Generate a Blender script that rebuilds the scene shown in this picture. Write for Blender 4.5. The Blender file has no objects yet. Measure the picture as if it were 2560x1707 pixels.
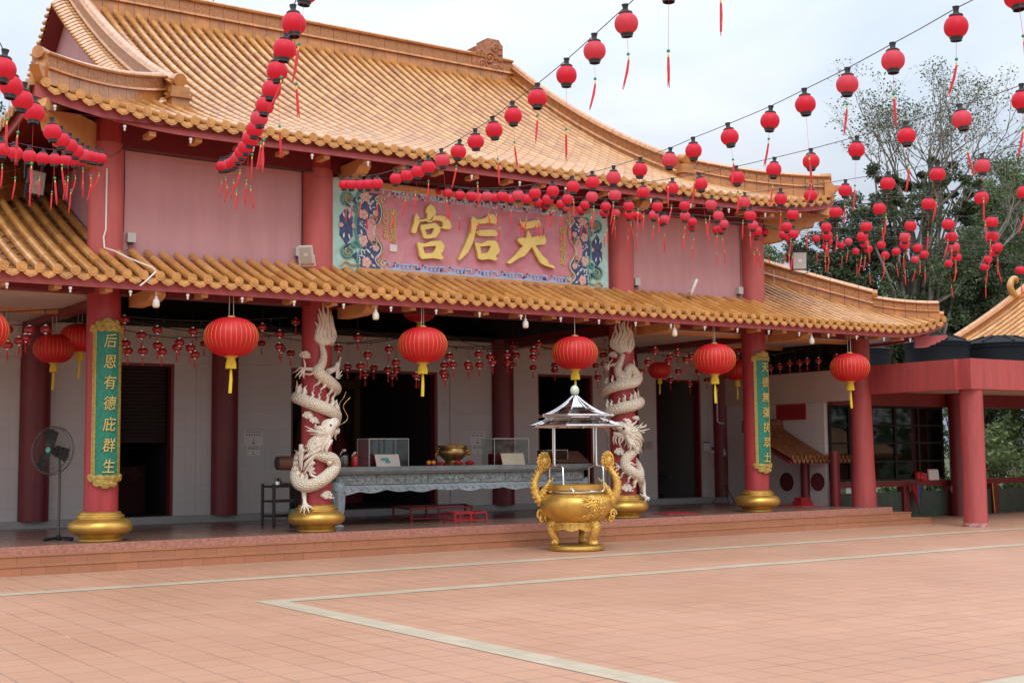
import bpy, bmesh, math, random
from mathutils import Vector, Matrix
from mathutils.geometry import tessellate_polygon
from math import sin, cos, pi, sqrt, radians, exp, atan2
random.seed(7)
scn = bpy.context.scene
COL = scn.collection
# ---------------------------------------------------------------- camera
cam_data = bpy.data.cameras.new("camera")
cam_data.sensor_width = 36.0
cam_data.lens = 46.06
cam_data.clip_start = 0.1
cam_data.clip_end = 3000
cam = bpy.data.objects.new("camera", cam_data)
COL.objects.link(cam)
_R = Vector((0.82800, -0.56020, -0.00986)); _F = Vector((0.55874, 0.82490, 0.08589))
_F.normalize(); _U = _R.cross(_F).normalized(); _R = _F.cross(_U).normalized()
mw = Matrix((( _R.x, _U.x, -_F.x, -5.5461), (_R.y, _U.y, -_F.y, -18.4563), (_R.z, _U.z, -_F.z, 1.1414), (0, 0, 0, 1)))
cam.matrix_world = mw
scn.camera = cam
# ---------------------------------------------------------------- light
SUN_EL, SUN_AZ = 50.0, 204.0       # elevation; azimuth clockwise from +Y (sun stands in front of the temple, to the left)
scn.view_settings.view_transform = 'Standard'
scn.view_settings.look = 'None'
scn.view_settings.exposure = 0.45
scn.view_settings.gamma = 1.0
scn.view_settings.use_curve_mapping = False
world = bpy.data.worlds.new("World"); scn.world = world
world.use_nodes = True
nt = world.node_tree; nt.nodes.clear()
def N(nt, t, **k):
    n = nt.nodes.new(t)
    for a, b in k.items(): setattr(n, a, b)
    return n
def mathn(nt, op, a, b=None, clamp=False):
    n = N(nt, 'ShaderNodeMath', operation=op); n.use_clamp = clamp
    for i, v in enumerate((a, b)):
        if v is None: continue
        if isinstance(v, (int, float)): n.inputs[i].default_value = v
        else: nt.links.new(v, n.inputs[i])
    return n.outputs[0]
def ramp(nt, fac, stops, interp='LINEAR'):
    n = N(nt, 'ShaderNodeValToRGB'); cr = n.color_ramp; cr.interpolation = interp
    while len(cr.elements) > 1: cr.elements.remove(cr.elements[-1])
    cr.elements[0].position = stops[0][0]; cr.elements[0].color = (*stops[0][1], 1)
    for p, c in stops[1:]:
        e = cr.elements.new(p); e.color = (*c, 1)
    if fac is not None: nt.links.new(fac, n.inputs[0])
    return n.outputs[0]
def mixc(nt, fac, a, b, mode='MIX'):
    n = N(nt, 'ShaderNodeMix', data_type='RGBA', blend_type=mode)
    for i, v in ((0, fac), (6, a), (7, b)):
        if isinstance(v, (int, float)): n.inputs[i].default_value = v
        elif isinstance(v, tuple): n.inputs[i].default_value = (*v, 1)
        else: nt.links.new(v, n.inputs[i])
    return n.outputs[2]
sky = N(nt, 'ShaderNodeTexSky', sky_type='NISHITA', sun_disc=False)
sky.sun_elevation = radians(SUN_EL); sky.sun_rotation = radians(SUN_AZ)
tc = N(nt, 'ShaderNodeTexCoord')
sep = N(nt, 'ShaderNodeSeparateXYZ'); nt.links.new(tc.outputs['Generated'], sep.inputs[0])
mp = N(nt, 'ShaderNodeMapping'); mp.inputs['Scale'].default_value = (1.0, 1.0, 2.6); mp.inputs['Location'].default_value = (0.35, 0.1, 0.0)
nt.links.new(tc.outputs['Generated'], mp.inputs[0])
n1 = N(nt, 'ShaderNodeTexNoise'); n1.inputs['Scale'].default_value = 2.3; n1.inputs['Detail'].default_value = 5; n1.inputs['Roughness'].default_value = 0.5; n1.inputs['Distortion'].default_value = 0.3
nt.links.new(mp.outputs[0], n1.inputs[0])
cloud = ramp(nt, n1.outputs['Fac'], [(0.34, (0.60, 0.69, 0.81)), (0.46, (0.76, 0.825, 0.90)), (0.60, (0.94, 0.955, 0.97))])
# heavier grey-blue cloud bank low over the right horizon, paler overhead (an overcast sky is about three times brighter at the zenith)
dz = mathn(nt, 'MAXIMUM', sep.outputs[2], 0.0)
lum = mathn(nt, 'ADD', mathn(nt, 'MULTIPLY', dz, 1.05), 0.60)
comb = N(nt, 'ShaderNodeCombineColor')
for i in range(3): nt.links.new(lum, comb.inputs[i])
cloud_l = mixc(nt, 1.0, cloud, comb.outputs[0], 'MULTIPLY')
bank_h = ramp(nt, sep.outputs[2], [(0.08, (1, 1, 1)), (0.25, (0, 0, 0))])
bank_az = mathn(nt, 'ADD', mathn(nt, 'MULTIPLY', sep.outputs[0], 0.86), mathn(nt, 'MULTIPLY', sep.outputs[1], 0.51))
bank_a = ramp(nt, bank_az, [(0.84, (0, 0, 0)), (0.97, (1, 1, 1))])
bank = mixc(nt, 1.0, bank_h, bank_a, 'MULTIPLY')
cl2 = mixc(nt, bank, cloud_l, (0.235, 0.295, 0.40))
skyl = mixc(nt, 1.0, sky.outputs[0], (0.10, 0.10, 0.10), 'MULTIPLY')
final = mixc(nt, 0.95, skyl, cl2)
bg = N(nt, 'ShaderNodeBackground'); bg.inputs['Strength'].default_value = 1.0
nt.links.new(final, bg.inputs['Color'])
wo = N(nt, 'ShaderNodeOutputWorld'); nt.links.new(bg.outputs[0], wo.inputs[0])
sun_d = bpy.data.lights.new("sun", 'SUN'); sun_d.energy = 0.9; sun_d.angle = radians(25); sun_d.color = (1.0, 0.96, 0.9)
sun = bpy.data.objects.new("sun", sun_d); COL.objects.link(sun)
_az = radians(SUN_AZ); _d = Vector((sin(_az) * cos(radians(SUN_EL)), cos(_az) * cos(radians(SUN_EL)), sin(radians(SUN_EL))))
sun.rotation_euler = _d.to_track_quat('Z', 'Y').to_euler(); sun.location = _d * 60
scn.cycles.max_bounces = 8; scn.cycles.diffuse_bounces = 4; scn.cycles.glossy_bounces = 4; scn.cycles.transmission_bounces = 6; scn.cycles.transparent_max_bounces = 12
scn.cycles.use_denoising = True
scn.cycles.caustics_reflective = False; scn.cycles.caustics_refractive = False

# ---------------------------------------------------------------- helpers
class MB:
    """collects shapes and links them as ONE mesh object"""
    def __init__(s): s.v = []; s.f = []; s.mi = []; s.cur = 0
    def _add(s, vs, fs):
        o = len(s.v); s.v += [tuple(v) for v in vs]
        for f in fs: s.f.append(tuple(i + o for i in f)); s.mi.append(s.cur)
    def box(s, x0, x1, y0, y1, z0, z1):
        s._add([(x, y, z) for z in (z0, z1) for y in (y0, y1) for x in (x0, x1)],
               [(0, 2, 3, 1), (4, 5, 7, 6), (0, 1, 5, 4), (2, 6, 7, 3), (0, 4, 6, 2), (1, 3, 7, 5)])
    def obox(s, c, ax, ay, az):
        c = Vector(c); ax, ay, az = Vector(ax), Vector(ay), Vector(az)
        s._add([c + ax * i + ay * j + az * k for k in (-1, 1) for j in (-1, 1) for i in (-1, 1)],
               [(0, 2, 3, 1), (4, 5, 7, 6), (0, 1, 5, 4), (2, 6, 7, 3), (0, 4, 6, 2), (1, 3, 7, 5)])
    def quad(s, a, b, c, d): s._add([a, b, c, d], [(0, 1, 2, 3)])
    def tube(s, pts, r, n=8, cap=True, flat=None):
        pts = [Vector(p) for p in pts]; m = len(pts)
        rr = r if isinstance(r, (list, tuple)) else [r] * m
        up = None; rings = []
        for i, p in enumerate(pts):
            t = (pts[min(i + 1, m - 1)] - pts[max(i - 1, 0)])
            if t.length < 1e-9: t = Vector((0, 0, 1))
            t.normalize()
            if up is None:
                up = Vector((0, 0, 1)) if abs(t.z) < 0.9 else Vector((1, 0, 0))
            up = (up - t * up.dot(t))
            if up.length < 1e-6: up = t.orthogonal()
            up.normalize(); side = t.cross(up)
            fl = flat if flat else 1.0
            rings.append([p + (side * cos(2 * pi * k / n) + up * sin(2 * pi * k / n) * fl) * rr[i] for k in range(n)])
        vs = [v for q in rings for v in q]; fs = []
        for i in range(m - 1):
            for k in range(n):
                a = i * n + k; b = i * n + (k + 1) % n
                fs.append((a, b, b + n, a + n))
        if cap:
            fs.append(tuple(range(n - 1, -1, -1))); fs.append(tuple((m - 1) * n + k for k in range(n)))
        s._add(vs, fs)
    def lathe(s, prof, c=(0, 0, 0), n=24, a0=0, a1=2 * pi, sx=1, sy=1):
        c = Vector(c); full = abs(a1 - a0 - 2 * pi) < 1e-6; k_n = n if full else n + 1
        vs = []; fs = []
        for r, z in prof:
            for k in range(k_n):
                a = a0 + (a1 - a0) * k / n
                vs.append(c + Vector((r * cos(a) * sx, r * sin(a) * sy, z)))
        for i in range(len(prof) - 1):
            for k in range(n):
                a = i * k_n + k; b = i * k_n + (k + 1) % k_n
                fs.append((a, b, b + k_n, a + k_n))
        if full:
            if prof[0][0] > 1e-4: fs.append(tuple(range(k_n - 1, -1, -1)))
            if prof[-1][0] > 1e-4: fs.append(tuple((len(prof) - 1) * k_n + k for k in range(k_n)))
        s._add(vs, fs)
    def ball(s, c, r, n=10, sx=1, sy=1, sz=1):
        m = max(4, n // 2)
        s.lathe([(max(1e-5, r * sin(pi * i / m)), -r * cos(pi * i / m) * sz) for i in range(m + 1)], c, n, sx=sx, sy=sy)
    def prism(s, loops, o, ux, uy, th):
        """flat outline(s) (first outer, rest holes) in the plane o + x*ux + y*uy, given thickness along the plane normal th (vector)"""
        o, ux, uy, th = Vector(o), Vector(ux), Vector(uy), Vector(th)
        L3 = [[Vector((x, y, 0)) for x, y in lp] for lp in loops]
        flat = [p for lp in L3 for p in lp]
        tris = tessellate_polygon(L3); n = len(flat)
        P = [o + ux * p.x + uy * p.y for p in flat]
        nrm = ux.cross(uy); fl = nrm.dot(th) < 0
        vs = P + [p + th for p in P]; fs = []
        for t in tris:
            a, b, c = [Vector(flat[i]) for i in t]
            ccw = (b - a).cross(c - a).z > 0
            t = tuple(t) if ccw else tuple(reversed(t))
            if fl: t = tuple(reversed(t))
            fs.append(tuple(i + n for i in t)); fs.append(tuple(reversed(t)))
        k = 0
        for lp in L3:
            m = len(lp)
            for i in range(m):
                fs.append((k + i, k + (i + 1) % m, n + k + (i + 1) % m, n + k + i))
            k += m
        s._add(vs, fs)
    def build(s, name, mat, parent=None, smooth=35, loc=None):
        me = bpy.data.meshes.new(name)
        me.from_pydata(s.v, [], s.f)
        mats = mat if isinstance(mat, (list, tuple)) else [mat]
        for m in mats: me.materials.append(m)
        if len(mats) > 1: me.polygons.foreach_set('material_index', s.mi)
        me.validate(); me.update()
        bm = bmesh.new(); bm.from_mesh(me); bmesh.ops.recalc_face_normals(bm, faces=bm.faces); bm.to_mesh(me); bm.free()
        if smooth:
            me.polygons.foreach_set('use_smooth', [True] * len(me.polygons)); me.set_sharp_from_angle(angle=radians(smooth))
        ob = bpy.data.objects.new(name, me); COL.objects.link(ob)
        if parent is not None: put(ob, parent)
        if loc is not None: ob.location = loc
        return ob
def world_of(o):
    m = Matrix.LocRotScale(o.location, o.rotation_euler, o.scale)
    return world_of(o.parent) @ o.matrix_parent_inverse @ m if o.parent else m
def put(ob, parent, keep=True):
    ob.parent = parent
    if keep: ob.matrix_parent_inverse = world_of(parent).inverted()
def tag(o, label=None, cat=None, group=None, kind=None):
    if label: o['label'] = label
    if cat: o['category'] = cat
    if group: o['group'] = group
    if kind: o['kind'] = kind
    return o
def thing(name, label, cat, loc=(0, 0, 0), group=None):
    o = bpy.data.objects.new(name, None); COL.objects.link(o); o.location = loc; o.empty_display_size = 0.1
    return tag(o, label, cat, group)
def copy_tree(o, parent=None):
    c = o.copy(); COL.objects.link(c)
    if parent is not None: c.parent = parent
    for ch in o.children: copy_tree(ch, c)
    return c
def lerp(a, b, t): return a + (b - a) * t
def catmull(P, k=6, closed=False):
    P = [Vector(p) for p in P]; out = []; m = len(P)
    for i in range(m - 1):
        p0, p1, p2, p3 = P[max(i - 1, 0)], P[i], P[i + 1], P[min(i + 2, m - 1)]
        for j in range(k):
            t = j / k
            out.append(0.5 * ((2 * p1) + (p2 - p0) * t + (2 * p0 - 5 * p1 + 4 * p2 - p3) * t * t + (3 * p1 - p0 - 3 * p2 + p3) * t ** 3))
    out.append(P[-1]); return out
def resample(vals, k):
    out = []
    for i in range(len(vals) - 1):
        for j in range(k): out.append(lerp(vals[i], vals[i + 1], j / k))
    out.append(vals[-1]); return out

# ---------------------------------------------------------------- materials
def M(name, col, rough=0.6, metal=0.0, var=0.0, vs=4.0, col2=None, bump=0.0, bs=20.0, coat=0.0, spec=0.5, btype='NOISE', streak=None, trans=0.0):
    m = bpy.data.materials.new(name); m.use_nodes = True; t = m.node_tree; b = t.nodes['Principled BSDF']
    b.inputs['Roughness'].default_value = rough; b.inputs['Metallic'].default_value = metal
    b.inputs['Base Color'].default_value = (*col, 1); b.inputs['Coat Weight'].default_value = coat
    b.inputs['Coat Roughness'].default_value = 0.22; b.inputs['Specular IOR Level'].default_value = spec
    if var or bump or col2 or streak:
        c = N(t, 'ShaderNodeTexCoord')
        if var or col2 or streak:
            n = N(t, 'ShaderNodeTexNoise'); n.inputs['Scale'].default_value = vs; n.inputs['Detail'].default_value = 6; n.inputs['Roughness'].default_value = 0.62
            if streak:
                mpn = N(t, 'ShaderNodeMapping'); mpn.inputs['Scale'].default_value = streak; t.links.new(c.outputs['Object'], mpn.inputs[0]); t.links.new(mpn.outputs[0], n.inputs[0])
            else: t.links.new(c.outputs['Object'], n.inputs[0])
            lo = tuple(x * (1 - var) for x in col); hi = col2 if col2 else tuple(min(1, x * (1 + var)) for x in col)
            o = ramp(t, n.outputs['Fac'], [(0.33, lo), (0.68, hi)])
            t.links.new(o, b.inputs['Base Color'])
        if bump:
            if btype == 'VORO':
                n2 = N(t, 'ShaderNodeTexVoronoi'); n2.inputs['Scale'].default_value = bs; h = n2.outputs['Distance']
            else:
                n2 = N(t, 'ShaderNodeTexNoise'); n2.inputs['Scale'].default_value = bs; n2.inputs['Detail'].default_value = 4; h = n2.outputs['Fac']
            t.links.new(c.outputs['Object'], n2.inputs[0])
            bp = N(t, 'ShaderNodeBump'); bp.inputs['Strength'].default_value = bump; bp.inputs['Distance'].default_value = 0.02
            t.links.new(h, bp.inputs['Height']); t.links.new(bp.outputs[0], b.inputs['Normal'])
    if trans:
        tr = N(t, 'ShaderNodeBsdfTranslucent'); tr.inputs[0].default_value = (*col, 1)
        mx = N(t, 'ShaderNodeMixShader'); mx.inputs[0].default_value = trans
        out = t.nodes['Material Output']
        t.links.new(b.outputs[0], mx.inputs[1]); t.links.new(tr.outputs[0], mx.inputs[2]); t.links.new(mx.outputs[0], out.inputs[0])
    return m
def tile_mat(name, col, size, mortar, mcol, axes='XY', var=0.12, rough=0.5, offx=0.0, offy=0.0, stag=False, stain=0.0, stain_col=(0.8, 0.75, 0.7), spec=0.4):
    """square tiles with joints; object coordinates, so the joints stay where they lie in the place"""
    m = bpy.data.materials.new(name); m.use_nodes = True; t = m.node_tree; b = t.nodes['Principled BSDF']
    c = N(t, 'ShaderNodeTexCoord'); s = N(t, 'ShaderNodeSeparateXYZ'); t.links.new(c.outputs['Object'], s.inputs[0])
    ax = {'X': 0, 'Y': 1, 'Z': 2}
    sx, sy = size if isinstance(size, tuple) else (size, size)
    u = mathn(t, 'DIVIDE', mathn(t, 'ADD', s.outputs[ax[axes[0]]], offx + 300 * sx), sx)
    v = mathn(t, 'DIVIDE', mathn(t, 'ADD', s.outputs[ax[axes[1]]], offy + 300 * sy), sy)
    if stag: u = mathn(t, 'ADD', u, mathn(t, 'MULTIPLY', mathn(t, 'MODULO', mathn(t, 'FLOOR', v), 2.0), 0.5))
    fu = mathn(t, 'FRACT', u); fv = mathn(t, 'FRACT', v)
    du = mathn(t, 'MINIMUM', fu, mathn(t, 'SUBTRACT', 1.0, fu)); dv = mathn(t, 'MINIMUM', fv, mathn(t, 'SUBTRACT', 1.0, fv))
    wn = N(t, 'ShaderNodeTexNoise'); wn.inputs['Scale'].default_value = 1.7; wn.inputs['Detail'].default_value = 3; t.links.new(c.outputs['Object'], wn.inputs[0])
    mw_ = mathn(t, 'MULTIPLY', wn.outputs['Fac'], 2 * mortar)
    gu = mathn(t, 'LESS_THAN', mathn(t, 'MULTIPLY', du, sx), mw_); gv = mathn(t, 'LESS_THAN', mathn(t, 'MULTIPLY', dv, sy), mw_)
    grout = mathn(t, 'MAXIMUM', gu, gv)
    wnz = N(t, 'ShaderNodeTexWhiteNoise', noise_dimensions='2D'); cb = N(t, 'ShaderNodeCombineXYZ')
    t.links.new(mathn(t, 'FLOOR', u), cb.inputs[0]); t.links.new(mathn(t, 'FLOOR', v), cb.inputs[1]); t.links.new(cb.outputs[0], wnz.inputs[0])
    lo = tuple(x * (1 - var) for x in col); hi = tuple(min(1, x * (1 + var)) for x in col)
    base = ramp(t, wnz.outputs['Value'], [(0, lo), (1, hi)])
    n2 = N(t, 'ShaderNodeTexNoise'); n2.inputs['Scale'].default_value = 0.55; n2.inputs['Detail'].default_value = 8; n2.inputs['Roughness'].default_value = 0.65; t.links.new(c.outputs['Object'], n2.inputs[0])
    if stain:
        sm = mathn(t, 'MULTIPLY', ramp(t, n2.outputs['Fac'], [(0.45, (0, 0, 0)), (0.7, (1, 1, 1))]), stain)
        base = mixc(t, sm, base, stain_col)
        n4 = N(t, 'ShaderNodeTexNoise'); n4.inputs['Scale'].default_value = 0.23; n4.inputs['Detail'].default_value = 5; t.links.new(c.outputs['Object'], n4.inputs[0])
        base = mixc(t, mathn(t, 'MULTIPLY', ramp(t, n4.outputs['Fac'], [(0.42, (1, 1, 1)), (0.62, (0, 0, 0))]), 0.35), base, tuple(x * 0.72 for x in col))
    n3 = N(t, 'ShaderNodeTexNoise'); n3.inputs['Scale'].default_value = 1.1; n3.inputs['Detail'].default_value = 4; t.links.new(c.outputs['Object'], n3.inputs[0])
    gcol = ramp(t, n3.outputs['Fac'], [(0.30, tuple(min(1, x * 1.35 + 0.12) for x in col)), (0.36, mcol), (0.46, mcol), (0.72, tuple(lerp(a, bb, 0.7) for a, bb in zip(mcol, col)))])
    t.links.new(mixc(t, grout, base, gcol), b.inputs['Base Color'])
    rr = mathn(t, 'ADD', mathn(t, 'MULTIPLY', n2.outputs['Fac'], 0.25), rough - 0.12); t.links.new(rr, b.inputs['Roughness'])
    b.inputs['Specular IOR Level'].default_value = spec
    bp = N(t, 'ShaderNodeBump'); bp.inputs['Strength'].default_value = 0.5; bp.inputs['Distance'].default_value = 0.006; bp.invert = True
    t.links.new(grout, bp.inputs['Height']); t.links.new(bp.outputs[0], b.inputs['Normal'])
    return m
def glass_mat(name, tint, alpha, rough=0.03):
    m = bpy.data.materials.new(name); m.use_nodes = True; t = m.node_tree; t.nodes.clear()
    g = N(t, 'ShaderNodeBsdfGlossy'); g.inputs['Roughness'].default_value = rough; g.inputs['Color'].default_value = (0.9, 0.93, 0.95, 1)
    tr = N(t, 'ShaderNodeBsdfTransparent'); tr.inputs[0].default_value = (*tint, 1)
    fr = N(t, 'ShaderNodeFresnel'); fr.inputs[0].default_value = 1.5
    f = mathn(t, 'ADD', mathn(t, 'MULTIPLY', fr.outputs[0], 0.9), alpha, True)
    mx = N(t, 'ShaderNodeMixShader'); t.links.new(f, mx.inputs[0]); t.links.new(tr.outputs[0], mx.inputs[1]); t.links.new(g.outputs[0], mx.inputs[2])
    o = N(t, 'ShaderNodeOutputMaterial'); t.links.new(mx.outputs[0], o.inputs[0]); return m

def roof_mat():
    m = M("glazed_amber_tile", (0.56, 0.235, 0.06), 0.36, bump=0.12, bs=55, coat=0.75); t = m.node_tree; b = t.nodes['Principled BSDF']
    c = N(t, 'ShaderNodeTexCoord'); g = N(t, 'ShaderNodeNewGeometry')
    n = N(t, 'ShaderNodeTexNoise'); n.inputs['Scale'].default_value = 1.1; n.inputs['Detail'].default_value = 7; n.inputs['Roughness'].default_value = 0.7; t.links.new(c.outputs['Object'], n.inputs[0])
    col = ramp(t, g.outputs['Random Per Island'], [(0.0, (0.42, 0.165, 0.032)), (0.3, (0.52, 0.225, 0.048)), (0.8, (0.585, 0.27, 0.066)), (1.0, (0.65, 0.33, 0.10))])
    col = mixc(t, mathn(t, 'MULTIPLY', ramp(t, n.outputs['Fac'], [(0.52, (0, 0, 0)), (0.75, (1, 1, 1))]), 0.45), col, (0.30, 0.115, 0.035))
    n2 = N(t, 'ShaderNodeTexNoise'); n2.inputs['Scale'].default_value = 9; n2.inputs['Detail'].default_value = 5; t.links.new(c.outputs['Object'], n2.inputs[0])
    col = mixc(t, mathn(t, 'MULTIPLY', ramp(t, n2.outputs['Fac'], [(0.62, (0, 0, 0)), (0.74, (1, 1, 1))]), 0.5), col, (0.62, 0.45, 0.30))
    t.links.new(col, b.inputs['Base Color'])
    rr = mathn(t, 'ADD', mathn(t, 'MULTIPLY', n.outputs['Fac'], 0.4), 0.16); t.links.new(rr, b.inputs['Roughness']); return m
m_roof = roof_mat()
m_pan = M("groove_shade_pan_tile", (0.22, 0.08, 0.015), 0.45, var=0.4, vs=7, coat=0.25)  # shade of the grooves between barrels is put into this darker colour
m_cap = M("glazed_eave_end", (0.58, 0.28, 0.075), 0.42, var=0.25, vs=9, coat=0.2, bump=0.55, bs=60)
m_ridge = M("glazed_ridge", (0.49, 0.20, 0.055), 0.3, var=0.3, vs=4, coat=0.4)
m_frieze = M("carved_ridge_frieze", (0.43, 0.175, 0.055), 0.38, var=0.35, vs=26, coat=0.25, bump=1.0, bs=34)
m_ridgecap = M("glazed_ridge_cap", (0.60, 0.32, 0.17), 0.3, var=0.2, vs=8, coat=0.4)
m_orn = M("terracotta_carving", (0.40, 0.16, 0.075), 0.55, var=0.4, vs=12, bump=0.8, bs=22)
m_fascia = M("maroon_fascia", (0.42, 0.085, 0.085), 0.5, var=0.12, vs=2)
m_darkred = M("deep_red_paint", (0.17, 0.015, 0.019), 0.42, var=0.12, vs=2)
m_col = M("red_column_paint", (0.40, 0.045, 0.052), 0.38, var=0.17, vs=1.6, streak=(5, 5, 0.6))
m_walk = M("red_walkway_paint", (0.40, 0.07, 0.068), 0.55, var=0.18, vs=1.4, streak=(4, 4, 0.5))
m_ucol = M("faded_red_column_paint", (0.50, 0.108, 0.102), 0.55, var=0.16, vs=1.4, streak=(3, 3, 0.5))
m_pink = M("pink_wall_paint", (0.59, 0.30, 0.318), 0.7, var=0.09, vs=1.2, streak=(2.5, 2.5, 0.4))
m_orange = M("ochre_timber_paint", (0.62, 0.31, 0.12), 0.55, var=0.12, vs=3)
m_cream = M("cream_plaster", (0.58, 0.47, 0.41), 0.7, var=0.06, vs=2)
m_gold = M("gold_paint", (0.66, 0.405, 0.095), 0.38, metal=0.75, var=0.22, vs=3, bump=0.06, bs=25)
m_goldr = M("gold_relief", (0.74, 0.46, 0.11), 0.42, metal=0.6, var=0.3, vs=18, bump=0.6, bs=45)
m_goldy = M("gold_lettering", (0.84, 0.67, 0.20), 0.45, metal=0.1, var=0.08, vs=6)
m_black = M("black_plastic", (0.02, 0.022, 0.026), 0.45)
m_void = M("dark_interior", (0.022, 0.018, 0.018), 0.8)  # near-black stands in for interior darkness; plain black on small parts
m_frame_d = M("black_window_frame", (0.016, 0.017, 0.019), 0.6, spec=0.2)
m_white = M("white_paint", (0.72, 0.70, 0.66), 0.45, var=0.05)
m_paper = M("white_paper", (0.74, 0.72, 0.70), 0.8, var=0.04, vs=12)
m_steel = M("polished_steel", (0.72, 0.72, 0.74), 0.16, metal=1.0)
m_lan = M("red_lantern_shade", (0.80, 0.020, 0.058), 0.5, var=0.06, vs=6, trans=0.35)
m_lanf = M("faded_red_lantern_shade", (0.80, 0.075, 0.12), 0.55, var=0.08, vs=6, trans=0.35)
m_tas = M("red_tassel_thread", (0.62, 0.03, 0.04), 0.7, var=0.2, vs=60)
m_bead = M("green_bead", (0.02, 0.30, 0.16), 0.3)
m_goldth = M("gold_thread", (0.75, 0.52, 0.10), 0.5, metal=0.3)
m_shiny = M("lacquer_red_lantern", (0.36, 0.012, 0.018), 0.22, coat=0.5)
m_foil = M("foil_cap", (0.75, 0.62, 0.35), 0.25, metal=0.9)
m_foils = M("silver_foil_cap", (0.75, 0.74, 0.72), 0.25, metal=0.9)
m_biglan = M("red_cloth_lantern", (0.72, 0.020, 0.030), 0.5, var=0.08, vs=5, trans=0.3)
m_yel = M("yellow_tassel", (0.78, 0.60, 0.04), 0.6, var=0.15, vs=40)
m_dragon = M("cream_dragon_paint", (0.80, 0.73, 0.59), 0.5, var=0.1, vs=8, col2=(0.90, 0.86, 0.77), bump=0.3, bs=40)
def scale_mat():
    m = bpy.data.materials.new("cream_dragon_scales"); m.use_nodes = True; t = m.node_tree; b = t.nodes['Principled BSDF']; b.inputs['Roughness'].default_value = 0.5
    c = N(t, 'ShaderNodeTexCoord'); v = N(t, 'ShaderNodeTexVoronoi', feature='DISTANCE_TO_EDGE'); v.inputs['Scale'].default_value = 27; v.inputs['Randomness'].default_value = 0.55; t.links.new(c.outputs['Object'], v.inputs['Vector'])
    t.links.new(ramp(t, v.outputs['Distance'], [(0.0, (0.56, 0.44, 0.28)), (0.10, (0.83, 0.76, 0.62)), (0.3, (0.91, 0.87, 0.77))]), b.inputs['Base Color'])
    bp = N(t, 'ShaderNodeBump'); bp.inputs['Strength'].default_value = 1.0; bp.inputs['Distance'].default_value = 0.03
    t.links.new(v.outputs['Distance'], bp.inputs['Height']); t.links.new(bp.outputs[0], b.inputs['Normal']); return m
m_scale = scale_mat()
m_stone = M("grey_green_stone", (0.20, 0.235, 0.24), 0.45, var=0.2, vs=6, bump=0.15, bs=60)
m_stonel = M("blue_grey_stone", (0.33, 0.40, 0.44), 0.5, var=0.15, vs=6, bump=0.2, bs=40)
m_stonec = M("carved_stone_relief", (0.26, 0.30, 0.30), 0.6, var=0.5, vs=16, bump=1.0, bs=30)
m_brass = M("aged_brass", (0.40, 0.27, 0.10), 0.32, metal=0.9, var=0.25, vs=8)
m_crest = M("antique_gold_border", (0.52, 0.38, 0.10), 0.45, metal=0.4, var=0.3, vs=30, bump=0.4, bs=50)
m_oldtile = M("weathered_brown_tile", (0.24, 0.095, 0.035), 0.5, var=0.4, vs=9)
m_green = M("couplet_green", (0.012, 0.20, 0.135), 0.5, var=0.3, vs=30)
m_tank = M("black_tank_plastic", (0.008, 0.010, 0.014), 0.6, var=0.2, vs=2, spec=0.12)
m_dado = M("dull_green_panel", (0.055, 0.085, 0.06), 0.6, var=0.25, vs=3)
m_glass = glass_mat("clear_glass", (0.86, 0.92, 0.90), 0.02)
m_winglass = glass_mat("dark_window_glass", (0.10, 0.13, 0.12), 0.0)
m_canglass = glass_mat("smoked_glass", (0.30, 0.25, 0.26), 0.03, 0.18)
m_inwall = tile_mat("pale_wall_tile", (0.60, 0.575, 0.565), (0.30, 0.33), 0.0022, (0.46, 0.43, 0.42), 'XZ', 0.02, 0.35, stain=0.3, stain_col=(0.50, 0.43, 0.41))
m_inwally = tile_mat("pale_side_wall_tile", (0.60, 0.575, 0.565), (0.30, 0.33), 0.0022, (0.46, 0.43, 0.42), 'YZ', 0.03, 0.35)
m_ground = tile_mat("terracotta_paving", (0.53, 0.288, 0.188), 0.30, 0.0048, (0.23, 0.13, 0.105), 'XY', 0.05, 0.50, offx=0.02, offy=0.15, stain=0.6, stain_col=(0.57, 0.355, 0.255))
m_stripe = tile_mat("cream_paving_band", (0.52, 0.445, 0.33), 0.30, 0.003, (0.30, 0.25, 0.19), 'XY', 0.10, 0.5, offx=0.02, offy=0.15, stain=0.3, stain_col=(0.56, 0.50, 0.42))
m_riser = tile_mat("terracotta_step_tile", (0.44, 0.20, 0.105), (0.30, 0.22), 0.003, (0.20, 0.10, 0.07), 'XY', 0.08, 0.45, offx=0.1, offy=0.07)
m_riserz = tile_mat("terracotta_riser_tile", (0.42, 0.185, 0.10), (0.30, 3.0), 0.003, (0.20, 0.10, 0.07), 'XZ', 0.08, 0.45, offx=0.1, stain=0.2, stain_col=(0.33, 0.15, 0.09))
m_nosing = M("rough_pink_granite", (0.43, 0.195, 0.145), 0.7, var=0.25, vs=22, bump=0.5, bs=40)
m_floor = tile_mat("polished_platform_tile", (0.24, 0.145, 0.115), 0.60, 0.003, (0.10, 0.06, 0.05), 'XY', 0.06, 0.26, spec=0.5)
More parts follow.
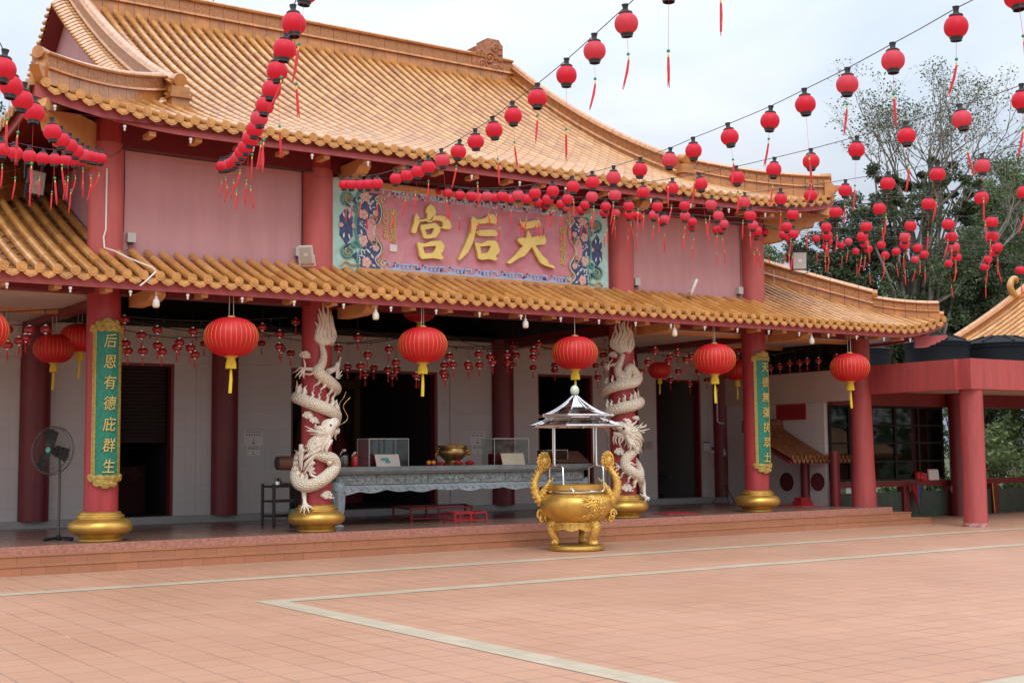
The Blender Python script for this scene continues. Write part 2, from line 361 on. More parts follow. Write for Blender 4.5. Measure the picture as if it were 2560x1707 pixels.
STRINGS={"s1":[[-3.733,-10.313,3.493],[-3.53,-9.644,3.582],[-3.335,-9.124,3.639],[-3.089,-8.44,3.736],[-2.657,-7.318,3.882],[-2.387,-6.58,4.001],[-2.1,-5.793,4.145],[-1.842,-5.093,4.266],[-1.554,-4.309,4.418],[-1.258,-3.51,4.588],[-0.956,-2.709,4.767],[-0.648,-1.924,4.947]],"s2":[[-2.588,-5.193,4.162],[-2.331,-4.641,4.271],[-2.031,-3.996,4.4],[-1.731,-3.352,4.539],[-1.428,-2.702,4.688],[-1.135,-2.072,4.835],[-0.858,-1.477,4.974],[-0.625,-0.977,5.088]],"s3":[[-2.429,-11.791,3.783],[-2.158,-11.042,3.851],[-1.897,-10.324,3.922],[-1.681,-9.711,3.96],[-1.463,-9.11,3.996],[-1.259,-8.51,4.036],[-1.043,-7.889,4.096],[-0.837,-7.305,4.151],[-0.633,-6.716,4.21],[-0.409,-6.066,4.288],[-0.2,-5.459,4.377],[0.003,-4.874,4.464],[0.207,-4.281,4.56],[0.409,-3.683,4.672],[0.601,-3.081,4.79],[0.788,-2.485,4.911],[0.968,-1.903,5.038]],"s4":[[2.937,-1.643,5.049],[2.781,-2.168,4.937],[2.584,-2.829,4.798],[2.43,-3.348,4.694],[2.262,-3.909,4.584],[1.948,-4.961,4.421],[1.78,-5.526,4.339],[1.624,-6.048,4.268],[1.487,-6.505,4.216],[1.312,-7.089,4.156],[1.131,-7.692,4.104],[0.953,-8.288,4.061],[0.78,-8.864,4.024],[0.616,-9.41,4.011],[0.428,-10.035,3.988],[0.229,-10.697,3.981],[0.058,-11.265,3.988],[-0.114,-11.834,3.996],[-0.312,-12.493,3.995],[-0.5,-13.118,3.982]],"s5":[[4.886,-1.323,5.181],[4.69,-1.986,5.016],[4.514,-2.583,4.882],[4.289,-3.344,4.724],[4.081,-4.047,4.584],[3.888,-4.698,4.466],[3.694,-5.354,4.358],[3.505,-5.991,4.257],[3.306,-6.658,4.17],[3.131,-7.249,4.094],[2.957,-7.834,4.025],[2.757,-8.507,3.96],[2.553,-9.191,3.897],[2.404,-9.691,3.872],[2.199,-10.377,3.829],[1.998,-11.053,3.794],[1.838,-11.587,3.784],[1.669,-12.152,3.776],[1.504,-12.703,3.782],[1.306,-13.365,3.796]],"s5b":[[1.338,-13.786,3.872],[0.845,-14.507,3.741]],"s6":[[5.393,-0.124,5.458],[5.067,-1.903,5.036],[4.949,-2.541,4.91],[4.843,-3.117,4.785],[4.74,-3.674,4.681],[4.615,-4.349,4.543],[4.506,-4.94,4.437],[4.38,-5.617,4.341],[4.268,-6.218,4.247],[4.142,-6.897,4.151],[4.021,-7.544,4.071],[3.912,-8.128,4.007],[3.784,-8.814,3.937],[3.664,-9.452,3.887],[3.554,-10.041,3.843],[3.431,-10.693,3.807],[3.308,-11.343,3.779],[3.187,-11.987,3.763],[3.068,-12.612,3.755]],"s7":[[6.733,-1.122,5.258],[6.611,-1.924,5.082],[6.489,-2.715,4.927],[6.392,-3.346,4.787],[6.29,-4.008,4.674],[6.173,-4.771,4.532],[6.067,-5.454,4.42],[5.972,-6.067,4.324],[5.861,-6.786,4.226],[5.747,-7.515,4.136],[5.66,-8.071,4.075],[5.567,-8.669,4.019],[5.461,-9.345,3.963],[5.346,-10.072,3.914],[5.253,-10.668,3.876]],"s8":[[7.441,-0.34,5.394],[7.356,-1.037,5.237],[7.293,-1.561,5.117],[7.206,-2.277,4.949],[7.117,-3.002,4.787],[7.033,-3.685,4.667],[6.934,-4.485,4.516],[6.836,-5.279,4.387],[6.749,-5.985,4.267],[6.642,-6.849,4.137],[6.542,-7.651,4.031],[6.449,-8.393,3.946],[6.352,-9.164,3.864],[6.257,-9.917,3.794],[6.187,-10.477,3.748]],"s9":[[8.394,-1.091,5.241],[8.371,-1.683,5.11],[8.342,-2.41,4.925],[8.314,-3.111,4.77],[8.283,-3.856,4.621],[8.256,-4.509,4.499],[8.226,-5.211,4.369],[8.193,-5.993,4.241],[8.161,-6.725,4.135],[8.128,-7.483,4.03],[8.102,-8.084,3.955],[8.073,-8.732,3.882]],"s10":[[8.974,-0.75,5.333],[8.947,-1.037,5.235],[8.884,-1.713,5.055],[8.804,-2.555,4.832],[8.731,-3.319,4.667],[8.647,-4.192,4.493],[8.568,-5.015,4.318],[8.499,-5.726,4.188],[8.432,-6.423,4.066],[8.355,-7.206,3.94],[8.279,-7.987,3.823],[8.216,-8.631,3.734]],"s11":[[10.257,-1.589,5.044],[10.28,-2.534,4.823],[10.292,-3.153,4.734],[10.315,-4.092,4.489],[10.331,-4.829,4.357],[10.347,-5.582,4.23],[10.366,-6.455,4.078],[10.38,-7.156,3.977]],"s12":[[12.609,-0.42,5.386],[12.44,-1.193,5.141],[12.183,-2.362,4.796],[11.923,-3.533,4.571],[11.843,-3.886,4.585],[11.643,-4.789,4.394],[11.457,-5.627,4.224],[11.268,-6.477,4.07]],"s13":[[12.533,-1.799,5.051],[12.754,-2.372,4.928],[13.005,-2.992,4.619],[13.073,-3.182,4.663],[13.251,-3.643,4.563],[13.454,-4.172,4.46],[13.638,-4.654,4.378],[13.832,-5.134,4.148]],"s14":[[14.339,-0.784,5.211],[14.326,-1.167,5.036],[14.264,-2.632,4.687],[14.232,-3.402,4.506],[14.198,-4.185,4.344]]}
INDOOR=[[-0.929,1.566,3.043],[-1.188,0.45,2.718],[-1.036,0.45,2.784],[-0.951,0.45,2.829],[-0.896,0.45,2.945],[-0.676,0.45,2.961],[0.437,0.45,3.16],[0.508,0.616,2.821],[0.543,0.603,2.715],[0.692,0.45,2.941],[0.725,0.481,2.706],[0.924,0.45,3.027],[0.934,0.45,2.794],[1.002,0.45,2.708],[1.266,0.45,2.857],[1.25,0.513,2.779],[1.474,0.45,3.026],[1.437,0.45,2.775],[1.505,0.45,2.677],[2.587,0.45,3.145],[3.152,0.45,3.258],[2.878,0.45,3.051],[2.875,0.45,2.853],[3.196,1.1,2.872],[3.465,1.324,2.83],[2.803,3.479,3.123],[3.973,3.7,3.192],[3.894,0.45,2.865],[4.898,2.104,2.7],[4.247,0.45,3.056],[4.241,0.45,3.056],[4.421,0.45,2.777],[4.814,0.45,2.886],[4.943,0.45,2.666],[6.172,2.627,2.726],[4.291,0.45,2.591],[5.245,2.104,2.57],[5.633,2.514,2.726],[5.147,1.091,2.591],[6.11,2.682,2.612],[5.548,0.83,2.489],[6.509,2.414,2.582],[5.973,0.45,2.807],[6.046,0.45,2.671],[5.937,0.548,2.662],[5.928,0.568,2.536],[6.414,1.316,2.532],[6.346,0.45,2.68],[6.756,1.07,2.677],[6.561,0.45,2.862],[6.58,0.45,2.676],[6.798,0.45,2.824],[6.853,0.45,2.737],[7.155,0.45,2.876],[7.477,0.911,2.797],[8.633,2.446,3.227],[7.597,0.818,2.905],[9.243,3.398,2.948],[7.919,0.58,3.097],[7.72,0.45,2.97],[7.712,0.45,2.855],[8.971,2.261,2.812],[9.316,2.023,2.852],[9.572,2.377,2.786],[9.29,0.45,2.944],[10.107,1.485,2.867],[10.648,2.45,2.911],[9.762,1.245,2.589],[10.521,0.45,3.066],[10.335,0.45,2.847],[11.06,1.512,2.754],[11.078,0.45,3.056],[10.885,0.45,2.969],[10.843,0.45,2.883],[11.296,0.45,2.926],[11.419,0.45,2.991],[12.156,1.662,2.792],[12.547,2.36,2.667],[13.443,2.765,2.623],[13.024,2.019,2.837],[14.799,3.7,2.791],[12.673,0.45,3.144],[12.691,3.7,3.11],[15.2,2.076,2.973],[15.2,1.8,2.987],[15.2,1.508,3.037],[15.2,1.22,3.035],[15.2,1.005,3.057],[15.2,0.688,3.045],[15.2,0.193,3.086]]
BIG=[[-1.905,-1.05,2.767],[1.475,-1.05,2.825],[4.583,-1.05,2.832],[7.507,-1.05,2.812],[10.634,-1.05,2.811],[14.187,-1.05,2.763]]
BIGIN=[[-0.15,2.0,2.819],[0.239,2.0,3.001],[6.295,2.0,3.762],[11.949,2.0,2.827],[14.115,2.0,2.892]]
CHARS={"gong":[[[[5.219,5.227],[5.288,5.2],[5.33,5.112],[5.315,5.046],[5.276,5.022],[5.259,4.973],[5.182,4.946],[5.16,4.994],[5.171,5.052],[5.144,5.094],[5.153,5.156]]],[[[4.96,5.046],[5.021,4.986],[5.01,4.944],[5.09,4.964],[5.148,4.983],[5.189,4.953],[5.241,4.986],[5.276,5.036],[5.404,5.058],[5.51,5.044],[5.587,4.983],[5.629,4.895],[5.603,4.848],[5.52,4.84],[5.422,4.852],[5.464,4.901],[5.46,4.945],[5.408,4.969],[5.334,4.974],[5.275,4.959],[5.229,4.928],[5.182,4.924],[5.148,4.943],[5.028,4.918],[4.991,4.858],[4.963,4.755],[4.929,4.716],[4.876,4.727],[4.872,4.767],[4.918,4.891],[4.93,4.993]]],[[[5.044,4.863],[5.124,4.886],[5.217,4.905],[5.31,4.923],[5.415,4.855],[5.403,4.793],[5.332,4.686],[5.169,4.652],[5.1,4.656],[5.066,4.744],[5.037,4.812]],[[5.119,4.795],[5.282,4.839],[5.286,4.813],[5.251,4.739],[5.163,4.712],[5.138,4.75]]],[[[4.985,4.576],[5.123,4.567],[5.239,4.617],[5.425,4.643],[5.49,4.557],[5.459,4.463],[5.424,4.429],[5.47,4.362],[5.435,4.329],[5.284,4.342],[5.064,4.311],[5.019,4.358],[5.003,4.457],[4.98,4.535]],[[5.081,4.509],[5.32,4.549],[5.331,4.534],[5.296,4.454],[5.238,4.421],[5.115,4.407],[5.097,4.444]]]],"hou":[[[[6.035,5.097],[6.084,5.085],[6.132,5.054],[6.266,5.087],[6.39,5.172],[6.476,5.17],[6.525,5.091],[6.512,5.016],[6.364,5.023],[6.29,5.006],[6.156,4.984],[6.114,4.938],[6.094,4.833],[6.031,4.642],[5.946,4.491],[5.837,4.39],[5.765,4.337],[5.758,4.363],[5.826,4.492],[5.899,4.631],[5.972,4.792],[6.01,4.95],[6.027,5.034]]],[[[6.106,4.844],[6.155,4.88],[6.412,4.913],[6.498,4.91],[6.54,4.841],[6.497,4.81],[6.227,4.787],[6.154,4.793]]],[[[6.08,4.666],[6.213,4.657],[6.336,4.719],[6.484,4.731],[6.538,4.683],[6.582,4.561],[6.556,4.528],[6.494,4.471],[6.53,4.422],[6.493,4.392],[6.358,4.409],[6.211,4.383],[6.15,4.399],[6.127,4.505],[6.087,4.626]],[[6.184,4.603],[6.372,4.639],[6.404,4.627],[6.359,4.533],[6.31,4.503],[6.205,4.49]]]],"tian":[[[[7.01,5.093],[7.168,5.118],[7.323,5.158],[7.413,5.152],[7.438,5.079],[7.399,5.043],[7.27,5.021],[7.115,4.982],[7.065,5.013]]],[[[7.153,4.968],[7.196,4.933],[7.242,4.848],[7.371,4.891],[7.501,4.913],[7.547,4.831],[7.512,4.753],[7.369,4.73],[7.317,4.716],[7.367,4.645],[7.47,4.546],[7.56,4.489],[7.598,4.417],[7.702,4.392],[7.733,4.341],[7.623,4.365],[7.519,4.379],[7.416,4.425],[7.34,4.536],[7.277,4.638],[7.239,4.688],[7.174,4.608],[7.084,4.516],[6.982,4.477],[6.779,4.357],[6.729,4.368],[6.754,4.407],[6.881,4.501],[6.983,4.614],[7.061,4.695],[7.01,4.712],[6.947,4.77],[6.948,4.802],[7.037,4.83],[7.126,4.827],[7.145,4.903]]]]}
# ================================================================ SETTING
GZ = -0.33
def sheet(name, x0, x1, y0, y1, z, mat, nx=1, ny=1):
    b = MB()
    for i in range(nx):
        for j in range(ny):
            xa, xb = lerp(x0, x1, i / nx), lerp(x0, x1, (i + 1) / nx); ya, yb = lerp(y0, y1, j / ny), lerp(y0, y1, (j + 1) / ny)
            b.quad((xa, ya, z), (xb, ya, z), (xb, yb, z), (xa, yb, z))
    return tag(b.build(name, mat, smooth=0), kind='structure')
m_earth = M("grassy_earth", (0.05, 0.075, 0.025), 0.9, var=0.4, vs=0.6, col2=(0.09, 0.10, 0.04))
sheet('ground', -700, 900, -600, 1400, GZ - 0.9, m_earth)
pav = MB(); pav.box(-40, 30, -45, 4.0, GZ - 0.9, GZ); tag(pav.build('courtyard_paving', m_ground, smooth=0), kind='structure')
def stripe(x0, x1, y0, y1): sheet('paving_stripe', x0, x1, y0, y1, GZ + 0.004, m_stripe)
stripe(-40, 30, -3.47, -3.19); stripe(-0.13, 30, -5.99, -5.73); stripe(-0.13, 0.13, -13.1, -5.99); stripe(-0.13, 30, -13.38, -13.1)
# ================================================================ TEMPLE
XC = [0.0, 3.3, 9.346, 12.646, 15.684]
temple = thing('temple_hall', 'big two-tiered temple hall with amber tiled roofs, red columns and pink upper walls', 'temple', (6.3, 0, 0))
def part(mb, name, mat, parent=temple, smooth=35): return mb.build(name, mat, parent, smooth)
# platform and steps
b = MB(); b.box(-6.5, 15.9, -0.49, 13, GZ, -0.004); b.box(-6.5, 15.9, -0.5, -0.49, GZ, -0.115); plat = part(b, 'platform', m_nosing, smooth=0)
b = MB(); b.quad((-6.5, -0.42, 0), (15.9, -0.42, 0), (15.9, 13, 0), (-6.5, 13, 0)); part(b, 'floor_tiles', m_floor, plat, 0)
b = MB()
b.box(-6.5, 15.9, -0.535, -0.42, -0.112, 0.002); part(b, 'platform_nosing', m_nosing, plat, 0)
for k, (y, z, xe) in enumerate(((-0.78, -0.11, 16.17), (-1.05, -0.22, 16.44))):
    b = MB(); b.box(-6.5, xe, y, -0.5 if k == 0 else -0.77, GZ + 0.001, z); b.box(15.9 if k == 0 else 16.17, xe, -0.5 if k == 0 else -0.77, 3.5, GZ + 0.001, z - 0.001)
    st = part(b, 'step', m_riserz, plat, 0)
    b = MB(); b.box(-6.5, xe + 0.012, y - 0.012, -0.5 if k == 0 else -0.77, z, z + 0.012); b.box(15.9, xe + 0.012, -0.5, 3.5, z, z + 0.0115); part(b, 'step_tread', m_riser, st, 0)
# columns
RC = 0.232
col_bm = MB(); col_bm.lathe([(RC, 0.0), (RC, 5.92)], n=32)
base_bm = MB(); base_bm.lathe([(0.295, 0), (0.305, 0.012), (0.305, 0.035), (0.285, 0.05), (0.275, 0.065), (0.30, 0.085), (0.365, 0.105), (0.415, 0.14), (0.435, 0.185), (0.435, 0.215), (0.415, 0.26), (0.365, 0.298), (0.315, 0.318), (0.312, 0.33), (0.322, 0.342), (0.318, 0.362), (0.285, 0.372), (0.282, 0.395), (0.268, 0.408), (0.24, 0.412)], n=40)
c0 = None
for i, x in enumerate(XC[:4]):
    if c0 is None:
        c0 = col_bm.build('column', m_col, temple); bs0 = base_bm.build('column_base', m_gold, c0); c = c0
    else: c = copy_tree(c0, temple); 
    c.matrix_parent_inverse = Matrix.Translation((-6.3, 0, 0)); c.location = (x, 0, 0)
b = MB(); b.lathe([(0.255, 0), (0.225, 1.0), (0.20, 3.45)], (XC[4], 0, 0), 28); part(b, 'column', m_walk)
# faded upper length of the columns stands proud of the lower roof
for x in XC[:4]:
    b = MB(); b.lathe([(RC + 0.012, 3.75), (RC + 0.012, 5.6)], (x, 0, 0), 32); part(b, 'upper_column', m_ucol)
# upper walls
for xa, xb in ((0, 3.3), (3.3, 9.346), (9.346, 12.646)):
    b = MB(); b.box(xa + 0.19, xb - 0.19, 0.02, 0.14, 3.6, 5.56); part(b, 'upper_wall', m_pink, smooth=0)
b = MB(); b.box(0.0, 0.12, 0.14, 12.9, 3.6, 5.56); part(b, 'upper_wall', m_pink, smooth=0)
b = MB(); b.box(12.53, 12.646, 0.14, 12.9, 3.6, 5.56); part(b, 'upper_wall', m_pink, smooth=0)
b = MB(); b.box(0.1, 12.5, 12.9, 13.0, 0, 5.56); part(b, 'back_wall', m_pink, smooth=0)
b = MB(); b.box(-0.17, 12.82, -0.17, 0.17, 5.55, 5.98); b.box(-0.17, 0.17, 0.17, 13, 5.55, 5.98); b.box(12.48, 12.82, 0.17, 13, 5.55, 5.98); part(b, 'upper_beam', m_darkred, smooth=0)
# porch beams and ceilings
b = MB(); b.box(-4, 15.684, -0.15, 0.15, 3.45, 3.72); b.box(XC[4] - 0.14, XC[4] + 0.14, 0.15, 4.1, 3.45, 3.72); part(b, 'porch_beam', m_darkred, smooth=0)
b = MB(); b.box(-4, -0.05, 0.15, 4.1, 3.42, 3.46); part(b, 'porch_ceiling', m_cream, smooth=0)
b = MB(); b.box(9.45, 15.6, 0.15, 4.1, 3.42, 3.46); part(b, 'porch_ceiling', m_cream, smooth=0)
for xa, xb in ((-0.1, 0.06), (9.36, 9.52), (12.55, 12.72)): b = MB(); b.box(xa, xb, 0.15, 4.1, 3.3, 3.5); part(b, 'cross_beam', m_darkred, smooth=0)
for xa, xb, ya, yb in ((9.52, 12.55, 0.16, 0.30), (12.72, 15.5, 0.16, 0.30), (9.52, 12.55, 3.9, 4.0), (-4, -0.1, 2.0, 2.12), (12.72, 15.5, 2.0, 2.1)): b = MB(); b.box(xa, xb, ya, yb, 3.36, 3.42); part(b, 'ceiling_moulding', m_orange, smooth=0)
b = MB()   # roof void over the middle bays, its darkness painted as near-black walls
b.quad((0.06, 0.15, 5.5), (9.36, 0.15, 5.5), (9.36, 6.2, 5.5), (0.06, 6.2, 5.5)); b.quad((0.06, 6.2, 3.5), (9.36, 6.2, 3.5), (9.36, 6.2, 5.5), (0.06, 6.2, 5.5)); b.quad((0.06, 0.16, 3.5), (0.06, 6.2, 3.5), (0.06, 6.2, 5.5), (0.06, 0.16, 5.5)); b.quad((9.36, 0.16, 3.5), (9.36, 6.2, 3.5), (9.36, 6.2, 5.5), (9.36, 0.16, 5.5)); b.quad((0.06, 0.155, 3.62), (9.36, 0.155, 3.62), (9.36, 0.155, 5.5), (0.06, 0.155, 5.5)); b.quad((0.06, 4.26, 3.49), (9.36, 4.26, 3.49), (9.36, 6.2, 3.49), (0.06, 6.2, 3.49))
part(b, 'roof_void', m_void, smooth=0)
# inner wall with doorways
WY = 4.1
DO = [(1.5, 2.5, 2.80), (4.74, 7.92, 2.80), (10.38, 11.84, 2.83), (13.62, 14.96, 2.80)]
rect = lambda a, c, d, e: [(a, d), (c, d), (c, e), (a, e)]
b = MB()
xs = -4.0
for (a, c, h) in DO:
    b.box(xs, a, WY, WY + 0.16, 0.13, 3.5); b.box(a, c, WY, WY + 0.16, h, 3.5); xs = c
b.box(xs, 15.6, WY, WY + 0.16, 0.13, 3.5)
inner = part(b, 'inner_wall', m_inwall, smooth=0)
b = MB()
for xa, xb in ((-4, 15.6),): b.box(xa, xb, WY - 0.03, WY, 2.83, 3.5)
part(b, 'lintel_band', m_inwall, inner, 0)
for xa, xb in ((-0.9, -0.14), (2.9, 3.18), (3.68, 4.34), (8.2, 9.2), (9.7, 10.02), (12.2, 13.2), (15.15, 15.5)):
    b = MB(); b.box(xa, xb, WY - 0.028, WY, 0.13, 2.825); part(b, 'pilaster', m_inwall, inner, 0)
m_plinth = tile_mat("grey_plinth", (0.36, 0.35, 0.35), (0.6, 3), 0.003, (0.2, 0.19, 0.19), 'XZ', 0.04, 0.4)
b = MB(); b.box(-4, 15.5, WY - 0.10, WY + 0.3, 0.0, 0.128); part(b, 'wall_plinth', m_plinth, inner, 0)
for x in (0.11, 3.42, 9.44, 12.75, 15.8 - 0.02):
    b = MB(); b.lathe([(0.24, 0.125), (0.24, 3.5)], (x if x < 15 else 15.55, WY - 0.05, 0), 24); part(b, 'inner_column', m_darkred, inner)
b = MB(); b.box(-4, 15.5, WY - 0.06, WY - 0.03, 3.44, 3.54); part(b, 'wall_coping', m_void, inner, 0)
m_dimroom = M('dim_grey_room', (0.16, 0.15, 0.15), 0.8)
for k, (a, c, h) in enumerate(DO):
    b = MB(); w = 0.05
    b.box(a, a + w, WY + 0.03, WY + 0.2, 0.13, h); b.box(c - w, c, WY + 0.03, WY + 0.2, 0.13, h); b.box(a + w, c - w, WY + 0.03, WY + 0.2, h - 0.05, h)
    fr = part(b, 'door_frame', m_darkred, inner, 0)
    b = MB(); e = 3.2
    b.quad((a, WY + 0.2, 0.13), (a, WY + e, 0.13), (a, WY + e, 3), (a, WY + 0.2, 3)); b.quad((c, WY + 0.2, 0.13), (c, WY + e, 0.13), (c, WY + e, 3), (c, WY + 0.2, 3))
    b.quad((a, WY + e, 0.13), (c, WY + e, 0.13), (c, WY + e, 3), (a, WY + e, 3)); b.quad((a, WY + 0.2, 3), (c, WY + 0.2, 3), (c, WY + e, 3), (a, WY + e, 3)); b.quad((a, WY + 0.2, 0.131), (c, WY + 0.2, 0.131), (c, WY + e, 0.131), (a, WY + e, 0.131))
    part(b, 'dark_room', m_void if k < 3 else m_dimroom, inner, 0)  # lack of light indoors is painted into the room's wall colour
m_shut = M("dark_shutter", (0.035, 0.025, 0.025), 0.5)
b = MB()
for k in range(22): b.lathe([(0.03, 1.56), (0.03, 2.44)], (0, 0, 0), 8) if False else b.tube([(1.56, WY + 0.28, 2.74 - k * 0.062), (2.44, WY + 0.28, 2.74 - k * 0.062)], 0.032, 6)
part(b, 'roller_shutter', m_shut, inner)
# right end wall of the porch (faces the court's left), windows over it, moon windows in it
XW = 15.5
b = MB(); b.box(XW, XW + 0.12, 0.86, WY, 0, 2.19); ew = part(b, 'end_wall', m_inwally, smooth=0)
b = MB(); b.box(XW - 0.03, XW + 0.15, 0.13, WY, 2.19, 2.84); part(b, 'end_wall_band', m_cream, ew, 0)
b = MB(); b.box(XW, XW + 0.1, 0.13, WY, 2.84, 2.90); b.box(XW, XW + 0.1, 0.13, WY, 3.36, 3.42)
for y in (0.16, 0.88, 1.6, 2.35, 3.1, 3.9): b.box(XW, XW + 0.1, y, y + 0.06, 2.9, 3.36)
cw = part(b, 'clerestory_frame', m_frame_d, ew, 0)
b = MB(); b.box(XW + 0.04, XW + 0.05, 0.2, WY, 2.9, 3.36); part(b, 'clerestory_glass', m_winglass, ew, 0)
def moon(y, z, r):
    b = MB(); b.cur = 0; n = 24
    b.prism([[(r * cos(2 * pi * k / n), r * 1.0 * sin(2 * pi * k / n)) for k in range(n)]], (XW - 0.012, y, z), (0, 1, 0), (0, 0, 1), (0.012, 0, 0))
    w = part(b, 'moon_window', m_darkred, ew, 0)
    b = MB(); b.tube([(XW - 0.012, y + r * cos(2 * pi * k / n), z + r * sin(2 * pi * k / n)) for k in range(n + 1)], 0.012, 5)
    for k in range(-2, 3): h = sqrt(max(0, r * r - (k * r / 3) ** 2)); b.tube([(XW - 0.015, y + k * r / 3, z - h), (XW - 0.015, y + k * r / 3, z + h)], 0.006, 4)
    part(b, 'lattice', m_void, ew)
moon(1.98, 0.49, 0.19); moon(1.08, 0.50, 0.18)
for y in (1.40, 0.56):
    b = MB(); b.lathe([(0.10, 0), (0.10, 1.15)], (XW - 0.04, y, 0), 16); part(b, 'small_red_post', m_darkred, ew)
# ---------------------------------------------------------------- tiled roofs
SP = 0.2262; BR = 0.060
def slope_rows(bar, pan, cap, drip, path_of, lat, n_rows, eave_out, seg=0.27, br=BR, ends=True):
    """path_of(i) -> list of points from eave to top for row i (already at the barrel axis); pan rows lie between neighbours"""
    lat = Vector(lat); eo = Vector(eave_out)
    paths = [path_of(i) for i in range(n_rows)]
    for i, P in enumerate(paths):
        if P is None or len(P) < 2: continue
        N8 = 8
        for k in range(len(P) - 1):
            a, c = Vector(P[k]), Vector(P[k + 1]); t = (c - a).normalized(); nn = lat.cross(t)
            if nn.z < 0: nn = -nn
            vs = []
            for (p, r) in ((a, br * 1.015), (c, br * 0.955)):
                for j in range(N8 + 1):
                    an = -0.42 + (pi + 0.84) * j / N8; vs.append(p + lat * (cos(an) * r) + nn * (sin(an) * r))
            fs = [(j, j + 1, N8 + 1 + j + 1, N8 + 1 + j) for j in range(N8)]
            fs.append(tuple(range(N8 + 1)))
            bar._add(vs, fs)
        if i + 1 < len(paths) and paths[i + 1] is not None:
            Q = paths[i + 1]; m = min(len(P), len(Q))
            for k in range(m - 1):
                a0, a1, c0_, c1 = Vector(P[k]), Vector(P[k + 1]), Vector(Q[k]), Vector(Q[k + 1])
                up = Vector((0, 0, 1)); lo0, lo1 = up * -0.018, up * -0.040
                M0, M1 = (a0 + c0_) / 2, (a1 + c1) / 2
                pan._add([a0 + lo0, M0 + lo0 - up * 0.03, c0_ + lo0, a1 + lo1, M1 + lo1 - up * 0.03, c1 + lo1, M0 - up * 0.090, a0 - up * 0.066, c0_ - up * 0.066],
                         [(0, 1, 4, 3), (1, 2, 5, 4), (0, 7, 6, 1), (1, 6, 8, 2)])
        if ends:
            p = Vector(P[0]); n = 14
            cap.prism([[(br * 1.1 * cos(2 * pi * k / n), br * 1.1 * sin(2 * pi * k / n)) for k in range(n)]], p + eo * 0.030, lat, (0, 0, 1), eo * 0.014)
            cap.prism([[(br * 0.62 * cos(2 * pi * k / n), br * 0.62 * sin(2 * pi * k / n)) for k in range(n)]], p + eo * 0.044, lat, (0, 0, 1), eo * 0.006)
    if ends:
        w = SP * 0.42
        shape = [(-w, -0.005), (-w * 1.04, -0.035), (-w * 0.98, -0.066), (-w * 0.80, -0.092), (-w * 0.5, -0.110), (-w * 0.2, -0.119), (0, -0.130), (w * 0.2, -0.119), (w * 0.5, -0.110), (w * 0.80, -0.092), (w * 0.98, -0.066), (w * 1.04, -0.035), (w, -0.005), (w * 0.5, -0.030), (0, -0.038), (-w * 0.5, -0.030)]
        inn = [(x * 0.72, -0.068 + (y + 0.068) * 0.62) for x, y in shape]
        for i in range(n_rows - 1):
            P, Q = paths[i], paths[i + 1]
            if P is None or Q is None: continue
            m = (Vector(P[0]) + Vector(Q[0])) / 2 + Vector((0, 0, 0.0)); l2 = (Vector(Q[0]) - Vector(P[0])).normalized()
            dn = Vector((0, 0, 1)); ti = (eo * 0.022)
            drip.prism([shape], m + ti * 0.4, l2, dn - eo * 0.12, eo * 0.014)
            drip.prism([inn], m + ti * 0.4 + eo * 0.014, l2, dn - eo * 0.12, eo * 0.006)
def resamp(fn, u0, u1, seg):
    n = max(1, int(round((u1 - u0) / seg))); return [fn(u0 + (u1 - u0) * k / n) for k in range(n + 1)]
def ridge_run(parts, path, h, w, capr, seg=0.30, gap=0.004, base=0.3):
    """ridge built of butted glazed blocks: plain course, carved frieze, rounded cap; path = points along the roof surface"""
    P = [Vector(p) for p in path]; L = [0.0]
    for i in range(len(P) - 1): L.append(L[-1] + (P[i + 1] - P[i]).length)
    def at(s):
        for i in range(len(P) - 1):
            if s <= L[i + 1] + 1e-9: return P[i].lerp(P[i + 1], (s - L[i]) / max(1e-9, L[i + 1] - L[i]))
        return P[-1]
    n = max(1, int(round(L[-1] / seg))); up = Vector((0, 0, 1))
    for k in range(n):
        a, c = at(L[-1] * k / n), at(L[-1] * (k + 1) / n); t = (c - a).normalized(); side = Vector((t.y, -t.x, 0)).normalized()
        a2, c2 = a + t * gap, c - t * gap
        def blk(mb, z0, z1, w0, w1):
            mb._add([p + side * s_ * ww + up * z for p in (a2, c2) for z, ww in ((z0, w0), (z1, w1)) for s_ in (-1, 1)],
                    [(0, 1, 3, 2), (4, 6, 7, 5), (0, 4, 5, 1), (2, 3, 7, 6), (0, 2, 6, 4), (1, 5, 7, 3)])
        blk(parts[0], -0.10, h * base, w * 0.62, w * 0.56); blk(parts[0], h * base, h * (base + 0.1), w * 0.74, w * 0.62)
        blk(parts[1], h * (base + 0.1), h * 0.86, w * 0.48, w * 0.48); blk(parts[0], h * 0.86, h * 0.93, w * 0.62, w * 0.66)
        parts[2].tube([a2 + up * (h * 0.93), c2 + up * (h * 0.93)], capr, 10)
def ridge_parts(): return (MB(), MB(), MB())
def finish_ridge(rp, name, parent):
    mb = MB()
    for k in range(3): mb.cur = k; mb._add(rp[k].v, rp[k].f)
    mb.build(name, [m_ridge, m_frieze, m_ridgecap], parent, 35); return parent
